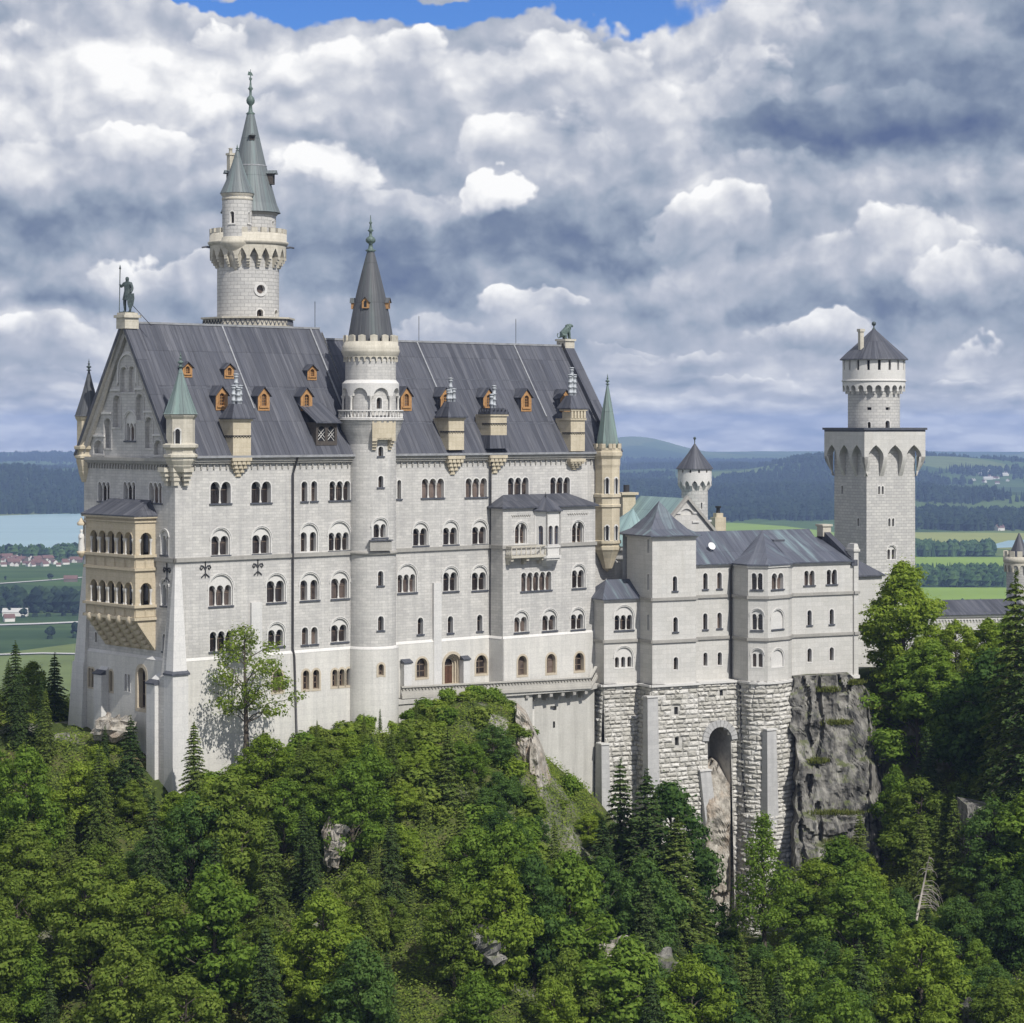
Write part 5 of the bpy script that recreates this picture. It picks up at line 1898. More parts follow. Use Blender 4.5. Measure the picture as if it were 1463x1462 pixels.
# rows of corbel arches stepping down under the loggia
m = MB()
n = 5
for k in range(n):
    for st in range(6):
        f = st / 6
        uu = UL * (1 - f) - .02
        zz = zl_bot + (zw - zl_bot) * (f + .10)
        vv = lv1 + (lv0 - lv1) * (k + .5) / n
        m.ball((uu + .1, vv, zz + .25), .62 - .03 * st, 10, 6, 0, (.75, 1.0, .9))
m.build('vault_corbels', M['loggia_stone'], log)
m = MB()  # dark sheets added behind the arches stand in for the loggia's inner shade
for (yt, ys) in ((757, 795), (829, 866)):
    m.box(-.10, -.04, lv0 + .5, lv1 - .3, Lz(ys) - .2, Lz(yt))
    for k in range(6):
        v_ = lv0 + .5 + (lv1 - lv0 - .8) * k / 5
        m.box(-.2, -.10, v_ - .12, v_ + .12, Lz(ys) - .2, Lz(yt), 1)
m.build('shade_backing', [M['glass'], M['loggia_stone']], log)
m = MB()
e = .4
zr = zl_top + .3
rp = [(UL - e, lv0 - e, zr), (UL - e, lv1 + e, zr), (0.0, lv1 - .9, zr + 1.55), (0.0, lv0 + .9, zr + 1.55)]
m.face([rp[1], rp[0], rp[3], rp[2]])
m.face([(UL - e, lv0 - e, zr), (0, lv0 - e, zr), rp[3]]); m.face([(0, lv1 + e, zr), (UL - e, lv1 + e, zr), rp[2]])
m.box(UL - e, 0, lv0 - e, lv1 + e, zr - .14, zr - .003)
m.build('loggia_roof', M['roof_lead'], log)

# ---- buttresses, pilaster strips, iron anchors, rainwater pipes
def buttress(parent, u0, u1, v0, v1, z_top, z_cap, z_foot, face, batter=0.6, mat='buttress', cap=True, name='buttress'):
    """face 'v': projects to v0 from wall v1; face 'u': projects to u0 from wall u1. Upper part slopes back to the wall."""
    m = MB()
    if face == 'v':
        m.box(u0, u1, v0, v1, z_foot, z_cap)
        q = [(u0, v0 + .3, z_cap), (u1, v0 + .3, z_cap), (u1, v1, z_cap), (u0, v1, z_cap), (u0, v1, z_top), (u1, v1, z_top)]
        if z_top > z_cap + .1:
            m.mesh(q, [(0, 1, 5, 4), (0, 4, 3), (1, 2, 5)])
    else:
        m.box(u0, u1, v0, v1, z_foot, z_cap)
        q = [(u0 + .3, v0, z_cap), (u0 + .3, v1, z_cap), (u1, v1, z_cap), (u1, v0, z_cap), (u1, v0, z_top), (u1, v1, z_top)]
        if z_top > z_cap + .1:
            m.mesh(q, [(1, 0, 4, 5), (0, 3, 4), (1, 5, 2)])
    b = m.build(name, M[mat], parent)
    if cap:
        c = MB()
        if face == 'v':
            c.mesh([(u0 - .1, v0 - .12, z_cap - .05), (u1 + .1, v0 - .12, z_cap - .05), (u1 + .1, v0 + .5, z_cap + .28), (u0 - .1, v0 + .5, z_cap + .28), (u0 - .1, v0 - .12, z_cap - .2), (u1 + .1, v0 - .12, z_cap - .2), (u1 + .1, v0 + .5, z_cap - .2), (u0 - .1, v0 + .5, z_cap - .2)],
                   [(0, 1, 2, 3), (4, 5, 1, 0), (0, 3, 7, 4), (1, 5, 6, 2)])
        else:
            c.mesh([(u0 - .12, v0 - .1, z_cap - .05), (u0 - .12, v1 + .1, z_cap - .05), (u0 + .5, v1 + .1, z_cap + .28), (u0 + .5, v0 - .1, z_cap + .28), (u0 - .12, v0 - .1, z_cap - .2), (u0 - .12, v1 + .1, z_cap - .2), (u0 + .5, v1 + .1, z_cap - .2), (u0 + .5, v0 - .1, z_cap - .2)],
                   [(3, 2, 1, 0), (0, 1, 5, 4), (0, 4, 7, 3), (1, 2, 6, 5)])
        c.build('buttress_cap', M['lead'], b)
    return b
zc_ = P.Z(0, -1.2, 962)
m = MB()
m.box(-1.15, 0.75, -1.35, 0.3, ZF, zc_)
ztp_ = P.Z(0, 0, 811)
m.mesh([(-.95, -1.1, zc_), (.75, -1.1, zc_), (.75, .3, zc_), (-.95, .3, zc_), (0.0, -.02, ztp_), (.75, -.02, ztp_), (.75, .3, ztp_), (0.0, .3, ztp_)], [(0, 1, 5, 4), (1, 2, 6, 5), (3, 0, 4, 7)])
bt = m.build('buttress', M['buttress'], palace)
m = MB()
m.mesh([(-1.3, -1.5, zc_ - .2), (.88, -1.5, zc_ - .2), (.88, .3, zc_ - .2), (-1.3, .3, zc_ - .2), (-1.3, -1.5, zc_ - .02), (.88, -1.5, zc_ - .02), (.88, -.9, zc_ + .3), (-.8, -.9, zc_ + .3), (-.8, .3, zc_ + .3), (-1.3, .3, zc_ - .02)],
       [(0, 1, 5, 4), (4, 5, 6, 7), (4, 7, 8, 9), (3, 0, 4, 9), (0, 3, 2, 1)])
m.build('buttress_cap', M['lead'], bt)
m = MB()   # second leg of the corner buttress, on the gable side
m.box(-1.15, 0.2, 0.3, 1.2, ZF, zc_ - .4)
q = [(-0.9, 0.3, zc_ - .4), (-0.9, 1.2, zc_ - .4), (0, 1.2, zc_ - .4), (0, 0.3, zc_ - .4), (0, 0.3, P.Z(0, 0, 850)), (0, 1.2, P.Z(0, 0, 850))]
m.mesh(q, [(1, 0, 4, 5), (0, 3, 4), (1, 5, 2)])
m.build('buttress', M['ashlar'], palace)
va, vb_ = P.V(221, -1.6), P.V(209, -1.6)
buttress(palace, -1.6, 0, va, vb_, P.Z(0, va, 960), P.Z(-1.6, va, 976), ZF, 'u')
va, vb_ = P.V(147, -1.0), P.V(136, -1.0)
buttress(palace, -1.2, 0, va, vb_, P.Z(0, va, 950), P.Z(-1.2, va, 962), ZF, 'u')
# battered far corner
m = MB()
zt_ = P.Z(0, 17.9, 800)
for z0, z1, o0, o1 in ((ZF, P.Z(0, 17.9, 945), 2.9, 1.3), (P.Z(0, 17.9, 945), zt_, 1.1, 0.02)):
    m.mesh([(-o0 * .5, 17.9 + o0, z0), (.8, 17.9 + o0, z0), (.8, 16.9, z0), (-o0 * .5, 16.9, z0), (-o1 * .5, 17.9 + o1, z1), (.8, 17.9 + o1, z1), (.8, 16.9, z1), (-o1 * .5, 16.9, z1)],
           [(4, 5, 6, 7), (0, 4, 7, 3), (3, 7, 6, 2), (2, 6, 5, 1), (1, 5, 4, 0)])
m.build('buttress', M['buttress'], palace)
for wall, x0, x1, yt, yb in ((fw1, 357, 372, 861, 941), (fw2, 617.5, 628.5, 833, 985)):
    m = MB()
    band(m, wall, wall.A(x0), wall.A(x1), wall.B(x0, yb), wall.B(x0, yt), -.32, .02)
    m.build('pilaster_strip', M['buttress'], palace)
for x0, x1, yt, yb in ((577, 588, 946, 990), (662, 671, 941, 975)):
    s = Plane(P, (UT, VR - .9), (UEND, VR - .9))
    buttress(palace, UT + s.A(x0), UT + s.A(x1), VR - .95, VR - .2, s.B(x0, yt - 4), s.B(x0, yt), s.B(x0, yb + 20), 'v')


def anchor(pl, px, yt, yb):
    m = MB()
    a = pl.A(px); z1 = pl.B(px, yt); z0 = pl.B(px, yb)
    h = z1 - z0
    R = lambda da, f: pl(a + da, z0 + h * f, -.07)
    m.tube([R(0, 0), R(0, 1)], .06, 5)
    for s_ in (-1, 1):
        m.tube([R(0, .5), R(s_ * .28, .72), R(s_ * .55, .74), R(s_ * .66, .6), R(s_ * .5, .5), R(s_ * .36, .6)], .07, 5)
        m.tube([R(0, .26), R(s_ * .3, .12), R(s_ * .5, .02)], .06, 5)
    m.build('wall_anchor', M['iron'], palace)
anchor(fw1, 293, 802, 825.5); anchor(fw1, 368, 799.5, 822); anchor(ew, 239, 804, 832)
m = MB(); pl = fw1
pts = [pl(pl.A(420), ZE - .1, -.7), pl(pl.A(416.5), ZE - 1.9, -.3), pl(pl.A(416.8), ZB + .5, -.22), pl(pl.A(417.5), ZB - .4, -.42), pl(pl.A(421), pl.B(420, 1060), -.42)]
m.tube(pts, .11, 6); m.build('rain_pipe', M['pipe'], palace)
m = MB(); pl = fw2
pts = [pl(pl.A(699), ZE - .1, -.7), pl(pl.A(698.5), ZE - 1.9, -.3), pl(pl.A(699), ZB + .5, -.22), pl(pl.A(700.5), ZB - .4, -.42), pl(pl.A(700), pl.B(700, 975), -.42)]
m.tube(pts, .12, 6); m.build('rain_pipe', M['pipe'], palace)
for px, yt, yb, s_ in ((450, 431, 470, 1), (598.5, 452, 488, 2), (737, 456, 490, 2)):
    u = P.U(px, VA); m = MB()
    zr = ZR1 if s_ == 1 else ZR2
    m.tube([(u, VA, zr), (u, VA, P.Z(u, VA, yt))], .035, 5); m.build('lightning_rod', M['iron'], palace)

# ---- terrace parapet before the front
q0 = (P.U(573.5, -1.0), -1.0); q1 = (P.U(703, -2.6), -2.6); q2 = (P.U(844, -4.3), -4.3)
def parapet(p0, p1, yt0, yt1, hpx, last=False):
    pl = Plane(P, p0, p1)
    zt0, zt1 = P.Z(*p0, yt0), P.Z(*p1, yt1)
    m = MB()
    H = 1.05
    n = max(4, int(pl.L / 0.42))
    def slab(za, zb, d0, d1):
        P8 = [pl(0, zt0 + za, d0), pl(pl.L, zt1 + za, d0), pl(pl.L, zt1 + za, d1), pl(0, zt0 + za, d1), pl(0, zt0 + zb, d0), pl(pl.L, zt1 + zb, d0), pl(pl.L, zt1 + zb, d1), pl(0, zt0 + zb, d1)]
        m.mesh(P8, [(0, 3, 2, 1), (4, 5, 6, 7), (0, 1, 5, 4), (1, 2, 6, 5), (2, 3, 7, 6), (3, 0, 4, 7)])
    slab(-.16, 0, -.12, .22); slab(-.78, -.16, .04, .14); slab(-1.0, -.78, -.06, .22); slab(-1.35, -1.0, -.18, .3)
    for k in range(n):
        f0, f1 = k / n, (k + 1) / n
        z = lambda f: zt0 + (zt1 - zt0) * f
        m.tube([pl(pl.L * f0, z(f0) - .18, 0), pl(pl.L * (f0 + f1) / 2, z(f0) - .48, 0), pl(pl.L * f1, z(f1) - .18, 0)], .06, 4, 1)
    m.build('parapet', [M['parapet_stone'], M['cornice']], palace)
    return pl, zt0, zt1
pl1, za, zb_ = parapet(q0, q1, 981, 974.5, 12)
pl2, zc2, zd = parapet(q1, q2, 974.5, 967, 12)
q3 = (P.U(852, -3.2), -3.2)
pl3, _, _ = parapet(q2, q3, 967, 952, 12)
m = MB()
zfl = zb_ - 1.25
m.prism([(UT, -.9), q1, q2, (UEND - 1, -1.0), (UEND - 1, VR), (UT, VR)], zfl - .5, zfl)
terr = m.build('terrace', M['concrete'], palace)
# wall below the terrace, standing back under a row of brackets
m = MB()
q1b = (q1[0] - .3, q1[1] + .25)
for p0, p1 in (((UT - 1, -.65), q1b), (q1b, (P.U(757, q1[1] + .1), q1[1] - .35)), ((P.U(757, -1.5), -1.9), (q2[0] + 1.5, q2[1] + 1.0))):
    pl = Plane(P, p0, p1)
    cut_sheet(m, pl, [(0, ZF - 8), (pl.L, ZF - 8), (pl.L, zfl - .4), (0, zfl - .4)],
              [] if p0[0] < P.U(756, -1.5) else [[(pl.A(790), pl.B(791, 1040)), (pl.A(793), pl.B(791, 1040)), (pl.A(793), pl.B(791, 1031)), (pl.A(790), pl.B(791, 1031))], [(pl.A(786), pl.B(789, 1015)), (pl.A(795), pl.B(789, 1015)), (pl.A(795), pl.B(789, 1009)), (pl.A(786), pl.B(789, 1009))]])
pl = Plane(P, (P.U(757, q1[1]), q1[1] - .35), (P.U(757, -1.5), -1.9))
cut_sheet(m, pl, [(0, ZF), (pl.L, ZF), (pl.L, zfl - .4), (0, zfl - .4)], [])
m.face([(P.U(780, -1), -.9, P.Z(40, 0, 1008)), (P.U(800, -1), -.9, P.Z(40, 0, 1008)), (P.U(800, -1), -.9, P.Z(40, 0, 1045)), (P.U(780, -1), -.9, P.Z(40, 0, 1045))], 1)
m.build('terrace_wall', [M['concrete'], M['hollow']], palace)
m = MB()
for k in range(6):
    f = .36 + .6 * k / 5
    x = q1[0] + (q2[0] - q1[0]) * f; y = q1[1] + (q2[1] - q1[1]) * f
    m.box(x - .22, x + .22, y + .1, y + 2.4, zfl - .95, zfl - .45); m.box(x - .2, x + .2, y + .7, y + 2.4, zfl - 1.4, zfl - .95)
m.build('terrace_bracket', M['cornice'], palace)

# ================================================================== the round stair tower on the front
stair = thing('stair_tower', 'slim round stair tower with balcony, battlements and dark pointed spire on the palace front', 'tower', P, UT, 0, ZB)
Zt = lambda y: P.Z(UT, -RT * .6, y)
cy = Cyl(P, (UT, 0), RT, 40)
half = PI * RT
ST = Wall(cy, [(-half, ZB), (half, ZB), (half, Zt(494)), (-half, Zt(494))])
cyB = Cyl(P, (UT, 0), RT + .28, 40)
STB = Wall(cyB, [(-PI * (RT + .28), ZF), (PI * (RT + .28), ZF), (PI * (RT + .28), ZB), (-PI * (RT + .28), ZB)])
ws = lambda x0, x1, yt, ys, n=1, **k: window(ST, stair, (x0, x1, yt, ys), n, **k)
ws(540.5, 547.5, 680, 696.5); ws(540.5, 547.5, 638, 652); ws(534, 552.5, 749, 768.5, 2, arch=741.5)
ws(540, 547.5, 816, 837); ws(540, 548, 880.5, 901)
window(STB, stair, (540.8, 548.2, 949, 965), 1, **bk)
# door and blind arcade of the gallery
ws(538, 545.5, 568, 584, 1, sill=False, glass=M['hollow'])
ST.build('shaft', M['ashlar'], stair); STB.build('shaft_foot', M['plinth'], stair)
m = MB()
m.lathe(UT, 0, [(RT + .29, ZB - .03), (RT + .30, ZB + .02), (RT + .01, ZB + .28)], 40)
m.build('offset_course', M['trim'], stair)
m = MB()
m.lathe(UT, 0, [(RT, ZS - .32), (RT + .2, ZS - .25), (RT + .2, ZS + .08), (RT, ZS + .12)], 40)
aa = cy.A(543)
band(m, cy, aa - 1.1, aa + 1.1, Zt(786), Zt(772), -.5, .1, seg=4)
m.build('string_course', M['cornice'], stair)
m = MB(); band(m, cy, aa - 1.2, aa + 1.2, Zt(772), Zt(770.5), -.65, .1, seg=4); m.build('ledge', M['lead'], stair)
# oriel box under the gallery
ao = cy.A(546)
m = MB()
c = cy(ao, 0, -.35)
zo1, zo0 = Zt(600), Zt(626)
band(m, cy, ao - 1.15, ao + 1.15, zo0, zo1, -.75, .1, seg=4)
Lb = arch_loop(ao - .72, ao + .72, Zt(642), Zt(617), 8)
for s_ in (-1, 1):
    for k in range(4):
        w0 = .95 + .0 * k
        x0, x1 = sorted((ao + s_ * 1.15, ao + s_ * (.72 + .0 * k)))
        band(m, cy, x0, x1, zo0 - (k + 1) * .32, zo0 - k * .32, -.75 + .18 * k, .1)
band(m, cy, ao - .72, ao + .72, zo0 - .15, zo0, -.7, .1, seg=3)
m.build('oriel', M['sandstone'], stair)
# gallery corbel, floor, balustrade
rg = 3.62
m = MB()
m.lathe(UT, 0, [(RT, Zt(634)), (RT + .2, Zt(622)), (RT + .55, Zt(613)), (rg - .25, Zt(606)), (rg - .1, Zt(604)), (rg - .1, Zt(601.5)), (rg, Zt(601)), (rg, Zt(598.5)), (RT, Zt(598.3))], 48)
m.build('gallery_corbel', M['ashlar'], stair)
m = MB()
zf_, zt_ = Zt(598.5), Zt(586)
m.lathe(UT, 0, [(rg - .30, zt_ - .16), (rg - .02, zt_ - .16), (rg - .02, zt_), (rg - .30, zt_), (rg - .30, zt_ - .16)], 48)
m.lathe(UT, 0, [(rg - .28, zf_), (rg - .06, zf_), (rg - .06, zf_ + .16), (rg - .28, zf_ + .16)], 48)
for k in range(48):
    a = 2 * PI * k / 48
    m.lathe(UT + (rg - .16) * math.cos(a), (rg - .16) * math.sin(a), [(.055, zf_ + .1), (.10, zf_ + .35), (.05, zf_ + .6), (.075, zt_ - .16)], 6)
m.build('balustrade', M['trim'], stair)
# arcade on columns round the drum
m = MB()
ca = Cyl(P, (UT, 0), RT + .34, 40)
n = 8
circ = 2 * PI * ca.R
for k in range(n):
    x0 = -circ / 2 + circ * k / n; x1 = x0 + circ / n
    zb1, zb0 = Zt(548), Zt(566)
    r_ = (x1 - x0) * .36
    L = [(x1, zb1), (x0, zb1), (x0, zb0)]
    cxx = (x0 + x1) / 2
    L.append((cxx - r_, zb0))
    for i in range(9):
        t_ = PI - PI * i / 8
        L.append((cxx + r_ * math.cos(t_), zb0 + r_ * math.sin(t_)))
    L.append((cxx + r_, zb0)); L.append((x1, zb0))
    cut_sheet(m, ca, L, []); loop_ribbon(m, ca, L, 0, .4)
m.lathe(UT, 0, [(RT + .34, Zt(548)), (RT + .02, Zt(543))], 40)
m.build('arcade', M['trim'], stair)
for k in range(n):
    c = ca(-circ / 2 + circ * k / n, 0, .12)
    cm = MB(); cm.lathe(c[0], c[1], [(.22, zf_), (.22, zf_ + .2), (.13, zf_ + .35), (.12, Zt(571)), (.24, Zt(567)), (.24, Zt(565.5))], 8); cm.build('column', M['column'], stair)
# crown with battlements
m = MB()
cf = Cyl(P, (UT, 0), RT, 40)
frieze(m, Cyl(P, (UT, 0), RT, 40), -half, half, Zt(517), Zt(508), .2, .62)
m.lathe(UT, 0, [(RT + .18, Zt(510)), (RT + .25, Zt(508)), (RT + .42, Zt(503)), (RT + .42, Zt(501)), (3.12, Zt(498)), (3.12, Zt(494)), (3.02, Zt(493.5)), (3.02, Zt(488)), (2.74, Zt(488)), (2.74, Zt(494)), (0.5, Zt(494))], 48)
for k in range(14):
    a0 = 2 * PI * k / 14; a1 = a0 + 2 * PI / 14 * .6
    zz0, zz1 = Zt(488.2), Zt(480)
    q = []
    for z, sc in ((zz0, 1), (zz1, 1)):
        for r_, a in ((2.74, a0), (3.02, a0), (3.02, (a0 + a1) / 2), (3.02, a1), (2.74, a1), (2.74, (a0 + a1) / 2)):
            q.append((UT + r_ * math.cos(a), r_ * math.sin(a), z + (.12 if r_ > 0 and abs(a - (a0 + a1) / 2) < 1e-6 and z == zz1 else 0)))
    m.mesh(q, [(6, 7, 8, 9, 10, 11), (1, 2, 8, 7), (2, 3, 9, 8), (3, 4, 10, 9), (4, 5, 11, 10), (5, 0, 6, 11), (0, 1, 7, 6)])
m.build('battlement', M['turret_stone'], stair)
m = MB()
m.lathe(UT, 0, [(2.55, Zt(490)), (2.46, Zt(480)), (2.1, Zt(452)), (1.6, Zt(420)), (1.0, Zt(388)), (.34, Zt(356))], 32, smooth=False)
sp = m.build('spire', M['spire_dark'], stair)
# spire dormers
wx, wy = P.w(UT, 0)
fa = math.atan2(-wy, -wx) - P.a
for da in (-.28, 1.25, -1.7, 2.8):
    a = fa + da
    r0 = 2.0
    m = MB()
    n_ = Vector((math.cos(a), math.sin(a), 0)); tg = Vector((-math.sin(a), math.cos(a), 0))
    z0, z1, z2 = Zt(441), Zt(431), Zt(426)
    c = Vector((UT, 0, 0)) + n_ * (r0 + .12); bk_ = Vector((UT, 0, 0)) + n_ * (r0 - .8)
    f = [c - tg * .38, c + tg * .38]; b = [bk_ - tg * .38, bk_ + tg * .38]
    zz = lambda p, z: (p.x, p.y, z)
    m.mesh([zz(f[0], z0), zz(f[1], z0), zz(f[1], z1), zz(c, z2), zz(f[0], z1)], [(0, 1, 2, 3, 4)], 0)
    m.mesh([zz(f[0], z0), zz(f[0], z1), zz(b[0], z1), zz(b[0], z0), zz(f[1], z0), zz(f[1], z1), zz(b[1], z1), zz(b[1], z0)], [(0, 1, 2, 3), (7, 6, 5, 4)], 0)
    cc = c + n_ * .01
    m.mesh([zz(cc - tg * .16, z0 + .12), zz(cc + tg * .16, z0 + .12), zz(cc + tg * .16, z1 - .05), zz(cc, z1 + .1), zz(cc - tg * .16, z1 - .05)], [(0, 1, 2, 3, 4)], 2)
    o_ = [c - tg * .5 + n_ * .15, c + tg * .5 + n_ * .15, c + n_ * .15]
    m.mesh([zz(o_[0], z1 - .12), zz(o_[2], z2 + .08), zz(bk_, z2 + .08), zz(bk_ - tg * .5, z1 - .12), zz(o_[1], z1 - .12), zz(bk_ + tg * .5, z1 - .12)], [(0, 1, 2, 3), (1, 4, 5, 2)], 1)
    m.build('spire_dormer', [M['wood_orange'], M['spire_dark'], M['hollow']], sp)
finial(UT, 0, Zt(357), Zt(306), .56, stair, 'bronze_green')

# ================================================================== the tall round tower behind the ridge
uk, vk = P.U(354.5, 21.5), 21.5
keep = thing('round_tower', 'tallest round tower with corbelled parapet, side turret and green-grey spire behind the palace ridge', 'tower', P, uk, vk, ZB)
rk = 3.58
Zk = lambda y: P.Z(uk, vk - 2, y)
ck = Cyl(P, (uk, vk), rk, 44)
KW = Wall(ck, [(-PI * rk, ZB), (PI * rk, ZB), (PI * rk, Zk(345)), (-PI * rk, Zk(345))])
window(KW, keep, (367, 376, 442, 455), 1, glass=M['hollow'], sill=False, surround=.16); window(KW, keep, (392, 396.5, 443, 455), 1, glass=M['hollow'], sill=False, surround=.12)
# round window
a0 = ck.A(372.5); b0 = ck.B(372, 413.5)
circ_ = [(a0 + .52 * math.cos(2 * PI * k / 20), b0 + .52 * math.sin(2 * PI * k / 20)) for k in range(20)]
KW.holes.append(circ_)
m = MB()
Lo = offset_loop(circ_, .3)
loop_ribbon(m, ck, Lo, -.1, -.1, 0, True, circ_); loop_ribbon(m, ck, Lo, 0, -.1); loop_ribbon(m, ck, circ_, -.1, .5)
rw = m.build('window', M['trim'], keep)
m = MB(); m.face([ck(*p, .4) for p in circ_]); m.build('pane', M['glass'], rw)
KW.build('shaft', M['tower_stone'], keep)
# platform with zigzag parapet
m = MB()
hx = [(uk + 5.3 * math.cos(PI / 8 + PI / 4 * k), vk + 5.3 * math.sin(PI / 8 + PI / 4 * k)) for k in range(8)]
m.prism(hx, ZE, Zk(456.5)); m.prism([(uk + (p[0] - uk) * 1.05, vk + (p[1] - vk) * 1.05) for p in hx], Zk(456.4), Zk(454))
for i in range(8):
    p0, p1 = hx[i], hx[(i + 1) % 8]
    n = 7
    for k in range(n):
        f0, fm, f1 = k / n, (k + .5) / n, (k + 1) / n
        g = lambda f, z: (p0[0] + (p1[0] - p0[0]) * f + (p0[0] - uk) * .006, p0[1] + (p1[1] - p0[1]) * f + (p0[1] - vk) * .006, z)
        m.tube([g(f0, Zk(465)), g(fm, Zk(458)), g(f1, Zk(465))], .07, 4, 1)
m.build('platform', [M['turret_stone'], M['lead']], keep)
# machicolated gallery
m = MB()
cg = Cyl(P, (uk, vk), rk, 48)
rg = 4.42
n = 20
cgo = Cyl(P, (uk, vk), rg, 60)
circ2 = 2 * PI * rg
for k in range(n):
    x0 = -circ2 / 2 + circ2 * k / n; x1 = x0 + circ2 / n; cxx = (x0 + x1) / 2; r_ = (x1 - x0) * .36
    zb1, zb0, zsp = Zk(350), Zk(372), Zk(368)
    L = [(x1, zb1), (x0, zb1), (x0, zsp), (cxx - r_, zsp)]
    for i in range(1, 8):
        t_ = i / 8
        L.append((cxx - r_ * (1 - t_) ** .7 if t_ <= 1 else 0, zsp + (Zk(357) - zsp) * t_))
    L.append((cxx, Zk(356)))
    for i in range(7, 0, -1):
        t_ = i / 8
        L.append((cxx + r_ * (1 - t_) ** .7, zsp + (Zk(357) - zsp) * t_))
    L += [(cxx + r_, zsp), (x1, zsp)]
    cut_sheet(m, cgo, L, []); loop_ribbon(m, cgo, L, 0, .75)
    # tapering corbel
    a = cgo.phi + x0 / rg
    for q in range(4):
        ro = rg - .02 - (rg - rk) * (q / 4) ** 1.2; ri = rk - .1
        zz1 = zsp - q * .30; zz0 = zz1 - .30
        hw_ = .20
        tv = (-math.sin(a), math.cos(a)); nv = (math.cos(a), math.sin(a))
        V8 = []
        for z in (zz0, zz1):
            for (rr, s_) in ((ri, -1), (ro, -1), (ro, 1), (ri, 1)):
                V8.append((uk + nv[0] * rr + tv[0] * hw_ * s_, vk + nv[1] * rr + tv[1] * hw_ * s_, z))
        m.mesh(V8, [(0, 3, 2, 1), (4, 5, 6, 7), (0, 1, 5, 4), (1, 2, 6, 5), (2, 3, 7, 6)])
m.lathe(uk, vk, [(rg, Zk(351)), (rg + .12, Zk(350)), (rg + .25, Zk(347.5)), (rg + .25, Zk(345.5)), (rg + .05, Zk(345)), (rg + .05, Zk(334)), (rg - .3, Zk(334)), (rg - .3, Zk(345)), (1, Zk(345))], 60)
for k in range(24):
    a0_ = 2 * PI * k / 24; a1_ = a0_ + 2 * PI / 24 * .62
    q = []
    for z in (Zk(334.3), Zk(327)):
        for r_, a in ((rg - .3, a0_), (rg + .05, a0_), (rg + .05, (a0_ + a1_) / 2), (rg + .05, a1_), (rg - .3, a1_)):
            q.append((uk + r_ * math.cos(a), vk + r_ * math.sin(a), z - (.18 if z > Zk(330) and abs(a - (a0_ + a1_) / 2) < 1e-6 else 0)))
    m.mesh(q, [(5, 6, 7, 8, 9), (1, 2, 7, 6), (2, 3, 8, 7), (3, 4, 9, 8), (4, 0, 5, 9), (0, 1, 6, 5)])
gal = m.build('gallery', M['turret_stone'], keep)
for a_ in (0.35, -2.2):
    m = MB(); aa_ = ck.phi + (1.45 if a_ > 0 else -1.45)
    m.tube([(uk + r_ * math.cos(aa_), vk + r_ * math.sin(aa_), Zk(353) + zz) for r_, zz in ((rg - .1, 0), (rg + .5, .05), (rg + .95, -.05))], .16, 6, r1=.10)
    m.build('water_spout', M['lead'], keep)
# upper drum, spire
rd = 2.95
ud = uk + .45 * .755; vd = vk - .45 * .656 * 0
cd = Cyl(P, (ud, vd), rd, 36)
KD = Wall(cd, [(-PI * rd, Zk(346)), (PI * rd, Zk(346)), (PI * rd, Zk(303)), (-PI * rd, Zk(303))])
window(KD, keep, (388.5, 391, 316, 324), 1, glass=M['hollow'], sill=False, surround=.1)
KD.build('drum', M['tower_stone'], keep)
m = MB()
m.lathe(ud, vd, [(rd + .05, Zk(307)), (rd + .2, Zk(305)), (rd + .2, Zk(303))], 36); m.build('cornice', M['cornice'], keep)
m = MB()
zs = [303, 301, 290, 236, 234.5, 160]
rr = [3.5, 3.42, 3.05, 1.85, 1.80, .42]
m.lathe(ud, vd, [(r_, Zk(y)) for r_, y in zip(rr, zs)], 32, smooth=False)
ks = m.build('spire', M['spire_grey'], keep)
m = MB(); m.lathe(ud, vd, [(1.86, Zk(236.5)), (1.92, Zk(235.5)), (1.84, Zk(234.5))], 32); m.build('band', M['lead_light'], ks)
finial(ud, vd, Zk(160), Zk(96), .5, keep, 'bronze_green', vane=.42)
# spire dormers: one on the right, small louvre in front
def keep_dormer(da, y0, y1, rr_, wd):
    a = ck.phi + da
    n_ = Vector((math.cos(a), math.sin(a), 0)); tg = Vector((-math.sin(a), math.cos(a), 0))
    c = Vector((ud, vd, 0)) + n_ * rr_; b = Vector((ud, vd, 0)) + n_ * (rr_ - 1.5)
    z0, z1 = Zk(y1), Zk(y0)
    m = MB()
    zz = lambda p, z: (p.x, p.y, z)
    m.mesh([zz(c - tg * wd, z0), zz(c + tg * wd, z0), zz(c + tg * wd, z1), zz(c - tg * wd, z1), zz(b - tg * wd, z0), zz(b + tg * wd, z0), zz(b + tg * wd, z1), zz(b - tg * wd, z1)],
           [(0, 1, 2, 3), (1, 5, 6, 2), (4, 0, 3, 7), (0, 4, 5, 1)])
    cc = c + n_ * .02
    m.mesh([zz(cc - tg * wd * .6, z0 + .15), zz(cc + tg * wd * .6, z0 + .15), zz(cc + tg * wd * .6, z1 - .2), zz(cc - tg * wd * .6, z1 - .2)], [(0, 1, 2, 3)], 1)
    c2 = c + n_ * .35; w2 = wd * 1.4; zt = z1 + wd * .8
    m.mesh([zz(c2 - tg * w2, z1), zz(c2, zt), zz(b, zt), zz(b - tg * w2, z1), zz(c2 + tg * w2, z1), zz(b + tg * w2, z1)], [(0, 1, 2, 3), (1, 4, 5, 2), (0, 4, 1)], 2)
    m.build('spire_dormer', [M['wood_dark'], M['hollow'], M['spire_grey']], ks)
keep_dormer(1.35, 247, 262, 2.75, .55); keep_dormer(.15, 193, 199, 1.25, .3); keep_dormer(-1.35, 247, 262, 2.75, .5)
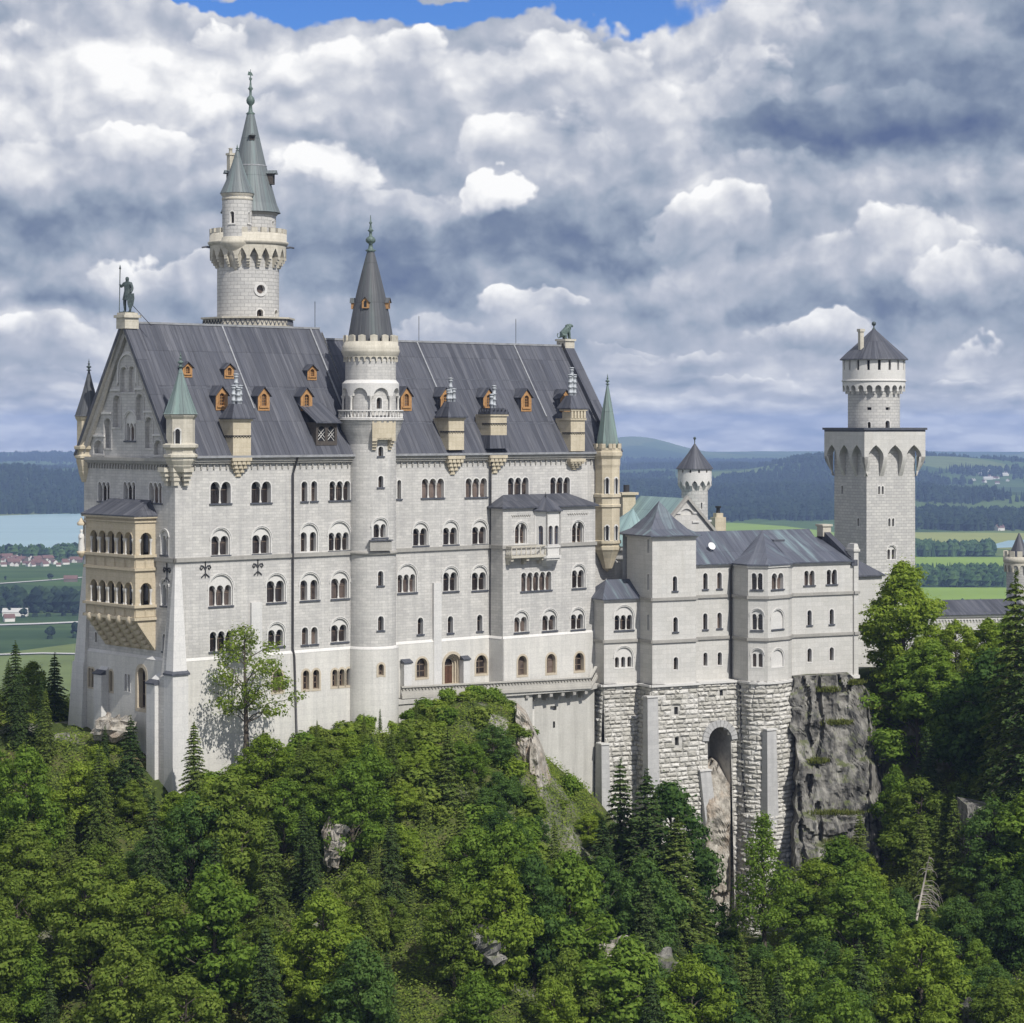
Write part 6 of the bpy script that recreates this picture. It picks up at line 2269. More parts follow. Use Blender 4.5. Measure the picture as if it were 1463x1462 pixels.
# side turret hung on the gallery, half left of the drum
a_ = ck.phi - .42
ut_, vt_ = uk + 3.05 * math.cos(a_), vk + 3.05 * math.sin(a_)
rt = 1.72
Zs = lambda y: P.Z(ut_, vt_, y)
ct = Cyl(P, (ut_, vt_), rt, 28)
TW = Wall(ct, [(-PI * rt, Zs(347)), (PI * rt, Zs(347)), (PI * rt, Zs(280)), (-PI * rt, Zs(280))])
window(TW, keep, (328.8, 334.5, 302, 319), 1, glass=M['hollow'], surround=.12, sillmat=M['trim']); window(TW, keep, (354.5, 356.8, 303, 319), 1, glass=M['hollow'], surround=.1, sillmat=M['trim'])
tt = TW.build('side_turret', M['tower_stone'], keep)
m = MB()
m.lathe(ut_, vt_, [(.1, Zs(392)), (.55, Zs(387)), (.55, Zs(384)), (.9, Zs(378)), (.9, Zs(374)), (1.2, Zs(368)), (1.2, Zs(364)), (1.55, Zs(356)), (rt + .3, Zs(349)), (rt + .3, Zs(345)), (rt + .1, Zs(343)), (rt + .1, Zs(340)), (rt, Zs(339))], 28)
m.build('corbel', M['turret_stone'], tt); m = MB()
m.lathe(ut_, vt_, [(rt, Zs(287)), (rt + .06, Zs(286)), (rt + .06, Zs(284)), (rt, Zs(283)), (rt, Zs(281)), (rt + .18, Zs(279)), (rt + .18, Zs(277))], 28)
m.build('cornice', M['turret_stone'], tt)
m = MB(); m.lathe(ut_, vt_, [(1.98, Zs(277)), (1.85, Zs(273.5)), (1.35, Zs(260)), (.85, Zs(243)), (.42, Zs(227)), (.12, Zs(214))], 24, smooth=False); m.build('side_spire', M['spire_grey'], tt)
finial(ut_, vt_, Zs(215), Zs(206), .2, tt, 'bronze_green')
# chimney rising behind the side turret
m = MB()
uc, vc = P.U(329.5, vk + 2), vk + 2
m.box(uc - .32, uc + .32, vc - .32, vc + .32, Zk(300), Zk(219)); m.box(uc - .42, uc + .42, vc - .42, vc + .42, Zk(219), Zk(216)); m.lathe(uc, vc, [(.22, Zk(216)), (.2, Zk(210)), (.3, Zk(209)), (.02, Zk(208))], 8)
m.build('chimney', M['turret_stone'], keep)


# ================================================================== the lower wing on its quarry-faced bastion
K = Frame((863 - CX) / F * 284.0, 284.0, 27.0)
bower = thing('bower', 'lower white wing with polygonal bay standing on a tall rough masonry bastion', 'castle building', K, 0, 0, -31)
kz = lambda px, v, y: K.Z(K.U(px, v), v, y)
ZK1, ZK2, ZKB = -20.45, -25.4, -30.55          # two string courses, top of the rough masonry
uA1 = K.U(915, 0); uB0, uB1 = K.U(932, -3.0), K.U(994.5, -3.0)
vC, vE = -1.4, -3.7
uC1 = K.U(1045, vC)
D1 = (uC1, vC); D2 = (uC1 + .05, -5.0); D3 = (K.U(1097, -6.5), -6.5); D4 = (K.U(1126.5, -5.4), -5.4); D5 = (K.U(1131.5, vE), vE)
uE1 = K.U(1219, vE); uP1 = K.U(1226.5, vE - .25)
zA = kz(863, 0, 856); zB_ = kz(932, -3, 765.5); zC = kz(1016, vC, 805.5); zE_ = kz(1175, vE, 802.5)
walls6 = []


def wall6(p0, p1, zt, zb=ZKB, mat='wing_stone'):
    pl = Plane(K, p0, p1)
    Wn = Wall(pl, [(0, zb), (pl.L, zb), (pl.L, zt), (0, zt)])
    walls6.append((Wn, mat))
    return Wn
wA0 = wall6((0, 4.2), (0, 0), zA); wA = wall6((0, 0), (uA1, 0), zA); wA2 = wall6((uA1, 0), (uA1, 3), zA)
wB0 = wall6((uB0, 3), (uB0, -3), zB_); wB = wall6((uB0, -3), (uB1, -3), zB_); wB2 = wall6((uB1, -3), (uB1, 4), zB_)
wC = wall6((uB1, vC), D1, zC)
wD0 = wall6(D1, D2, zC); wD1 = wall6(D2, D3, zC); wD2 = wall6(D3, D4, zC); wD3 = wall6(D4, D5, zC)
wE = wall6(D5, (uE1, vE), zE_)
wR = wall6((uE1, vE), (uE1, 6), zE_)
wB3 = wall6((uB1, 4), (uB0, 4), zB_)
v6 = lambda wall, x0, x1, yt, ys, n=1, **k: window(wall, bower, (x0, x1, yt, ys), n, **k)
v6(wA, 879, 904, 879, 900.5, 3, arch=866.5); v6(wA, 879.5, 903, 938.7, 954, 3, arch=925, cols=False, sill=False, gap=.3)
v6(wA0, 844.8, 849.2, 941, 957, 1, sill=False)
v6(wB, 961, 967.3, 823.5, 844.5); v6(wB, 961.8, 968.2, 882, 903); v6(wB, 962.3, 968.7, 939, 957, sill=False)
for yt, ys in ((770, 790), (820, 843), (878, 901)):
    v6(wB0, 925, 927.3, yt, ys, 1, sill=False, surround=.08)
v6(wC, 1004.5, 1010.8, 819, 842); v6(wC, 1024.5, 1031, 818, 841.2); v6(wC, 1004.5, 1010.5, 876.5, 899.5); v6(wC, 1024.7, 1031, 875.5, 898)
v6(wC, 1004.8, 1010.6, 932.5, 951.5, sill=False); v6(wC, 1025.2, 1031.2, 932, 950.5, sill=False)
v6(wD1, 1073.8, 1089.3, 819, 842.5, 2); v6(wD1, 1074.5, 1088.8, 877.5, 900.5, 2, arch=871.5); v6(wD1, 1075, 1088.8, 934, 953.5, 2, arch=928, cols=False, sill=False, gap=.25)
v6(wD2, 1102.3, 1119, 819, 842, 2); v6(wD2, 1103, 1118.5, 872.5, 899, 1, arch=871.5, blind=True); v6(wD2, 1103, 1118.5, 930, 953, 1, arch=928, blind=True, sill=False)
v6(wE, 1149, 1163.5, 815.5, 836.5, 2); v6(wE, 1181, 1195.5, 814, 835, 2)
v6(wE, 1153.5, 1159.5, 872, 893.5); v6(wE, 1185.2, 1191, 870.5, 892); v6(wE, 1153.5, 1159.5, 926.5, 946, sill=False); v6(wE, 1185.2, 1191, 925, 944, sill=False)
for Wn, mt in walls6:
    Wn.build('wall', M[mt], bower)
m = MB()
m.face([(uE1, 6, ZKB), (uB0, 6, ZKB), (uB0, 6, zE_), (uE1, 6, zE_)])
m.build('wall', M['wing_stone'], bower)
# end pier
m = MB()
zp = kz(1222, vE, 788)
m.box(uE1 - .05, uP1, vE - .25, vE + 1.2, ZKB - .3, zp)
m.box(uE1 - .2, uP1 + .15, vE - .4, vE + 1.35, zp, zp + .3)
m.box(uE1 - .1, uP1 + .05, vE - .3, vE + 1.25, zp + .3, zp + .95, top=(.12, .12))
m.build('pier', M['wing_stone'], bower)
# string courses run round all the faces
m = MB()
for Wn, _ in walls6:
    if Wn in (wA2, wB3, wR): continue
    L = Wn.surf.L
    for z in ((ZK1, ZK2) if Wn not in (wA0, wA) else (ZK2,)):
        a0, a1 = -.1, L + .1
        if Wn is wC: a0, a1 = 0, L
        band(m, Wn.surf, a0, a1, z - .22, z + .14, -.20, .02)
for z in (ZK1, ZK2):
    m.box(uE1 - .05, uP1 + .15, vE - .42, vE + 1.2, z - .22, z + .14)
m.build('string_course', M['cornice'], bower)
m = MB()
for Wn, _ in walls6:
    if Wn in (wB3, wR, wA2): continue
    zt = Wn.outer[2][1]
    band(m, Wn.surf, -.15, Wn.surf.L + .15, zt - .34, zt - .02, -.16, .02)
m.build('cornice', M['wing_stone'], bower)

# roofs of the wing
m = MB()
e = .4
def pface(pts, mi=0):
    m.face(pts, mi)
# annex roof (hipped, flaring)
zr = kz(880, 2.2, 828)
pface([(-e, -e, zA), (uA1 + .6, -e, zA), (uA1 + .6, 2.4, zr), (1.6, 2.4, zr)]); pface([(-e, 5, zA), (-e, -e, zA), (1.6, 2.4, zr)]); pface([(uA1 + .6, 5, zA), (-e, 5, zA), (1.6, 2.4, zr), (uA1 + .6, 2.4, zr)])
m.box(-e, uA1 + .6, -e, 5, zA - .12, zA - .003)
# main roof: the slope over the straight front, hip to the right
vr = 3.2
uH = K.U(1156, vr); zrm = kz(1080, vr, 757.5)
uX = K.U(1182, vE)
uAp = K.U(1090, vr)
pface([(uB1 - .2, vC - e, zC), (D1[0] + .1, vC - e, zC), (uAp, vr, zrm), (uB1 - .2, vr, zrm)])
pface([(D5[0] - .3, vE - e, zE_ + .02), (uE1 - .4, vE - e, zE_ + .02), (uE1 - 2.4, -.2, zE_ + (zrm - zE_) * .50), (uH, vr, zrm), (uAp, vr, zrm)])
pface([(uE1 - 2.4, -.2, zE_ + (zrm - zE_) * .50), (uE1 - 2.4, 6.4, zE_ + (zrm - zE_) * .5), (uH, vr, zrm)])
pface([(uE1 - .4, vE - e, zE_), (uE1 - .4, vr, zE_ + (zrm - zE_) * .72), (uE1 - 5, vr, zE_ + (zrm - zE_) * .72), (uE1 - 4.2, .6, zE_ + (zrm - zE_) * .62)])
pface([(uE1 - .4, 10.5, zE_), (uB1 - .2, 10.5, zE_), (uB1 - .2, vr, zrm), (uH, vr, zrm)])
for p0, p1, z in (((uB1, vC - e), (uC1, vC - e), zC), ((D5[0], vE - e), (uE1, vE - e), zE_)):
    m.box(min(p0[0], p1[0]), max(p0[0], p1[0]), p0[1], p0[1] + .3, z - .12, z - .004)
m.build('roof', M['wing_roof'], bower)
m = MB()
# bay roof: facets rising to a point against the main roof
cx_, cy_ = (D2[0] + D4[0]) / 2, vE + .4
def out(p, q=1.09):
    return (cx_ + (p[0] - cx_) * q, cy_ + (p[1] - cy_) * q)
apx = (uAp, vr, zrm + .02)
ring = [out((D1[0], D1[1])), out(D2), out(D3), out(D4), out((D5[0] + .4, vE + .2))]
mid = [(apx[0] + (p[0] - apx[0]) * .62, apx[1] + (p[1] - apx[1]) * .62) for p in ring]
zm = zC + (apx[2] - zC) * .32
for i in range(4):
    m.face([(*ring[i], zC + .03), (*ring[i + 1], zC + .03), (*mid[i + 1], zm), (*mid[i], zm)]); m.face([(*mid[i], zm), (*mid[i + 1], zm), apx])
m.prism(ring, zC - .14, zC + .027)
m.build('bay_roof', M['wing_roof'], bower)
m = MB()
# bell-cast pyramid over the stair block
cu_, cv_ = (uB0 + uB1) / 2, .5
zpk = kz(956.5, .5, 716)
def sq(h, z): return [(cu_ - h, cv_ - h * .95, z), (cu_ + h, cv_ - h * .95, z), (cu_ + h, cv_ + h * .95, z), (cu_ - h, cv_ + h * .95, z)]
hw = (uB1 - uB0) / 2 + .5
lv = [sq(hw, zB_), sq(hw * .72, zB_ + (zpk - zB_) * .17), sq(hw * .36, zB_ + (zpk - zB_) * .52), sq(.03, zpk)]
lv[0] = [(uB0 - .5, -3.5, zB_), (uB1 + .5, -3.5, zB_), (uB1 + .5, 4.5, zB_), (uB0 - .5, 4.5, zB_)]
for i in range(3):
    for k in range(4):
        m.face([lv[i][k], lv[i][(k + 1) % 4], lv[i + 1][(k + 1) % 4], lv[i + 1][k]])
m.box(uB0 - .5, uB1 + .5, -3.5, 4.5, zB_ - .14, zB_ - .003)
m.build('stair_roof', M['wing_roof'], bower)
# end gable parapet sheeted in lead, chimney block
m = MB()
zg = kz(1195, 2.0, 757)
m.mesh([(uE1 - .4, vE - .3, zE_ + .1), (uE1 + .45, vE - .3, zE_ + .1), (uE1 + .45, 2.4, zg), (uE1 - .4, 2.4, zg), (uE1 - .4, vE - .3, zE_ - .6), (uE1 + .45, vE - .3, zE_ - .6), (uE1 + .45, 7, zE_ - .6), (uE1 - .4, 7, zE_ - .6), (uE1 + .45, 7, zE_), (uE1 - .4, 7, zE_)],
       [(0, 1, 2, 3), (4, 5, 1, 0), (3, 2, 8, 9), (1, 5, 6, 8, 2), (0, 3, 9, 7, 4)])
m.build('end_parapet', M['roof_lead'], bower)
m = MB()
m.box(uE1 - .6, uE1 + .6, 1.9, 3.2, zg - .8, zg + .45); m.box(uE1 - .75, uE1 + .75, 1.75, 3.35, zg + .45, zg + .7)
m.build('chimney', M['turret_stone'], bower)
# roof hatch and dish
m = MB()
uu, vv, zz = K.U(1110, 1.0), 1.0, kz(1110, 1.0, 775)
m.box(uu - .8, uu + .8, vv - .5, vv + .8, zz - .3, zz + .35); m.build('roof_hatch', M['lead'], bower)
uu, vv = K.U(1016, 0.2), .2
zz = kz(1016, .2, 781)
m = MB()
m.lathe(uu, vv, [(.02, zz), (.3, zz + .06), (.48, zz + .2)], 14); m.tube([(uu, vv, zz - 1), (uu, vv, zz)], .05, 5)
dish = m.build('satellite_dish', M['white_paint'], None)
dish.location = (K.w(uu, vv)[0], K.w(uu, vv)[1], zz)
for vtx in dish.data.vertices:
    c = Vector((vtx.co.x - uu, vtx.co.y - vv, vtx.co.z - zz))
    if c.length < .6: c = Matrix.Rotation(math.radians(62), 3, 'X') @ c
    vtx.co = c
dish.rotation_euler = (0, 0, K.a)
tag(dish, 'small white satellite dish on the dark roof of the lower wing', 'satellite dish')

class Poly:
    """wall surface along a bent line seen from outside, left to right"""
    grid = None

    def __init__(self, fr, pts):
        self.fr = fr; self.p = [Vector(q) for q in pts]
        self.s = [0.0]
        for a, b in zip(self.p, self.p[1:]):
            self.s.append(self.s[-1] + (b - a).length)
        self.L = self.s[-1]
        sn = []
        for a, b in zip(self.p, self.p[1:]):
            t = (b - a).normalized(); sn.append(Vector((-t.y, t.x)))
        self.vn = [sn[0]] + [(x + y).normalized() for x, y in zip(sn, sn[1:])] + [sn[-1]]

    def __call__(self, a, b, d=0.0):
        i = 0
        while i < len(self.s) - 2 and a > self.s[i + 1]:
            i += 1
        f = (a - self.s[i]) / (self.s[i + 1] - self.s[i])
        p = self.p[i].lerp(self.p[i + 1], f); n = self.vn[i].lerp(self.vn[i + 1], f).normalized()
        return (p.x + n.x * d, p.y + n.y * d, b)


# rough masonry of the bastion: every block its own stone
rnd = random.Random(7)


def rustic(mb, p0, p1, zt, zb, holes=(), row=.52, batter=.045, back=True):
    """courses of quarry-faced blocks on the wall p0..p1 (seen from outside, left to right); leans back upwards"""
    pl = p0 if isinstance(p0, Poly) else Plane(K, p0, p1)
    z = zt
    lean = lambda zz: -(zt - zz) * batter
    while z > zb:
        h = row * rnd.uniform(.8, 1.25)
        z0 = z - h
        a = -rnd.uniform(0, .6)
        while a < pl.L:
            wdt = rnd.uniform(.5, 1.5)
            a0, a1 = max(a, 0), min(a + wdt, pl.L)
            a += wdt
            if a1 - a0 < .12: continue
            cxm, czm = (a0 + a1) / 2, (z + z0) / 2
            skip = False
            for (h0, h1, g0, g1) in holes:
                if h0 < cxm < h1 and g0 < czm < g1: skip = True
                elif a0 < h1 and a1 > h0 and g0 < czm < g1:
                    if cxm < h0: a1 = min(a1, h0)
                    else: a0 = max(a0, h1)
            if skip or a1 - a0 < .08: continue
            j = .022
            dp = -rnd.uniform(.05, .22)
            b0, b1_ = a0 + j, a1 - j
            y0, y1 = z0 + j, z - j
            ix, iz = min(.14, (b1_ - b0) * .25) * rnd.uniform(.6, 1.3), min(.13, h * .25) * rnd.uniform(.6, 1.3)
            l0, l1 = lean(y0), lean(y1)
            rr = lambda: rnd.uniform(-.04, .04)
            V = [pl(b0, y0, l0), pl(b1_, y0, l0), pl(b1_, y1, l1), pl(b0, y1, l1),
                 pl(b0 + ix + rr(), y0 + iz + rr(), l0 + dp + rr()), pl(b1_ - ix + rr(), y0 + iz + rr(), l0 + dp + rr()), pl(b1_ - ix + rr(), y1 - iz + rr(), l1 + dp + rr()), pl(b0 + ix + rr(), y1 - iz + rr(), l1 + dp + rr()),
                 pl((b0 + b1_) / 2 + rr() * 3, (y0 + y1) / 2 + rr(), (l0 + l1) / 2 + dp * 1.45)]
            mb.mesh(V, [(0, 1, 5, 4), (1, 2, 6, 5), (2, 3, 7, 6), (3, 0, 4, 7), (4, 5, 8), (5, 6, 8), (6, 7, 8), (7, 4, 8)])
        z = z0
    if isinstance(p0, Poly):
        prev = None
        for q, sa in zip(pl.p, pl.s):
            cur = [pl(sa, zb, lean(zb) + .03), pl(sa, zt, .03)]
            if prev: mb.face([prev[0], cur[0], cur[1], prev[1]], 1)
            prev = cur
    elif back:
        o = [(0, zb), (pl.L, zb), (pl.L, zt), (0, zt)]
        hs = [[(h0, g0), (h1, g0), (h1, g1), (h0, g1)] for (h0, h1, g0, g1) in holes]
        t2 = MB()
        cut_sheet(t2, pl, o, hs, 1)
        for f, uv in zip(t2.f, t2.uv):
            mb.face([(q[0] + 0 * 1, q[1], q[2]) if False else tuple(Vector(q) + Vector((pl.n[0], pl.n[1], 0)) * (.02 + lean(q[2]))) for q in (t2.v[i] for i in f)], 1)
    return pl
ZM = ZKB - .12
ZG = -64.0
o_ = .12
m = MB()
rustic(m, (-.2, 4.3), (-.2, -.2), ZM, ZG); rustic(m, (-.2, -.2), (uA1, -.2), ZM, ZG)
m.build('bastion_wall', [M['rustic'], M['joint']], bower)
m = MB()
plB = Plane(K, (uB0 - .2, -3.2), (uB1 + .1, -3.2))
hb = []
for x0, x1, yt, ys in ((962.5, 968, 1010, 1021), (962.5, 968, 1052, 1065)):
    hb.append((plB.A(x0), plB.A(x1), plB.B(965, ys), plB.B(965, yt)))
rustic(m, (uB0 - .2, 3), (uB0 - .2, -3.2), ZM, ZG); rustic(m, (uB0 - .2, -3.2), (uB1 + .1, -3.2), ZM, ZG, hb)
for (h0, h1, g0, g1) in hb:
    L = [(h0, g0), (h1, g0), (h1, g1), (h0, g1)]
    loop_ribbon(m, plB, L, -(ZM - g1) * .045, .5, 1); m.face([plB(*p, .1) for p in L], 2)
m.build('bastion_wall', [M['rustic'], M['joint'], M['hollow']], bower)
# bay with the deep arch over the cleft
pC0, pC1 = (uB1 + .1, vC - 1.6), (D1[0] + .1, vC - 1.6)
plC = Plane(K, pC0, pC1)
ha0, ha1 = plC.A(1009), plC.A(1042.2)
zar = plC.B(1025, 1038); zsp = plC.B(1025, 1053)
m = MB()
hw_ = (plC.A(1028), plC.A(1032.5), plC.B(1030, 996), plC.B(1030, 985))
rustic(m, pC0, pC1, ZM, ZG, [(ha0, ha1, ZG - 2, zsp), hw_] + [(ha0 + (ha1 - ha0) * (.5 - .5 * f), ha1 - (ha1 - ha0) * (.5 - .5 * f), zsp + (zar - zsp) * g0, zsp + (zar - zsp) * g1) for f, g0, g1 in ((.92, 0, .35), (.72, .35, .72), (.42, .72, 1.0))])
L = [(hw_[0], hw_[2]), (hw_[1], hw_[2]), (hw_[1], hw_[3]), (hw_[0], hw_[3])]
m.face([plC(*p, .1) for p in L], 2)
m.build('bastion_wall', [M['rustic'], M['joint'], M['hollow']], bower)
m = MB()
A_ = arch_loop(ha0, ha1, ZG, zar, 12)
dd = -(ZM - zar) * .045
loop_ribbon(m, plC, A_[1:], dd, 4.5, 0, False)
m.face([plC(*p, 4.5) for p in A_])
Lo = offset_loop(A_, .8)
vo = [(p, q) for p, q in zip(A_[2:], Lo[2:])]
for i in range(len(vo) - 1):
    for (u_, v_) in ((vo[i], vo[i + 1]),):
        f0, f1 = .04, .96
        g = lambda a, b, f: (a[0] + (b[0] - a[0]) * f, a[1] + (b[1] - a[1]) * f)
        m.face([plC(*g(u_[0], v_[0], f0), dd - .34), plC(*g(u_[1], v_[1], f0), dd - .34), plC(*g(u_[1], v_[1], f1), dd - .34), plC(*g(u_[0], v_[0], f1), dd - .34)], 1)
loop_ribbon(m, plC, Lo[2:], dd + .1, dd - .34, 1, False)
loop_ribbon(m, plC, A_[2:], dd - .34, dd + .1, 1, False)
m.build('arch', [M['joint'], M['grey_ashlar']], bower)
# rounded bastion under the polygonal bay
m = MB()
pts = [(D1[0] + .0, vC + .4), (D2[0] - .15, D2[1] + 1.2), (D2[0] + .1, D2[1] - .5)]
c0, c1, c2, c3 = Vector((D2[0] + .1, D2[1] - .5)), Vector((D3[0] - 1.0, D3[1] - 1.0)), Vector((D4[0], D4[1] - 1.3)), Vector((K.U(1137, vE), vE + .2))
for i in range(1, 8):
    t_ = i / 7
    q = c0 * (1 - t_) ** 3 + c1 * 3 * t_ * (1 - t_) ** 2 + c2 * 3 * t_ * t_ * (1 - t_) + c3 * t_ ** 3
    pts.append((q.x, q.y))
pts.append((pts[-1][0] + .2, vE + 4))
rustic(m, Poly(K, pts), None, ZM, ZG, batter=.03)
zl = kz(1100, -7, 1163)
cen = Vector(((D2[0] + D5[0]) / 2, vE))
low = [tuple(cen + (Vector(p) - cen) * 1.10 + Vector((0, -1.0))) for p in pts]
rustic(m, Poly(K, low), None, zl, ZG - 2, batter=.05)
m.prism([low[i] for i in range(len(low))], zl - .3, zl - .02, 1)
m.build('bastion_wall', [M['rustic'], M['joint']], bower)
m = MB()
top = [(-.4, -.4), (uA1, -.4)]
capline = [((-.35, 4.2), (-.35, -.35)), ((-.35, -.35), (uA1, -.35)), ((uB0 - .35, 2.6), (uB0 - .35, -3.35)), ((uB0 - .35, -3.35), (uB1 + .2, -3.35)), (pC0, pC1)]
capline += [(pts[i], pts[i + 1]) for i in range(len(pts) - 1)]
for p0, p1 in capline:
    pl = Plane(K, p0, p1)
    band(m, pl, -.1, pl.L + .1, ZM - .02, ZKB + .12, -.28, 1.9)
pl = Plane(K, (D5[0], vE - .3), (uP1, vE - .3)); band(m, pl, 0, pl.L, ZKB - .35, ZKB + .05, -.25, .4)
m.build('coping', M['trim'], bower)
# smooth grey buttress strips on the masonry
def strip(name, p0, p1, x0, x1, yt, yb, d0, d1, mat='grey_ashlar', sh=0.0):
    pl = Plane(K, p0, p1)
    a0, a1 = pl.A(x0), pl.A(x1)
    zt, zb = pl.B((x0 + x1) / 2, yt), pl.B((x0 + x1) / 2, yb)
    m = MB()
    V = [pl(a0 - .25 + sh, zb, d1), pl(a1 + .1 + sh, zb, d1), pl(a1 + .1 + sh, zb, .5), pl(a0 - .25 + sh, zb, .5), pl(a0, zt, d0), pl(a1, zt, d0), pl(a1, zt, .5), pl(a0, zt, .5)]
    m.mesh(V, [(4, 5, 6, 7), (0, 1, 5, 4), (1, 2, 6, 5), (3, 0, 4, 7)])
    V = [pl(a0 - .1, zt - .02, d0 - .12), pl(a1 + .1, zt - .02, d0 - .12), pl(a1 + .1, zt + .16, d0 - .12), pl(a0 - .1, zt + .16, d0 - .12), pl(a0 - .1, zt - .02, .3), pl(a1 + .1, zt - .02, .3), pl(a1 + .1, zt + .16, .3), pl(a0 - .1, zt + .16, .3)]
    m.mesh(V, [(0, 1, 2, 3), (3, 2, 6, 7), (0, 3, 7, 4), (1, 5, 6, 2)], 1)
    m.build(name, [M[mat], M['trim']], bower)
strip('buttress', (uB0 - .2, -3.2), (uB1, -3.2), 922, 937, 996, 1330, -.5, -1.3)
strip('buttress', (-.2, -.2), (uA1, -.2), 854, 865, 1063, 1330, -.9, -1.7)
strip('buttress', pC0, pC1, 993, 1008, 1100, 1340, -1.2, -2.6, sh=1.9)
pD0, pD1 = (D3[0] - 2, D3[1] - .9), (D3[0] + 3, D3[1] - .35)
strip('buttress', pD0, pD1, 1093, 1106, 1043, 1185, -.4, -.8)
# rain pipes
def pipe6(p, pts_, r=.1, mat='pipe'):
    m = MB(); m.tube(pts_, r, 6); m.build('rain_pipe', M[mat], bower)
x, y_ = D1[0] - .25, vC - .25
pipe6(None, [(x, y_ - .3, zC - .2), (x, y_, zC - .9), (x, y_, ZKB + .2), (x + .1, vC - 2.2, ZKB - .5), (x - .1, vC - 3.0, kz(1040, -4, 1100)), (x - .1, vC - 4.2, kz(1040, -5, 1195))], .13)
x, y_ = uA1 + .35, 0.1
pipe6(None, [(x, -.1, zA - .1), (x, y_, zA - .8), (x, y_, ZG)], .12)
x, y_ = K.U(1136, vE), vE - .5
pipe6(None, [(x - .2, y_, ZKB - .2), (x + .3, y_ - .5, ZKB - 1.5), (x + .5, y_ - .7, kz(1142, -4.5, 1100)), (x + 1.0, y_ - 1.0, kz(1150, -5, 1165)), (x + 2.2, y_ - 1.4, kz(1160, -5.5, 1215)), (x + 3.6, y_ - 1.6, kz(1175, -6, 1245))], .13)

# ================================================================== square tower with the round lookout
Q = Frame((1238 - CX) / F * 345.0, 345.0, 25.5)
WQ = 8.3
sqt = thing('square_tower', 'tall square tower with pointed-arch machicolation and a round lookout with conical roof', 'tower', Q, WQ / 2, WQ / 2, -34)
Zq = lambda y: Q.Z(0, 0, y)
zhb, zht = Zq(681), Zq(613.5)
qf = Plane(Q, (0, 0), (WQ, 0)); ql = Plane(Q, (0, WQ), (0, 0)); qr = Plane(Q, (WQ, 0), (WQ, WQ)); qb = Plane(Q, (WQ, WQ), (0, WQ))
QF = Wall(qf, [(0, -48), (WQ, -48), (WQ, zht), (0, zht)]); QL = Wall(ql, [(0, -48), (WQ, -48), (WQ, zht), (0, zht)])
def rect_pair(wall, x0, x1, yt, ys, n):
    a0, a1, b0, b1 = wall.box(x0, x1, yt, ys)
    wl = (a1 - a0) * (.36 if n == 2 else 1)
    for k in range(n):
        s0 = a0 if k == 0 else a1 - wl
        window(wall, sqt, (s0, s0 + wl, b0, b1, True), 1, sill=False, surround=.12, seg=3, depth=.4)
rect_pair(QF, 1254.5, 1262.5, 694.5, 706.5, 2); rect_pair(QF, 1269, 1277.5, 740.5, 752.5, 2)
window(QF, sqt, (1268.5, 1279, 785, 799.5), 2, arch=780, cols=False, gap=.3, sill=False)
window(QF, sqt, (1254, 1265, 837, 853), 2, arch=832, cols=False, gap=.3, sill=False)
rect_pair(QL, 1202, 1204.8, 693.5, 706, 1); rect_pair(QL, 1225, 1228, 740, 752, 1)
QF.build('shaft', M['tower_stone'], sqt); QL.build('shaft', M['tower_stone'], sqt)
m = MB()
for pl in (qr, qb): cut_sheet(m, pl, [(0, -48), (WQ, -48), (WQ, zht), (0, zht)], [])
m.build('shaft', M['tower_stone'], sqt)
m = MB(); zs_ = Zq(820)
for pl in (qf, ql, qr): band(m, pl, -.1, WQ + .1, zs_ - .15, zs_ + .12, -.1, .02)
zs_ = Zq(681)
m.build('string_course', M['trim'], sqt)
m = MB()
ov = 1.05
hf = [Plane(Q, (-ov, -ov), (WQ + ov, -ov)), Plane(Q, (-ov, WQ + ov), (-ov, -ov)), Plane(Q, (WQ + ov, -ov), (WQ + ov, WQ + ov)), Plane(Q, (WQ + ov, WQ + ov), (-ov, WQ + ov))]
zsp_ = Zq(653)
LW_ = WQ + 2 * ov
for pl in hf:
    pier = LW_ * .065
    wl = (LW_ - 4 * pier) / 3
    L = [(LW_, zht - .35), (0, zht - .35), (0, zsp_)]
    ap = Zq(636)
    for k in range(3):
        x0 = pier + k * (wl + pier); x1 = x0 + wl; c = (x0 + x1) / 2; r_ = wl / 2
        L.append((x0, zsp_))
        for i in range(1, 8):
            t_ = i / 8
            L.append((c - r_ * (1 - t_ ** 1.6), zsp_ + (ap - zsp_) * t_ ** .82))
        L.append((c, ap))
        for i in range(7, 0, -1):
            t_ = i / 8
            L.append((c + r_ * (1 - t_ ** 1.6), zsp_ + (ap - zsp_) * t_ ** .82))
        L.append((x1, zsp_))
    L.append((LW_, zsp_))
    cut_sheet(m, pl, L, []); loop_ribbon(m, pl, L[2:], 0, ov + .02, 0, False)
    # piers run down and die into the shaft with a swept profile
    for k in range(4):
        x0 = k * (wl + pier); x1 = x0 + pier
        n = 8
        prev = None
        for i in range(n + 1):
            t_ = i / n
            z = zsp_ + (zhb - zsp_) * t_
            d = ov * t_ ** 1.5
            cur = [pl(x0 + (d if k == 0 else 0), z, d), pl(x1 - (d if k == 3 else 0), z, d), pl(x1 - (d if k == 3 else 0), z, ov + .02), pl(x0 + (d if k == 0 else 0), z, ov + .02)]
            if prev:
                for a, b in ((0, 1), (1, 2), (3, 0)):
                    m.face([cur[a], cur[b], prev[b], prev[a]])
            prev = cur
m.build('machicolation', M['wing_stone'], sqt)
m = MB()
m.box(-ov, WQ + ov, -ov, WQ + ov, zht - .36, zht - .1); m.box(-ov - .2, WQ + ov + .2, -ov - .2, WQ + ov + .2, zht - .1, zht + .22)
m.build('platform', M['lead'], sqt)
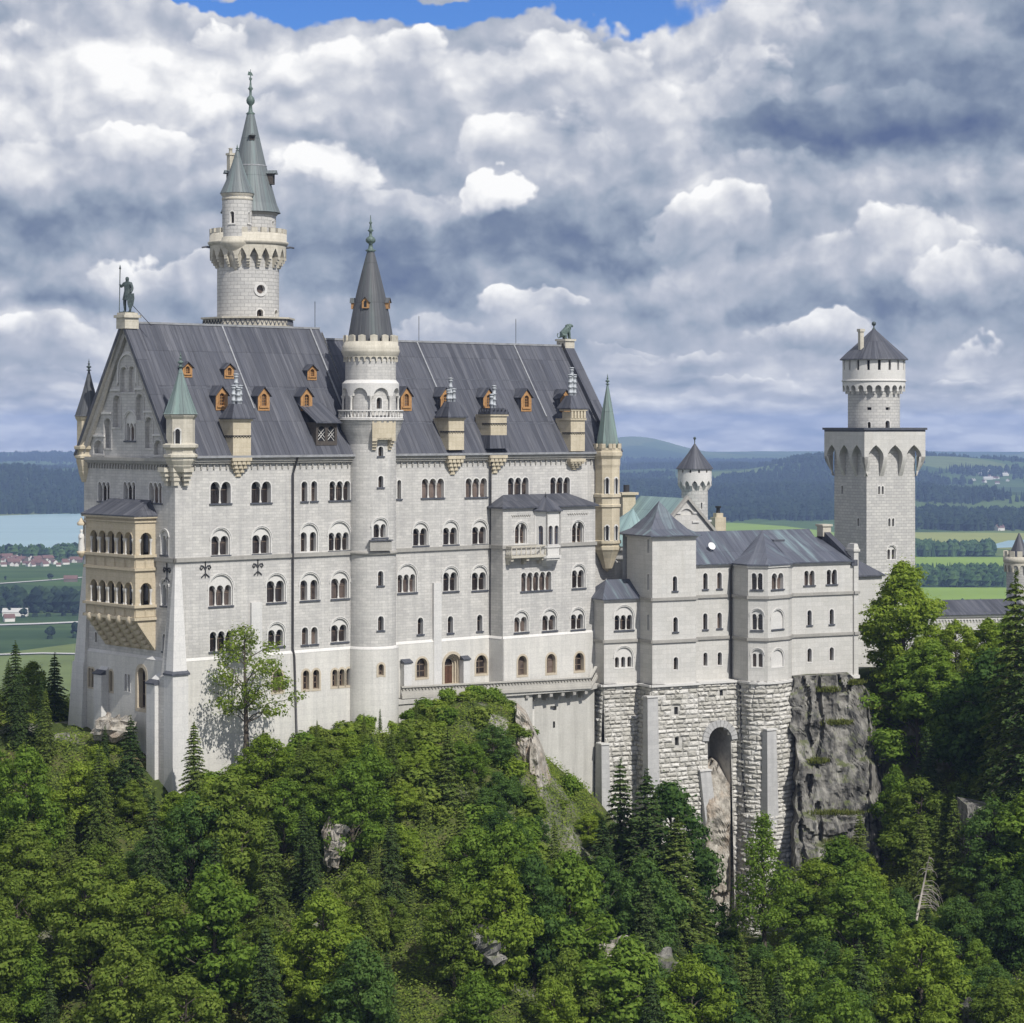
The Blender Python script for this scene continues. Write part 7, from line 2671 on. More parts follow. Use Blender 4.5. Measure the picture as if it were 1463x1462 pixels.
# lookout drum
cqx, cqv = Q.U(1248.5, WQ / 2), WQ / 2
Zl = lambda y: Q.Z(cqx, cqv - 3, y)
rq = 3.72
cq = Cyl(Q, (cqx, cqv), rq, 40)
QD = Wall(cq, [(-PI * rq, Zl(615)), (PI * rq, Zl(615)), (PI * rq, Zl(545)), (-PI * rq, Zl(545))])
window(QD, sqt, (1239.3, 1244, 603, 613), 1, sill=False, glass=M['hollow'], surround=.12); window(QD, sqt, (1264.8, 1271, 601, 613), 1, sill=False, glass=M['hollow'], surround=.15)
for x0, x1 in ((1238.5, 1245), (1265.5, 1271.5)):
    a0, a1, b0, b1 = QD.box(x0, x1, 582, 586)
    L = [(a0, b0), (a1, b0), (a1, b1), (a0, b1)]
    QD.holes.append(L); mm = MB(); loop_ribbon(mm, cq, L, 0, .5); mm.face([cq(*p, .4) for p in L], 1); mm.build('loophole', [M['trim'], M['hollow']], sqt)
QD.build('drum', M['tower_stone'], sqt)
m = MB()
rh = 4.5
chh = Cyl(Q, (cqx, cqv), rh, 48)
n = 22
for k in range(n):
    C2 = 2 * PI * rh
    x0 = -C2 / 2 + C2 * k / n; x1 = x0 + C2 / n; c = (x0 + x1) / 2; r_ = (x1 - x0) * .36
    zt_, zs_ = Zl(545), Zl(556)
    L = [(x1, zt_), (x0, zt_), (x0, zs_), (c - r_, zs_)] + [(c + r_ * math.cos(PI - PI * i / 8), zs_ + r_ * 1.15 * math.sin(PI * i / 8)) for i in range(1, 8)] + [(c + r_, zs_), (x1, zs_)]
    cut_sheet(m, chh, L, []); loop_ribbon(m, chh, L, 0, .75)
    a = chh.phi + x0 / rh
    tv = (-math.sin(a), math.cos(a)); nv = (math.cos(a), math.sin(a))
    for q in range(2):
        ro = rh - .02 - .38 * q; z1_ = zs_ - .33 * q; z0_ = z1_ - .33
        V8 = [(cqx + nv[0] * rr + tv[0] * .2 * s_, cqv + nv[1] * rr + tv[1] * .2 * s_, z) for z in (z0_, z1_) for rr, s_ in ((rq - .1, -1), (ro, -1), (ro, 1), (rq - .1, 1))]
        m.mesh(V8, [(0, 3, 2, 1), (0, 1, 5, 4), (1, 2, 6, 5), (2, 3, 7, 6)])
m.lathe(cqx, cqv, [(rh, Zl(545.5)), (rh + .12, Zl(545)), (rh + .12, Zl(543)), (rh, Zl(542.5))], 48)
HW = Wall(chh, [(-PI * rh, Zl(544)), (PI * rh, Zl(544)), (PI * rh, Zl(513)), (-PI * rh, Zl(513))])
for k in range(18):
    C2 = 2 * PI * rh; c = -C2 / 2 + C2 * (k + .5) / 18
    L = [(c - .2, Zl(529)), (c + .2, Zl(529)), (c + .2, Zl(515)), (c - .2, Zl(515))]
    HW.holes.append(L); loop_ribbon(m, chh, L, 0, .5); m.face([chh(*p, .45) for p in L], 1)
cut_sheet(m, chh, HW.outer, HW.holes)
head = m.build('lookout', [M['trim'], M['hollow']], sqt)
m = MB(); m.lathe(cqx, cqv, [(rh - .2, Zl(514.5)), (rh + .42, Zl(514)), (rh + .38, Zl(512.5)), (rh - .5, Zl(504)), (2.2, Zl(488)), (.15, Zl(469))], 28, smooth=False); sr = m.build('cone_roof', M['roof_lead'], sqt)
m = MB(); m.tube([(cqx, cqv, Zl(471)), (cqx, cqv, Zl(462))], .09, 6); m.ball((cqx, cqv, Zl(461.5)), .33, 10, 6); m.lathe(cqx, cqv, [(.3, Zl(470)), (.1, Zl(467))], 8); m.build('finial', M['bronze_dark'], sr)
m = MB(); uq = Q.U(1230, cqv - 1.2)
m.box(uq - .3, uq + .3, cqv - 1.5, cqv - .9, Zl(500), Zl(474)); m.box(uq - .42, uq + .42, cqv - 1.62, cqv - .78, Zl(474), Zl(470)); m.build('chimney', M['turret_stone'], sqt)

# ---- link building between the wing and the square tower
lk = Frame((1231 - CX) / F * 318.0, 318.0, 26.0)
link = thing('link_building', 'plain pale wall with dark lean-to roof between lower wing and square tower', 'castle building', lk, 0, 0, -34)
zk_ = lk.Z(0, 0, 822)
m = MB(); m.box(-4, 3.2, 0, 6, -36, zk_); m.build('wall', M['wing_stone'], link)
m = MB()
m.mesh([(-4.2, -.4, zk_), (3.5, -.4, zk_), (-.9, 3, lk.Z(0, 0, 790)), (-4.2, 3, lk.Z(0, 0, 790)), (3.5, 6.3, zk_), (-4.2, 6.3, zk_), (-4.2, -.4, zk_ - .2), (3.5, -.4, zk_ - .2), (3.5, 6.3, zk_ - .2)], [(0, 1, 2, 3), (1, 4, 2), (4, 5, 3, 2), (6, 7, 1, 0), (7, 8, 4, 1)])
m.build('roof', M['roof_lead'], link)
m = MB(); m.box(-4.5, 9, -1.5, -1.2, -36, lk.Z(0, 0, 949)); m.build('yard_wall', M['concrete'], link)

# ================================================================== knights' house: copper roof, gable and small turret behind the wing
Hh = Frame((981 - CX) / F * 305.0, 305.0, 27.0)
kh = thing('knights_house', 'gabled building with green copper roof behind the square stair block of the lower wing', 'castle building', Hh, 0, 0, -31)
Zh = lambda y: Hh.Z(0, 0, y)
za_, sl = Zh(712), 1.05
hwid = 6.6
zev = za_ - hwid * sl
gpl = Plane(Hh, (-hwid, 0), (hwid, 0))
GW = Wall(gpl, [(0, -33), (2 * hwid, -33), (2 * hwid, zev), (hwid, za_), (0, zev)])
L = arch_loop(hwid - .9, hwid + .9, Zh(736), Zh(727), 10)
GW.holes.append(L); m = MB(); loop_ribbon(m, gpl, L, 0, .2); m.face([gpl(*p, .2) for p in L]); m.build('niche', M['wing_stone'], kh)
GW.build('gable', M['wing_stone'], kh)
for x0, x1, z in ((-3.6, -2.6, Zh(745)), (-1.9, -.9, Zh(733)), (.9, 1.9, Zh(733)), (2.6, 3.6, Zh(745)), (.8, 1.8, Zh(746))):
    m = MB(); band(m, gpl, hwid + x0, hwid + x1, z - .1, z + .12, -.14, .02); m.build('ledge', M['trim'], kh)
m = MB()
for s_ in (-1, 1):
    m.mesh([(0, -.35, za_ + .35), (s_ * (hwid + .5), -.35, zev - .2), (s_ * (hwid + .5), .25, zev - .2), (0, .25, za_ + .35), (0, -.35, za_ - .15), (s_ * (hwid + .5), -.35, zev - .7)], [(0, 1, 2, 3), (4, 5, 1, 0)] if s_ > 0 else [(3, 2, 1, 0), (0, 1, 5, 4)])
m.build('coping', M['cornice'], kh)
m = MB()
DH = 15
m.face([(-hwid - .3, DH, zev - .3), (-hwid - .3, -.1, zev - .3), (0, -.1, za_), (0, DH - 3.5, za_)][::1])
m.face([(hwid + .3, -.1, zev - .3), (hwid + .3, DH, zev - .3), (0, DH - 3.5, za_), (0, -.1, za_)])
m.face([(hwid + .3, DH, zev - .3), (-hwid - .3, DH, zev - .3), (0, DH - 3.5, za_)])
# low polygonal roof in front of its flank
zc2_ = Zh(727)
pq = [(-hwid - 4.2, 8.0), (-hwid - 4.2, 3.5), (-hwid - 2.2, .3), (-hwid + 1.5, -.6), (-hwid + 2.6, 1.4)]
apx2 = (-hwid + 1.4, 4.4, zc2_)
zpe = Zh(779)
for i in range(4):
    m.face([(*pq[i], zpe), (*pq[i + 1], zpe), apx2])
m.build('roof', M['copper_roof'], kh)
m = MB()
m.prism([(p[0] + .3, p[1] + .1) for p in pq], -33, zpe)
m.box(-hwid, hwid, .02, DH, -33, zev - .2)
for i in range(3):
    p0, p1 = pq[i], pq[i + 1]
    pl = Plane(Hh, (p0[0] + .25, p0[1]), (p1[0] + .25, p1[1]))
    band(m, pl, 0, pl.L, zpe - .5, zpe - .1, -.15, .1, 1); band(m, pl, 0, pl.L, zpe - 1.6, zpe - 1.35, -.12, .1, 1)
m.build('wall', [M['wing_stone'], M['trim']], kh)
m = MB()
for i in (1, 2):
    p0, p1 = pq[i], pq[i + 1]
    pl = Plane(Hh, (p0[0] + .28, p0[1]), (p1[0] + .28, p1[1]))
    L = arch_loop(pl.L * .3, pl.L * .65, Zh(823), Zh(797), 8)
    m.face([pl(*p, -.04) for p in L], 1)
    Lo = offset_loop(L, .15); loop_ribbon(m, pl, Lo, -.12, -.12, 0, True, L); loop_ribbon(m, pl, Lo, .1, -.12); loop_ribbon(m, pl, L, -.12, -.04)
m.build('window', [M['trim'], M['glass']], kh)
m = MB()
u_, v_ = Hh.U(1026, 2), 2
m.box(u_ - .8, u_ + .8, v_ - .6, v_ + .6, Zh(770), Zh(741)); m.box(u_ - .5, u_ + .5, v_ - .4, v_ + .4, Zh(741), Zh(735)); m.lathe(u_, v_, [(.3, Zh(735)), (.22, Zh(728)), (.4, Zh(727)), (.4, Zh(725))], 8, 1)
m.build('chimney', [M['sandstone'], M['iron']], kh)
u_, v_ = Hh.U(895, 12), 12
zc3 = lambda y: Hh.Z(u_, v_, y)
m = MB(); m.box(u_ - 1.0, u_ + .9, v_ - .8, v_ + .8, -20, zc3(707)); m.box(u_ - 1.3, u_ + 1.2, v_ - 1.1, v_ + 1.1, zc3(707), zc3(703.5)); m.lathe(u_, v_, [(.4, zc3(703)), (.4, zc3(693))], 10, 1)
m.build('chimney', [M['sandstone'], M['iron']], kh)

wt = Frame((992.5 - CX) / F * 318.0, 318.0, 27.0)
turret2 = thing('watch_turret', 'small round turret with conical grey roof and arched parapet behind the copper-roofed gable', 'tower', wt, 0, 0, -31)
Zw = lambda y: wt.Z(0, -1, y)
cw = Cyl(wt, (0, 0), 1.72, 28)
TW2 = Wall(cw, [(-PI * 1.72, -31), (PI * 1.72, -31), (PI * 1.72, Zw(690)), (-PI * 1.72, Zw(690))])
window(TW2, turret2, (1001, 1003.5, 718, 727), 1, sill=False, surround=.1)
TW2.build('shaft', M['tower_stone'], turret2)
m = MB()
rw_ = 2.22; cw2 = Cyl(wt, (0, 0), rw_, 36); n = 13
for k in range(n):
    C2 = 2 * PI * rw_
    x0 = -C2 / 2 + C2 * k / n; x1 = x0 + C2 / n; c = (x0 + x1) / 2; r_ = (x1 - x0) * .36
    zt_, zs_ = Zw(676), Zw(694)
    L = [(x1, zt_), (x0, zt_), (x0, zs_), (c - r_, zs_)] + [(c - r_ * (1 - (i / 6) ** 1.6), zs_ + (Zw(687) - zs_) * (i / 6) ** .8) for i in range(1, 6)] + [(c, Zw(687))] + [(c + r_ * (1 - (i / 6) ** 1.6), zs_ + (Zw(687) - zs_) * (i / 6) ** .8) for i in range(5, 0, -1)] + [(c + r_, zs_), (x1, zs_)]
    cut_sheet(m, cw2, L, []); loop_ribbon(m, cw2, L, 0, .5)
    a = cw2.phi + x0 / rw_; tv = (-math.sin(a), math.cos(a)); nv = (math.cos(a), math.sin(a))
    V8 = [(nv[0] * rr + tv[0] * .15 * s_, nv[1] * rr + tv[1] * .15 * s_, z) for z, ro in ((Zw(701), 1.72), (zs_, rw_ - .02)) for rr, s_ in ((1.65, -1), (ro, -1), (ro, 1), (1.65, 1))]
    m.mesh(V8, [(0, 1, 5, 4), (1, 2, 6, 5), (2, 3, 7, 6)])
hs = []
for k in range(12):
    C2 = 2 * PI * rw_; c = -C2 / 2 + C2 * (k + .5) / 12
    L = [(c - .13, Zw(675.5)), (c + .13, Zw(675.5)), (c + .13, Zw(671.5)), (c - .13, Zw(671.5))]
    hs.append(L); m.face([cw2(*p, .15) for p in L], 1); loop_ribbon(m, cw2, L, 0, .15)
cut_sheet(m, cw2, [(-PI * rw_, Zw(676)), (PI * rw_, Zw(676)), (PI * rw_, Zw(669)), (-PI * rw_, Zw(669))], hs)
m.build('parapet', [M['trim'], M['hollow']], turret2)
m = MB(); m.lathe(0, 0, [(rw_ - .1, Zw(671)), (rw_ + .22, Zw(670.5)), (rw_ + .2, Zw(669.5)), (1.75, Zw(660)), (.9, Zw(648)), (.08, Zw(634))], 24, smooth=False); sr = m.build('cone_roof', M['roof_lead'], turret2)
m = MB(); m.tube([(0, 0, Zw(635)), (0, 0, Zw(628))], .07, 6); m.ball((0, 0, Zw(626.5)), .2, 8, 5); m.build('finial', M['bronze_dark'], sr)

# ================================================================== gate wing and its turret at the right edge
gw = Frame((1392 - CX) / F * 372.0, 372.0, 12.0)
gate = thing('gate_wing', 'long low grey-roofed wing half hidden by trees right of the square tower', 'castle building', gw, 0, 0, -34)
Zg = lambda y: gw.Z(0, 0, y)
ga0, ga1 = -7.5, 9.0
gpl2 = Plane(gw, (ga0, 0), (ga1, 0))
GW2 = Wall(gpl2, [(0, -38), (ga1 - ga0, -38), (ga1 - ga0, Zg(878)), (0, Zg(878))])
window(GW2, gate, (1346, 1364, 899, 930), 1, sill=False, surround=.35, seg=10)
window(GW2, gate, (1376, 1394, 899, 930), 1, sill=False, surround=.35, seg=10)
GW2.build('wall', M['wing_stone'], gate)
m = MB(); frieze(m, gpl2, 0, ga1 - ga0, Zg(889), Zg(884), .15, .5); m.build('corbel_table', M['trim'], gate); m = MB(); band(m, gpl2, 0, ga1 - ga0, Zg(881.5), Zg(878.5), -.3, .02); m.build('cornice', M['trim'], gate)
m = MB()
slope = [(ga0 - .3, -.6, Zg(878)), (ga1 + .3, -.6, Zg(878)), (ga1 + .3, 5, Zg(860)), (ga0 - .3, 5, Zg(860))]
m.face(slope); m.face([(ga1 + .3, 10, Zg(880)), (ga0 - .3, 10, Zg(880)), slope[3], slope[2]]); m.face([(ga0 - .3, 10, Zg(880)), slope[0], slope[3]])
m.build('roof', M['roof_lead'], gate)
gt = Frame((1456 - CX) / F * 380.0, 380.0, 12.0)
gtur = thing('gate_turret', 'round battlemented turret with pointed roof cut by the right edge, beyond the conifer', 'tower', gt, 0, 0, -34)
Zx = lambda y: gt.Z(0, 0, y)
m = MB(); m.lathe(0, 0, [(1.95, -36), (1.95, Zx(815)), (2.3, Zx(806)), (2.3, Zx(803))], 28); m.build('shaft', M['tower_stone'], gtur)
m = MB(); frieze(m, Cyl(gt, (0, 0), 2.0, 30), -PI * 2, PI * 2, Zx(817), Zx(804), .34, .9)
m.lathe(0, 0, [(2.3, Zx(804)), (2.45, Zx(803)), (2.45, Zx(795)), (2.2, Zx(795)), (2.2, Zx(800)), (.3, Zx(800))], 28)
for k in range(12):
    a0_ = 2 * PI * k / 12; a1_ = a0_ + .32
    q = [(r_ * math.cos(a), r_ * math.sin(a), z) for z in (Zx(795.2), Zx(787)) for r_, a in ((2.2, a0_), (2.45, a0_), (2.45, a1_), (2.2, a1_))]
    m.mesh(q, [(4, 5, 6, 7), (0, 1, 5, 4), (1, 2, 6, 5), (2, 3, 7, 6), (3, 0, 4, 7)])
m.build('battlement', M['turret_stone'], gtur)
m = MB(); m.lathe(0, 0, [(1.75, Zx(797)), (.1, Zx(762))], 24, smooth=False); m.build('cone_roof', M['roof_lead'], gtur)

# ================================================================== figures on the ridge
def figure_skin(name, joints, edges, radii, root, mat, loc, rot, sub=1):
    me = bpy.data.meshes.new(name)
    me.from_pydata(joints, edges, [])
    o = bpy.data.objects.new(name, me)
    COL.objects.link(o)
    sk = o.modifiers.new('skin', 'SKIN')
    sl_ = me.skin_vertices[0].data
    for i, r in enumerate(radii):
        sl_[i].radius = (r, r) if not isinstance(r, tuple) else r
        sl_[i].use_root = (i == root)
    sub_ = o.modifiers.new('sub', 'SUBSURF'); sub_.levels = sub; sub_.render_levels = sub
    me.materials.append(mat)
    o.location = loc; o.rotation_euler = (0, 0, rot)
    return o
hx, hy = P.w(-.1, VA)
hz = ZR1 + 1.0
# a knight in armour, a lance in the right hand, the left resting on a long shield (about 4 m tall)
J = [(0, 0, 2.05), (0, 0, 2.55), (0, -.02, 3.05), (0, -.03, 3.28), (0, -.05, 3.55), (0, -.05, 3.82),     # pelvis, waist, chest, neck, head, crown
     (-.42, 0, 3.08), (-.72, -.12, 2.72), (-.66, -.40, 2.95), (-.66, -.46, 3.02),                            # right arm to the lance
     (.42, 0, 3.08), (.62, .02, 2.55), (.60, -.22, 2.16), (.60, -.26, 2.06),                                  # left arm to the shield rim
     (-.22, 0, 1.95), (-.30, -.10, 1.12), (-.30, .02, .22), (-.32, -.26, .10),
     (.22, 0, 1.95), (.27, .02, 1.10), (.28, .10, .22), (.32, -.18, .10)]
Ed = [(0, 1), (1, 2), (2, 3), (3, 4), (4, 5), (2, 6), (6, 7), (7, 8), (8, 9), (2, 10), (10, 11), (11, 12), (12, 13), (0, 14), (14, 15), (15, 16), (16, 17), (0, 18), (18, 19), (19, 20), (20, 21)]
Rd = [.33, .30, .38, .13, .24, .17, .19, .15, .12, .11, .19, .15, .12, .11, .24, .19, .13, .11, .24, .19, .13, .11]
kn_root = bpy.data.objects.new('knight_statue', None); COL.objects.link(kn_root)
kn_root.location = (hx, hy, hz); kn_root.rotation_euler = (0, 0, math.radians(-25))
tag(kn_root, 'green bronze knight statue with lance and shield standing on the left gable tip', 'statue')
OFF[kn_root.name] = (0, 0, 0)
body = figure_skin('body', J, Ed, Rd, 0, M['bronze_dark'], (0, 0, 0), 0, 2); body.parent = kn_root
m = MB(); m.tube([(-.70, -.48, .0), (-.62, -.46, 4.6)], .05, 6); m.lathe(-.62, -.46, [(.02, 4.5), (.13, 4.65), (.02, 5.05)], 6); m.build('lance', M['bronze_dark'], kn_root)
m = MB()
sh = [(-.42, 2.02), (.42, 2.02), (.46, 1.5), (.36, .85), (0, .15), (-.36, .85), (-.46, 1.5)]
sp_ = lambda x, z, d: (.62 + x * .8, -.34 - .16 * (1 - (x / .5) ** 2) + d + x * .25, z)
m.face([sp_(x, z, 0) for x, z in sh]); m.face([sp_(x, z, .09) for x, z in sh][::-1])
for i in range(7):
    a, b = sh[i], sh[(i + 1) % 7]
    m.face([sp_(*a, 0), sp_(*b, 0), sp_(*b, .09), sp_(*a, .09)])
m.build('shield', M['bronze_dark'], kn_root)
m = MB()
for k in range(14):
    a = 2 * PI * k / 14; b = 2 * PI * (k + 1) / 14
    r0, r1 = .36, .52 + .05 * (k % 2)
    m.face([(r0 * math.cos(a), r0 * .85 * math.sin(a), 2.35), (r0 * math.cos(b), r0 * .85 * math.sin(b), 2.35), (r1 * math.cos(b), r1 * .85 * math.sin(b), 1.35), (r1 * math.cos(a), r1 * .85 * math.sin(a), 1.35)])
m.build('surcoat', M['bronze_dark'], kn_root)
m = MB(); m.box(-.6, .6, -.55, .45, -.02, .1); m.box(.05, .3, -.28, -.24, 3.45, 3.6) if False else None; m.build('base', M['bronze_dark'], kn_root)
m = MB(); m.tube([(.5, .2, .8), (2.6, .6, -1.4)], .04, 5); m.build('stay', M['iron'], kn_root)
# a seated lion on the other gable, facing right
lx, ly = P.w(UEND - .55, VA)
lion = bpy.data.objects.new('lion_statue', None); COL.objects.link(lion)
lion.location = (lx, ly, ZR2 + .8); lion.rotation_euler = (0, 0, math.radians(20)); OFF[lion.name] = (0, 0, 0)
tag(lion, 'green copper lion sitting upright on the right gable tip', 'statue')
J = [(-.45, 0, .55), (-.15, 0, .85), (.25, 0, 1.15), (.42, 0, 1.50), (.60, 0, 1.72), (.86, 0, 1.62), (1.0, 0, 1.58),
     (.38, -.22, 1.05), (.46, -.24, .55), (.48, -.24, .12), (.66, -.24, .08), (.38, .22, 1.05), (.46, .24, .55), (.48, .24, .12), (.66, .24, .08),
     (-.38, -.30, .48), (.0, -.36, .42), (-.22, -.36, .12), (.12, -.36, .08), (-.38, .30, .48), (.0, .36, .42), (-.22, .36, .12), (.12, .36, .08),
     (-.72, 0, .25), (-.95, .05, .12), (-1.05, .1, .45), (-.95, .1, .75)]
Ed = [(0, 1), (1, 2), (2, 3), (3, 4), (4, 5), (5, 6), (2, 7), (7, 8), (8, 9), (9, 10), (2, 11), (11, 12), (12, 13), (13, 14), (0, 15), (15, 16), (16, 17), (17, 18), (0, 19), (19, 20), (20, 21), (21, 22), (0, 23), (23, 24), (24, 25), (25, 26)]
Rd = [.36, .36, .40, .40, .30, .17, .12, .18, .12, .10, .10, .18, .12, .10, .10, .24, .20, .12, .10, .24, .20, .12, .10, .10, .06, .05, .09]
lb = figure_skin('body', J, Ed, Rd, 1, M['bronze_green'], (0, 0, 0), 0, 2); lb.parent = lion
m = MB()
rr_ = random.Random(3)
for k in range(26):
    a = rr_.uniform(0, 2 * PI); b = rr_.uniform(-.7, 1.1)
    m.ball((.40 + .30 * math.cos(b) * math.cos(a) - .05, .34 * math.cos(b) * math.sin(a), 1.42 + .36 * math.sin(b)), rr_.uniform(.10, .17), 6, 4)
m.build('mane', M['bronze_green'], lion)
# small stone figure on the outer corner of the loggia
fx = thing('saint_statue', 'pale stone figure under a canopy at the outer corner of the sandstone loggia', 'statue', P, UL - .35, lv1 + .3, Lz(793))
u_, v_ = UL - .35, lv1 + .3
z0 = Lz(793)
m = MB(); m.lathe(u_, v_, [(.1, z0 - .7), (.45, z0 - .25), (.5, z0), (.2, z0)], 10); m.build('bracket', M['loggia_stone'], fx)
m = MB(); m.lathe(u_, v_, [(.34, z0), (.36, z0 + .3), (.28, z0 + 1.1), (.33, z0 + 1.55), (.26, z0 + 1.8), (.1, z0 + 1.92), (.17, z0 + 2.05), (.16, z0 + 2.25), (.02, z0 + 2.36)], 12); m.ball((u_ - .2, v_ - .18, z0 + 1.45), .15, 6, 4); m.build('body', M['trim'], fx)
m = MB(); m.lathe(u_, v_, [(.42, z0 + 2.75), (.5, z0 + 3.0), (.3, z0 + 3.2), (.05, z0 + 3.6)], 8); m.tube([(u_ + .3, v_, z0), (u_ + .3, v_, z0 + 2.8)], .08, 6); m.build('canopy', M['loggia_stone'], fx)


# ================================================================== the castle hill
CTRL = [(-140, 1010, 276), (-60, 1010, 275), (0, 1010, 272), (60, 1040, 263), (120, 1062, 256), (180, 1100, 252), (240, 1142, 248), (330, 1097, 255), (420, 1062, 261), (505, 1045, 265),
        (560, 1040, 266), (620, 1020, 266), (690, 1008, 268), (735, 1022, 270), (775, 1085, 272), (820, 1112, 278), (870, 1160, 279), (930, 1270, 281), (1000, 1335, 284), (1060, 1350, 282), (1130, 1325, 285), (1180, 1275, 285),
        (1260, 1210, 287), (1340, 1130, 291), (1463, 1060, 293), (1560, 1040, 294), (1700, 1040, 296),
        (-140, 1150, 252), (-50, 1150, 250), (60, 1170, 245), (180, 1230, 238), (300, 1235, 240), (420, 1205, 244), (520, 1150, 248), (620, 1110, 252), (700, 1100, 254), (760, 1180, 254), (830, 1255, 257), (920, 1340, 258), (1000, 1410, 256),
        (1100, 1410, 258), (1200, 1375, 264), (1320, 1285, 270), (1463, 1235, 272), (1600, 1235, 274),
        (-140, 1400, 224), (-50, 1400, 222), (150, 1435, 220), (350, 1425, 222), (500, 1385, 226), (650, 1335, 229), (780, 1405, 230), (900, 1465, 234), (1050, 1525, 236), (1200, 1505, 240), (1350, 1445, 246), (1500, 1405, 248),
        (-140, 1700, 196), (400, 1700, 196), (731, 1700, 198), (1100, 1720, 204), (1600, 1700, 208)]
pts_ = []
for c, r, Y in CTRL:
    pts_.append(((c - CX) / F * Y, Y, (HY - r) / F * Y))
# behind the front walls: a level courtyard, falling away on the far side
pts_ += [(*K.w(u_, v_), -54.0) for u_, v_ in ((6, 2), (12, 2), (18, 1), (24, -1))]
pts_ += [(-8, 292, -33.0), (-30, 275, -33.5), (5, 310, -32), (24, 306, -32.5), (44, 302, -31.6), (46, 312, -32), (60, 330, -34), (75, 345, -35), (85, 330, -36), (100, 345, -38), (58, 300, -33), (72, 305, -34),
         (-72, 292, -44), (-90, 300, -58), (-60, 330, -60), (-20, 345, -60), (30, 390, -50), (90, 400, -55), (-120, 330, -100), (20, 450, -110), (120, 450, -110), (-60, 450, -140), (140, 330, -60), (150, 260, -70)]
PT = np.array(pts_)


def tps_fit(p, z, reg):
    n = len(p)
    d = np.hypot(p[:, None, 0] - p[None, :, 0], p[:, None, 1] - p[None, :, 1])
    K_ = np.where(d > 0, d ** 2 * np.log(np.maximum(d, 1e-9)), 0) + reg * np.eye(n)
    Pm = np.c_[np.ones(n), p]
    A = np.block([[K_, Pm], [Pm.T, np.zeros((3, 3))]])
    return np.linalg.solve(A, np.r_[z, 0, 0, 0])
TPS = tps_fit(PT[:, :2], PT[:, 2], 3.0)


def hill_h(x, y):
    x = np.asarray(x, float); y = np.asarray(y, float)
    sh = x.shape
    x = x.ravel(); y = y.ravel()
    out = np.empty_like(x)
    for s in range(0, len(x), 20000):
        d = np.hypot(x[s:s + 20000, None] - PT[None, :, 0], y[s:s + 20000, None] - PT[None, :, 1])
        out[s:s + 20000] = np.where(d > 0, d ** 2 * np.log(np.maximum(d, 1e-9)), 0) @ TPS[:-3] + TPS[-3] + TPS[-2] * x[s:s + 20000] + TPS[-1] * y[s:s + 20000]
    rough = (fbm(x / 9, y / 9, 4, 31) - .5) * 3.2 + (fbm(x / 2.5, y / 2.5, 3, 41) - .5) * .9
    flat = np.clip((290 - y) / 12, 0, 1)
    return np.clip(out + rough * flat, PLAIN - 30, -24).reshape(sh)


def hill_material():
    m, t, b = new_mat('hillside')
    g = t.n('ShaderNodeNewGeometry')
    p = g.outputs['Position']
    sep = t.n('ShaderNodeSeparateXYZ'); t.l(g.outputs['Normal'], sep.inputs[0])
    n1 = t.noise(p, .35, 6.0, .65)
    grass = t.ramp(n1, [(.3, (.035, .048, .016)), (.5, (.060, .080, .022)), (.7, (.10, .105, .032))])
    n2 = t.noise(scaled(t, p, 1, 1, .4), .9, 7.0, .7)
    rock = t.ramp(n2, [(.3, (.16, .15, .135)), (.5, (.32, .30, .27)), (.7, (.50, .475, .43))])
    soil = t.ramp(n2, [(.3, (.07, .055, .035)), (.7, (.17, .135, .09))])
    f = t.m('ADD', t.rng(sep.outputs[2], .62, .42, 0, 1), t.rng(t.noise(p, .16, 5.0, .6), .58, .68, 0, .8))
    col = t.mix(t.rng(n1, .5, .75, 0, .7), grass, soil)
    col = t.mix(t.m('MINIMUM', f, 1.0), col, rock)
    t.l(col, b.inputs['Base Color'])
    b.inputs['Roughness'].default_value = 1; b.inputs['Specular IOR Level'].default_value = .05
    bump(t, b, n2, .8, .5)
hill_material()


def build_hill():
    xs = np.concatenate([np.linspace(-420, -80, 30), np.linspace(-78, 82, 230), np.linspace(86, 420, 30)])
    ys = np.concatenate([np.linspace(95, 178, 20), np.linspace(180, 300, 190), np.linspace(303, 560, 50)])
    X, Y = np.meshgrid(xs, ys)
    Z = hill_h(X, Y)
    # the far flanks run down to the plain
    k = np.clip((np.abs(X) - 85) / 300, 0, 1)
    Z = Z * (1 - k) + (PLAIN - 5) * k
    k = np.clip((Y - 400) / 150, 0, 1)
    Z = Z * (1 - k) + (PLAIN - 5) * k
    nx = len(xs)
    fs = [(j * nx + i, j * nx + i + 1, (j + 1) * nx + i + 1, (j + 1) * nx + i) for j in range(len(ys) - 1) for i in range(nx - 1)]
    me = bpy.data.meshes.new('hillside')
    me.from_pydata(np.stack([X, Y, Z], -1).reshape(-1, 3).tolist(), [], fs)
    me.materials.append(M['hillside'])
    me.polygons.foreach_set('use_smooth', [True] * len(fs))
    o = bpy.data.objects.new('hillside', me); COL.objects.link(o)
    return tag(o, 'steep wooded limestone hillside under the castle', None, None, 'structure')
hill = build_hill()
m = MB(); m.face([(-8000, -50, PLAIN - 12), (8000, -50, PLAIN - 12), (8000, 900, PLAIN - 12), (-8000, 900, PLAIN - 12)])  # unseen ground sheet, added to block sky light from below
tag(m.build('valley', M['hillside']), 'unseen valley floor far below the slope, added to block light from beneath', None, None, 'structure')


def ground_at(c, Y):
    x = (c - CX) / F * Y
    return x, Y, float(hill_h(np.array([x]), np.array([Y]))[0])

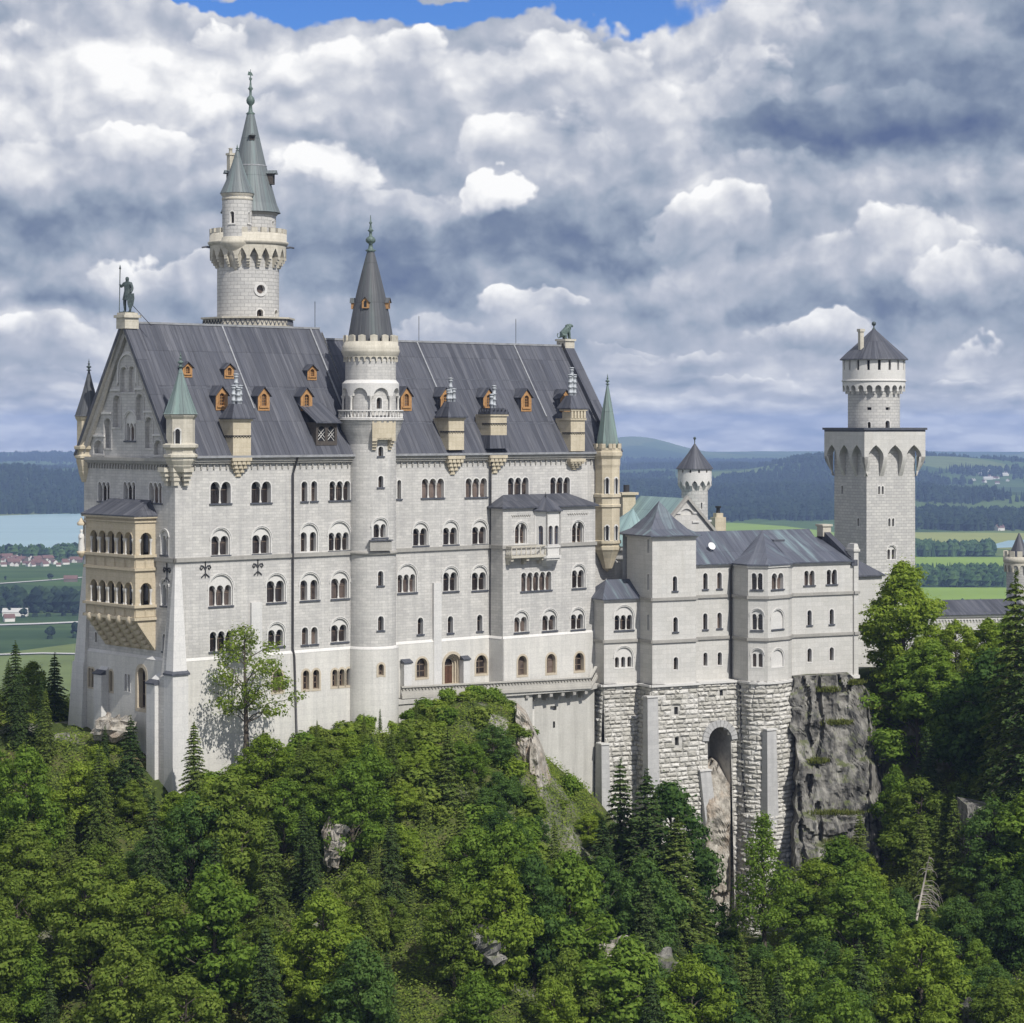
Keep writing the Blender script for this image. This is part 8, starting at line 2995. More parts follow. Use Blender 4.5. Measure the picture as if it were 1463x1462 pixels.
# ------------------------------------------------------------------ bare limestone cliff under the right end of the wing
def cliff_material():
    m, t, b = new_mat('cliff')
    g = t.n('ShaderNodeNewGeometry')
    p = g.outputs['Position']
    n2 = t.noise(scaled(t, p, 1, 1, .35), .55, 8.0, .68)
    col = t.ramp(n2, [(.30, (.07, .067, .062)), (.45, (.15, .143, .13)), (.58, (.245, .235, .21)), (.72, (.36, .345, .31))])
    st = t.noise(scaled(t, p, .9, .9, .07), 1.0, 6.0, .7)
    col = t.mix(t.rng(st, .46, .60, 0, .9), col, (.05, .05, .05))
    lt = t.noise(scaled(t, p, .5, .5, .10), 1.0, 4.0, .6)
    col = t.mix(t.rng(lt, .55, .75, 0, .5), col, (.40, .385, .345))
    moss = t.noise(p, .5, 5.0, .6)
    sep = t.n('ShaderNodeSeparateXYZ'); t.l(g.outputs['Normal'], sep.inputs[0])
    col = t.mix(t.m('MULTIPLY', t.rng(sep.outputs[2], .35, .7, 0, 1), t.rng(moss, .46, .58, 0, .8)), col, (.085, .10, .035))
    t.l(col, b.inputs['Base Color'])
    b.inputs['Roughness'].default_value = .95; b.inputs['Specular IOR Level'].default_value = .1
    bump(t, b, n2, .9, .5)
    m, t, b = new_mat('rubble')
    g = t.n('ShaderNodeNewGeometry')
    p = g.outputs['Position']
    n2 = t.noise(p, 1.2, 7.0, .7)
    col = t.ramp(n2, [(.3, (.14, .13, .11)), (.48, (.30, .275, .235)), (.7, (.50, .47, .41))])
    col = t.mix(t.rng(t.noise(p, .4, 4.0, .6), .5, .65, 0, .6), col, (.34, .26, .19))
    t.l(col, b.inputs['Base Color']); b.inputs['Roughness'].default_value = .95; b.inputs['Specular IOR Level'].default_value = .1
    bump(t, b, n2, .9, .3)
cliff_material()
plain('sedge', (.15, .17, .045), 1.0, var=.4, scale=1.5, spec=0)


CLF = []


def cliff_sheet(name, cols, rows, dist, mat, rough, label, kind='structure', seed=1, cat=None, ledges=()):
    """rock face: a grid over photo columns and rows with its own distance, roughened, closed at the back"""
    c = np.linspace(cols[0], cols[1], cols[2]); r = np.linspace(0, 1, rows[2])
    C, R_ = np.meshgrid(c, r)
    C = C + (fbm(R_ * 9 + seed, C * 0 + seed, 3, seed) - .5) * (cols[1] - cols[0]) * .16 * (1 - np.clip((C - cols[0]) / (cols[1] - cols[0]) * 2.2, 0, 1))
    Yd = dist(C, R_)
    f0 = rows[0](C); f1 = rows[1](C)
    py = f0 + (f1 - f0) * R_
    X = (C - CX) / F * Yd; Z = (HY - py) / F * Yd
    if ledges:
        for ly in ledges: Yd = Yd - 1.5 * np.clip((py - ly - (fbm(C / 12, C * 0, 2, 3) - .5) * 14) / 5, 0, 1)
    n = (fbm(X / 3.5 + seed * 7, Z / 5.0, 5, seed, .55) - .5) * 2 * rough + (fbm(X / .9, Z / 1.1, 3, seed + 9) - .5) * rough * .5
    crack = np.abs(fbm(X / 4 + 3, Z / 12, 3, seed + 20) - .5)
    n = n + np.where(crack < .03, rough * .5, 0)
    ledge = np.floor(Z / 3.1 + fbm(X / 6, Z / 6, 2, seed + 5) * 2)
    n = n + (vnoise(ledge, ledge * 0, seed) - .5) * rough * .6
    Y2 = Yd + n
    CLF.append((C, py, Y2))
    nx = len(c); nr = len(r)
    vs = np.stack([X, Y2, Z], -1).reshape(-1, 3).tolist()
    back = np.stack([X, Yd + 6, Z], -1).reshape(-1, 3).tolist()
    fs = [(j * nx + i, (j + 1) * nx + i, (j + 1) * nx + i + 1, j * nx + i + 1) for j in range(nr - 1) for i in range(nx - 1)]
    N = nx * nr
    rim = [(j * nx) for j in range(nr)] + [(nr - 1) * nx + i for i in range(1, nx)] + [j * nx + nx - 1 for j in range(nr - 2, -1, -1)] + [i for i in range(nx - 2, 0, -1)]
    for a, b_ in zip(rim, rim[1:] + rim[:1]):
        fs.append((a, b_, N + b_, N + a))
    me = bpy.data.meshes.new(name)
    me.from_pydata(vs + back, [], fs)
    me.materials.append(mat)
    o = bpy.data.objects.new(name, me); COL.objects.link(o)
    return tag(o, label, cat, None, kind)
cl = lambda xs, ys: (lambda C: np.interp(C, xs, ys))
cliff_sheet('cliff', (1132, 1272, 70), (cl([1132, 1150, 1215, 1240, 1272], [968, 966, 964, 985, 1090]), cl([1132, 1180, 1272], [1290, 1300, 1270]), 90),
            lambda C, R_: 289.5 + (C - 1132) * .03 - R_ * 6.5 + np.clip((C - 1235) / 40, 0, 1) ** 2 * 8, M['cliff'], 1.9, 'grey weathered limestone cliff below the right end of the wing', ledges=(1084, 1158, 1198))
cliff_sheet('cliff', (1385, 1475, 36), (cl([1385, 1475], [1150, 1170]), cl([1385, 1475], [1330, 1350]), 50),
            lambda C, R_: 266 - R_ * 5 + (1475 - C) * .02, M['cliff'], 1.4, 'shaded limestone crag among the trees at the right edge', seed=4)
cliff_sheet('cliff', (1008, 1043, 34), (cl([1008, 1013, 1020, 1027, 1034, 1043], [1108, 1094, 1088, 1093, 1106, 1122]), cl([1008, 1043], [1350, 1350]), 60),
            lambda C, R_: 287.0 - R_ * 6.5, M['rubble'], 1.5, 'rock filling the cleft under the bastion arch', seed=6)
cliff_sheet('rock_rib', (738, 800, 40), (cl([738, 752, 775, 800], [1012, 1025, 1075, 1150]), cl([738, 800], [1250, 1290]), 60),
            lambda C, R_: 264.6 - R_ * 11 + np.abs(C - 765 - R_ * 25) * .09, M['rubble'], 2.4, 'pale broken rock rib running down beside the terrace wall', seed=8)

# outcrops of pale rock between the trees
OUT = [(750, 1045, 265), (766, 1095, 263), (780, 1150, 261), (788, 1205, 259)]
rk_ = random.Random(21)



def outcrop(c, r, Y, w_, h_, mat, label):
    OUT.append((c, r, Y))
    x, y, z = (c - CX) / F * Y, Y, (HY - r) / F * Y
    m = MB()
    for k in range(6):
        rr_ = rk_.uniform(.35, .6)
        m.ball((x + rk_.uniform(-.4, .4) * w_, y + rk_.uniform(.2, 1.4), z + rk_.uniform(-.5, .2) * h_), rr_ * min(w_, h_), 18, 12, 0, (w_ / min(w_, h_) * .8, 1, h_ / min(w_, h_) * .8))
    me = m.data('rock_outcrop', mat)
    co = np.array([v.co[:] for v in me.vertices])
    n = (fbm(co[:, 0] * .8 + co[:, 1], co[:, 2] * .8, 5, 5, .6) - .5) * 2.4; n2 = (fbm(co[:, 0] * 2.1, co[:, 2] * 2.1 + co[:, 1], 4, 9, .6) - .5) * 1.2
    st_ = np.round(co[:, 2] * 1.2 + n) / 1.2
    co[:, 0] += n; co[:, 1] += n2 - n; co[:, 2] = co[:, 2] * .4 + st_ * .6 + n2 * .5
    me.vertices.foreach_set('co', co.ravel()); me.update()
    for p_ in me.polygons: p_.use_smooth = False
    o = bpy.data.objects.new('rock_outcrop', me); COL.objects.link(o)
    return tag(o, label, 'rock')
for c, r, Y, w_, h_, mt, lb in ((165, 1036, 252.5, 3.2, 2.2, 'rubble', 'heap of pale broken rock at the foot of the gable wall'),
                               (478, 1205, 237, 1.6, 4.2, 'rubble', 'dark rock slot among trees below the round stair tower'),
                               (690, 1350, 221, 2.6, 3, 'cliff', 'grey-blue boulder low on the slope below the terrace'), (885, 1370, 236, 3.6, 3, 'rubble', 'pale scree patch below the tall conifers'),
                               (955, 1400, 235, 2.2, 5, 'cliff', 'grey rock face lower right of the pale scree patch'), (1375, 1450, 236, 2.6, 3, 'cliff', 'grey boulder at the lower right between trees')):
    outcrop(c, r, Y, w_, h_, M[mt], lb)
for c, r, Y, w_ in ((1195, 1161, 281, 3.8), (1203, 1202, 279.5, 2.3), (1168, 1087, 285, 1.4), (1195, 1032, 286.5, 2.2), (1215, 975, 287.5, 2.0), (1182, 985, 288, 1.6), (1243, 1010, 288, 1.5)):
    C_, R_, Y_ = CLF[0]
    Y = float(np.median(Y_[(abs(C_ - c) < 7) & (abs(R_ - r - 6) < 6)])) + .25
    x, y, z = (c - CX) / F * Y, Y, (HY - r) / F * Y
    m = MB()
    for k in range(900):
        px_, pz = rk_.gauss(0, w_ * .42), abs(rk_.gauss(0, .16))
        if abs(px_) > w_: continue
        a = rk_.uniform(0, 6.28); l = rk_.uniform(.15, .38)
        bx, by, bz = x + px_, y + rk_.uniform(-.7, .5), z + pz * .8 - rk_.uniform(0, .35)
        m.face([(bx - .07 * math.cos(a), by - .07 * math.sin(a), bz), (bx + .07 * math.cos(a), by + .07 * math.sin(a), bz), (bx + rk_.uniform(-.15, .15), by - rk_.uniform(0, .2), bz + l * 1.2)])
    tag(m.build('grass_tuft', M['sedge']), 'grass growing on a cliff ledge', None, None, 'stuff')


# ================================================================== trees
def leaf_material(name, dark, mid, light, trans=.35):
    m = bpy.data.materials.new(name); m.use_nodes = True
    t = NT(m.node_tree)
    out = t.n('ShaderNodeOutputMaterial')
    g = t.n('ShaderNodeNewGeometry'); oi = t.n('ShaderNodeObjectInfo')
    f = t.m('ADD', t.m('MULTIPLY', g.outputs['Random Per Island'], .65), t.m('MULTIPLY', oi.outputs['Random'], .35))
    col = t.ramp(f, [(0.05, dark), (.5, mid), (.95, light)])
    d = t.n('ShaderNodeBsdfDiffuse'); t.l(col, d.inputs[0])
    tr = t.n('ShaderNodeBsdfTranslucent'); t.l(t.mix(1.0, col, (1.0, 1.0, .45), 'MULTIPLY'), tr.inputs[0])
    mx = t.n('ShaderNodeMixShader'); mx.inputs[0].default_value = trans
    t.l(d.outputs[0], mx.inputs[1]); t.l(tr.outputs[0], mx.inputs[2])
    t.l(mx.outputs[0], out.inputs[0])
    M[name] = m
    return m
leaf_material('leaf_mid', (.078, .138, .025), (.152, .240, .038), (.245, .340, .060), .52)
leaf_material('leaf_light', (.115, .170, .026), (.210, .295, .042), (.320, .395, .068), .52)
leaf_material('leaf_deep', (.044, .088, .025), (.082, .148, .038), (.140, .220, .056), .5)
leaf_material('leaf_olive', (.085, .130, .025), (.160, .225, .040), (.250, .310, .062), .52)
leaf_material('needle', (.030, .056, .020), (.060, .096, .030), (.108, .150, .044), .25)
leaf_material('needle_light', (.060, .096, .025), (.116, .160, .036), (.180, .220, .052), .25)
leaf_material('undergrowth', (.080, .120, .024), (.155, .210, .038), (.250, .295, .062), .4)
plain('bark', (.085, .070, .055), .95, var=.4, scale=3)
plain('bark_grey', (.20, .185, .165), .95, var=.3, scale=3)
plain('dead_wood', (.34, .31, .27), .9, var=.25, scale=3)


class Leaves:
    """vectorised builder of small folded leaf-sprays"""
    def __init__(self): self.P = []; self.S = []; self.N = []

    def add(self, p, size, nrm):
        self.P.append(p); self.S.append(size); self.N.append(nrm)

    def data(self, name, mat, rs, aspect=.6):
        P_ = np.concatenate(self.P); S_ = np.concatenate(self.S); N_ = np.concatenate(self.N)
        n = len(P_)
        N_ = N_ + rs.normal(0, .30, (n, 3)); N_ /= np.linalg.norm(N_, axis=1)[:, None]
        A = rs.normal(0, 1, (n, 3)); A -= N_ * (A * N_).sum(1)[:, None]; A /= np.linalg.norm(A, axis=1)[:, None]
        B = np.cross(N_, A)
        A = A * S_[:, None]; B = B * (S_ * aspect)[:, None]
        fold = N_ * (S_ * .25)[:, None]
        V = np.stack([P_ - A, P_ - B * rs.uniform(.7, 1.2, (n, 1)) + fold, P_ + A, P_ + B * rs.uniform(.7, 1.2, (n, 1)) + fold], 1).reshape(-1, 3)
        me = bpy.data.meshes.new(name)
        me.vertices.add(4 * n); me.vertices.foreach_set('co', V.astype(np.float32).ravel())
        me.loops.add(4 * n); me.loops.foreach_set('vertex_index', np.arange(4 * n, dtype=np.int32))
        me.polygons.add(n); me.polygons.foreach_set('loop_start', np.arange(0, 4 * n, 4, dtype=np.int32)); me.polygons.foreach_set('loop_total', np.full(n, 4, np.int32))
        me.materials.append(mat)
        me.update(calc_edges=True)
        return me


def branch_curve(p0, p1, rs, n=5, wob=.12):
    p0 = np.array(p0, float); p1 = np.array(p1, float)
    L = np.linalg.norm(p1 - p0)
    out = []
    for i in range(n):
        t = i / (n - 1)
        q = p0 + (p1 - p0) * t + np.array([0, 0, 1]) * math.sin(t * PI) * L * .10
        if 0 < i < n - 1: q = q + rs.normal(0, wob * L * .3, 3)
        out.append(tuple(q))
    return out


def broadleaf(seed, H=10.0, W_=3.2, leaves=12000, leaf=.15, base=.16, lobes=40, shape='round', leaf_mat='leaf_mid', bark='bark', sparse=False):
    """unit-size tree in metres: tapered trunk with limbs, crown of leaf sprays gathered in uneven clumps"""
    rs = np.random.default_rng(seed)
    tm = MB()
    lean = rs.normal(0, .25, 2)
    tp = [(0, 0, -1.2), (0, 0, 0), (lean[0] * .3, lean[1] * .3, H * .3), (lean[0], lean[1], H * .62), (lean[0] * 1.2, lean[1] * 1.2, H * .92)]
    tm.tube(tp, H * .022 + .04, 7, r1=.03)
    lv = Leaves()
    cl_ = []
    for i in range(lobes):
        z = base + (1 - base) * ((i + rs.uniform(0, 1)) / lobes)
        t = (z - base) / (1 - base)
        if shape == 'round': env = math.sin(min(1, .16 + t * .86) * PI) ** .6
        elif shape == 'oval': env = (math.sin(min(1, .10 + t * .92) * PI)) ** .8 * .9
        else: env = (1 - t) ** .8 * .95 + .08
        a = i * 2.399 + rs.uniform(-.5, .5)
        rad = W_ * env * rs.uniform(.30, 1.08)
        c = np.array([lean[0] * z + rad * math.cos(a), lean[1] * z + rad * math.sin(a), H * z * .96])
        s = W_ * rs.uniform(.15, .34) * (.65 + .35 * env)
        cl_.append((c, s))
        st = np.array([lean[0] * z * .8, lean[1] * z * .8, max(H * z - rad * .8, H * base * .7)])
        tm.tube(branch_curve(st, c, rs), max(.03, H * .006), 4, r1=.015)
    w_ = np.array([s ** 2 for _, s in cl_]); w_ = w_ / w_.sum()
    for (c, s), q in zip(cl_, w_):
        n = max(20, int(leaves * 1.5 * q))
        d = rs.normal(0, 1, (n, 3)); d /= np.linalg.norm(d, axis=1)[:, None]
        r = s * (.58 + .50 * rs.random(n) ** .5)
        # ragged clump: stretch by a directional noise so outlines stay uneven
        k = 1 + .35 * np.sin(d[:, 0] * 5 + seed) * np.cos(d[:, 1] * 4 + c[2]) + .2 * np.sin(d[:, 2] * 9 + c[0])
        p = c + d * (r * k)[:, None] * np.array([1.15, 1.15, .72])
        up = d * .95 + np.array([0, 0, .35])
        lv.add(p, rs.uniform(.6, 1.35, n) * leaf, up)
    # loose twigs of leaves between the clumps
    n = leaves // 7
    i = rs.integers(0, len(cl_), n)
    cc = np.array([c for c, _ in cl_])[i]; ss = np.array([s for _, s in cl_])[i]
    p = cc + rs.normal(0, 1, (n, 3)) * (ss * .75)[:, None]
    lv.add(p, rs.uniform(.5, 1.1, n) * leaf, np.tile(np.array([0, 0, 1.0]), (n, 1)))
    return tm.data('trunk', M[bark]), lv.data('crown', M[leaf_mat], rs, .62), H


def spruce(seed, H=14.0, W_=3.2, leaf=.17, tiers=30, mat='needle', gap=0.0):
    rs = np.random.default_rng(seed)
    tm = MB()
    tm.tube([(0, 0, -1.2), (0, 0, H * .5), (rs.normal(0, .08), 0, H * .985)], H * .013 + .05, 7, r1=.02)
    lv = Leaves()
    z = H * .10
    while z < H * .97:
        t = z / H
        R = W_ * (1 - t) ** .85 * rs.uniform(.78, 1.1) + .10
        nb = int(6 + 5 * (1 - t))
        off = rs.uniform(0, 6.28)
        for k in range(nb):
            if rs.random() < gap: continue
            a = off + 2 * PI * k / nb + rs.normal(0, .16)
            Lb = R * rs.uniform(.68, 1.12)
            droop = .22 + .30 * (1 - t)
            n = max(8, int(Lb * 36))
            f = rs.random(n) ** .75
            x = f * Lb
            zz = z + Lb * (.10 * np.sin(f * PI) - droop * f ** 1.4 + .10 * f ** 4)
            side = rs.normal(0, 1, n) * (.10 + .20 * Lb * (1 - f) * f * 1.6)
            p = np.stack([x * math.cos(a) - side * math.sin(a), x * math.sin(a) + side * math.cos(a), zz - np.abs(side) * .35 - rs.random(n) * .12], 1)
            nr = np.stack([np.full(n, .35 * math.cos(a)), np.full(n, .35 * math.sin(a)), np.full(n, .9)], 1)
            lv.add(p, rs.uniform(.6, 1.25, n) * leaf, nr)
            if Lb > .5:
                tm.tube([(0, 0, z), (Lb * .55 * math.cos(a), Lb * .55 * math.sin(a), z - Lb * .02), (Lb * .95 * math.cos(a), Lb * .95 * math.sin(a), z - Lb * droop * .85)], .03, 3, r1=.01)
        z += H / tiers * rs.uniform(.75, 1.2) * (1.25 - .6 * t)
    n = 60
    p = np.stack([rs.normal(0, .06, n), rs.normal(0, .06, n), rs.uniform(H * .94, H * 1.0, n)], 1)
    lv.add(p, np.full(n, leaf * .6), np.tile(np.array([0, 0, 1.]), (n, 1)))
    return tm.data('trunk', M['bark']), lv.data('crown', M[mat], rs, .42), H


def shrub(seed, mat, leaves=1500, leaf=.14):
    rs = np.random.default_rng(seed)
    tm = MB()
    lv = Leaves()
    for k in range(9):
        a = rs.uniform(0, 6.28); r = rs.uniform(.1, .75)
        c = np.array([r * math.cos(a), r * math.sin(a), rs.uniform(.45, 1.5)])
        s = rs.uniform(.35, .62)
        tm.tube([(0, 0, -.4), tuple(c * np.array([.5, .5, .55])), tuple(c)], .03, 4, r1=.01)
        n = leaves // 9
        d = rs.normal(0, 1, (n, 3)); d /= np.linalg.norm(d, axis=1)[:, None]
        p = c + d * (s * (.4 + .7 * rs.random(n)))[:, None] * np.array([1.1, 1.1, .85])
        lv.add(p, rs.uniform(.6, 1.4, n) * leaf, d + np.array([0, 0, .6]))
    return tm.data('stem', M['bark']), lv.data('foliage', M[mat], rs, .6), 2.0


BROAD = {
    'mid': [broadleaf(1, 10, 3.3, 8500), broadleaf(2, 10, 3.0, 8000, shape='oval'), broadleaf(3, 10, 3.6, 9000)],
    'light': [broadleaf(4, 10, 3.2, 8500, leaf_mat='leaf_light'), broadleaf(5, 10, 2.9, 8000, shape='oval', leaf_mat='leaf_light')],
    'deep': [broadleaf(6, 10, 3.4, 8500, leaf_mat='leaf_deep'), broadleaf(7, 10, 3.1, 8500, shape='oval', leaf_mat='leaf_deep', lobes=46)],
    'olive': [broadleaf(8, 10, 3.0, 8000, leaf_mat='leaf_olive')],
}
SPRUCE = {'dark': [spruce(11), spruce(12, 14, 2.9), spruce(13, 14, 3.5, gap=.12)], 'light': [spruce(14, 14, 3.2, mat='needle_light'), spruce(15, 14, 2.7, mat='needle_light', gap=.1)]}
SHRUB = {'light': [shrub(21, 'leaf_light'), shrub(22, 'undergrowth')], 'mid': [shrub(23, 'leaf_mid'), shrub(24, 'leaf_olive')]}


def put_tree(name, proto, x, y, z, h, rot, wide=1.0, label=None, cat='tree', group=None):
    tm, cm, H = proto
    o = bpy.data.objects.new(name, None); COL.objects.link(o)
    o.location = (x, y, z); s = h / H
    o.scale = (s * wide, s * wide, s); o.rotation_euler = (0, 0, rot)
    for me in (tm, cm):
        q = bpy.data.objects.new(me.name.split('.')[0], me); COL.objects.link(q); q.parent = o
    return tag(o, label, cat, group)


# ---- highest row (photo) the greenery may reach at each column
SKY_X = [-60, 0, 20, 45, 70, 95, 115, 135, 160, 190, 215, 235, 262, 280, 300, 325, 350, 380, 405, 425, 445, 480, 505, 540, 565, 580, 620, 660, 690, 720, 745, 770, 800, 830, 850, 870, 900, 930, 960, 985, 1000, 1020, 1060, 1100, 1135, 1160, 1185, 1230, 1255, 1275, 1300, 1340, 1400, 1440, 1463, 1520]
SKY_Y = [915, 930, 925, 945, 935, 960, 1010, 1020, 1045, 1040, 1075, 1125, 1120, 1075, 1090, 1068, 1030, 1028, 1035, 1048, 1045, 1040, 1042, 1025, 1012, 1000, 1000, 995, 988, 1000, 1020, 1090, 1120, 1118, 1130, 1150, 1130, 1120, 1140, 1200, 1300, 1320, 1330, 1320, 1290, 1230, 1215, 1185, 1110, 1070, 900, 890, 885, 850, 830, 820]
LM = {}
trees = []        # (kind, colour, x, y, z, h, wide, px, py_base)


def project(x, y, z):
    return CX + F * x / y, HY - F * z / y


def blocked(x, y):
    """inside a building or in front of what must stay open"""
    u = (x - P.o[0]) * P.d[0] + (y - P.o[1]) * P.d[1]; v = (x - P.o[0]) * P.e[0] + (y - P.o[1]) * P.e[1]
    if -2.5 < u < UEND + 4 and -1.6 < v < 22: return True
    if 24 < u < UEND + 2 and -5.5 < v <= -1.6: return True
    u = (x - K.o[0]) * K.d[0] + (y - K.o[1]) * K.d[1]; v = (x - K.o[0]) * K.e[0] + (y - K.o[1]) * K.e[1]
    if -4 < u < 48 and -11.5 < v < 25: return True
    return False
rt_ = random.Random(99)


def add_fixed(kind, colr, c, r_base, r_top, Y, wide, label, idx=0, name=None, rot=None):
    x = (c - CX) / F * Y; z = (HY - r_base) / F * Y
    h = (r_base - r_top) / F * Y
    src = {'b': BROAD, 's': SPRUCE, 'h': SHRUB}[kind][colr]
    pr = src[idx % len(src)] if isinstance(src, list) else src
    o = put_tree(name or {'b': 'broadleaf_tree', 's': 'spruce_tree', 'h': 'shrub'}[kind], pr, x, Y, z, h, rt_.uniform(0, 6.28) if rot is None else rot, wide, label, {'b': 'tree', 's': 'conifer', 'h': 'shrub'}[kind])
    FIX.append((c, Y))
    return o
FIX = []
# the open-crowned tree before the left wall
BROAD['open'] = [broadleaf(31, 10, 3.6, 3200, leaf=.12, base=.24, lobes=24, leaf_mat='leaf_olive', bark='bark', shape='round')]
BROAD['slender'] = [broadleaf(32, 12, 3.0, 4600, leaf=.15, base=.12, lobes=60, leaf_mat='leaf_mid', shape='cone')]
BROAD['tall_light'] = [broadleaf(33, 12, 3.8, 20000, leaf=.15, base=.06, lobes=64, leaf_mat='leaf_light', shape='oval')]
add_fixed('b', 'open', 352, 1062, 893, 252.0, 1.15, 'open-crowned tree with bare dark limbs standing against the left white wall', rot=.6)
add_fixed('s', 'dark', 187, 1190, 1022, 246, 1.2, 'dark spruce before the gable wall, left of the corner buttress', 0)
add_fixed('s', 'light', 277, 1185, 1030, 244, 1.25, 'slim spruce right of the corner buttress at the palace corner', 1)
add_fixed('s', 'dark', 150, 1120, 1035, 250, .9, 'small spruce beside the pale rock heap under the gable', 1)
add_fixed('s', 'dark', 22, 1080, 915, 268, 1.0, 'spruce top rising before the green fields at the left edge', 2)
add_fixed('s', 'dark', 78, 1090, 932, 268, 1.15, 'dark spruce between the left edge and the far gable buttress', 0)
add_fixed('s', 'dark', 886, 1345, 1083, 262, 1.15, 'tall narrow spruce before the bastion, left one of the bastion pair', 1)
add_fixed('s', 'dark', 924, 1385, 1098, 258, 1.3, 'broad tall spruce before the bastion, right one of the bastion pair', 2)
add_fixed('s', 'light', 968, 1390, 1165, 256, 1.5, 'olive-green spruce right of the two tall spruces before the bastion', 0)
add_fixed('b', 'deep', 958, 1345, 1118, 263, 1.0, 'slender leafy tree half covering the bastion behind the tall spruces', 1)
add_fixed('s', 'dark', 860, 1340, 1165, 258, 1.3, 'dark spruce left of the two tall spruces before the bastion', 2)
add_fixed('b', 'slender', 1092, 1345, 1158, 262, .95, 'airy upright tree standing before the round bastion')
add_fixed('b', 'tall_light', 1291, 985, 800, 300, 1.05, 'big bright green tree in front of the square tower')
add_fixed('b', 'light', 1365, 985, 885, 296, 1.0, 'bright green tree before the gate wing, right of the big bright tree', 0)
add_fixed('b', 'light', 1408, 1000, 880, 296, 1.0, 'bright green tree before the gate wing, next to the right edge spruce', 1)
add_fixed('b', 'mid', 1330, 1020, 915, 292, 1.2, 'mid-green tree below and right of the big bright tree', 0)
add_fixed('s', 'light', 1452, 1230, 815, 275, 1.02, 'very tall spruce filling the right edge above the slope', 0)
add_fixed('s', 'dark', 1478, 1220, 830, 268, 1.0, 'tall spruce cut by the right edge', 2)
add_fixed('b', 'deep', 1415, 1150, 930, 285, 1.2, 'dense dark tree left of the very tall right edge spruce', 1)
add_fixed('b', 'mid', 1312, 1110, 930, 293, 1.2, 'dense tree right under the big bright tree', 0)
add_fixed('s', 'dark', 1325, 1200, 1035, 284, 1.2, 'bluish spruce on the slope right of the cliff', 1)
add_fixed('s', 'dark', 1372, 1290, 1110, 274, 1.3, 'drooping dark spruce right of the fallen dead tree', 0)
add_fixed('b', 'mid', 1278, 1225, 1090, 283, .8, 'leafy tree growing up beside the right side of the cliff', 1)
for k_, (kd, cr, c, rb, rt3, Y) in enumerate((('b', 'light', 1168, 1345, 1225, 272), ('b', 'mid', 1203, 1330, 1192, 275), ('b', 'mid', 1142, 1345, 1262, 270), ('s', 'light', 1228, 1300, 1160, 279), ('b', 'deep', 1018, 1375, 1282, 266), ('h', 'mid', 738, 1058, 1030, 261))):
    add_fixed(kd, cr, c, rb, rt3, Y, 1.25, ['bright young tree hiding the lower left of the cliff', 'leafy tree before the grassy ledges of the cliff', 'low tree between the round bastion and the cliff', 'olive spruce at the lower right corner of the cliff', 'dark bushy tree before the foot of the bastion cleft', 'bush at the top of the rock rib beside the terrace wall', 'bush halfway down the rock rib beside the terrace wall', 'bush at the lower end of the rock rib'][k_], k_)
add_fixed('h', 'mid', 815, 1145, 1105, 270, .9, 'round dark green bush in front of the terrace wall foot', 0)
add_fixed('s', 'light', 640, 1230, 1040, 248, 1.25, 'olive conifer in the middle of the knoll below the terrace', 1)
add_fixed('s', 'light', 505, 1190, 1085, 246, 1.2, 'olive conifer below the round stair tower', 0)
add_fixed('s', 'light', 660, 1330, 1150, 240, 1.35, 'broad olive conifer low on the knoll', 1)
for k, (c, rb, rt2) in enumerate(((453, 1062, 1028), (543, 1045, 1012), (520, 1050, 1018), (595, 1030, 1000))):
    add_fixed('s', 'light', c, rb, rt2, 258, .8, ['tiny sapling before the small dark wall vent', 'young conifer sapling at the foot of the stair tower', 'thin sapling left of the stair tower foot', 'small sapling under the terrace start'][k], k)

# ---- the wooded slope: rows from the walls down to the bottom edge
OUT += [(1300, 1310, 262), (1318, 1300, 262), (1336, 1300, 262)]
rows = [(266, 3.6), (262, 4.2), (257, 4.2), (252, 4.4), (247, 4.6), (242, 4.8), (237, 5.0), (232, 5.2), (227, 5.8), (221.5, 6.2), (216, 6.6), (210, 7.0)]
cand = []
for Yr, stp in rows:
    x = -62.0
    while x < 66:
        cand.append((x + rt_.uniform(-.4, .4) * stp, Yr + rt_.uniform(-2.6, 2.6)))
        x += stp
for k in range(120):          # bushes crowd the knoll below the terrace
    c_ = rt_.uniform(440, 790); Y_ = rt_.uniform(243, 271); cand.append(((c_ - CX) / F * Y_, Y_))
for Yr in (284, 292, 300, 276, 268):       # right-hand and left-hand flanks of the castle
    x = 40.0
    while x < 76:
        cand.append((x + rt_.uniform(-2, 2), Yr + rt_.uniform(-2, 2))); x += 5.0
    if Yr <= 284:
        x = -66.0
        while x < -44:
            cand.append((x + rt_.uniform(-2, 2), Yr + rt_.uniform(-2, 2))); x += 5.0
spec = []
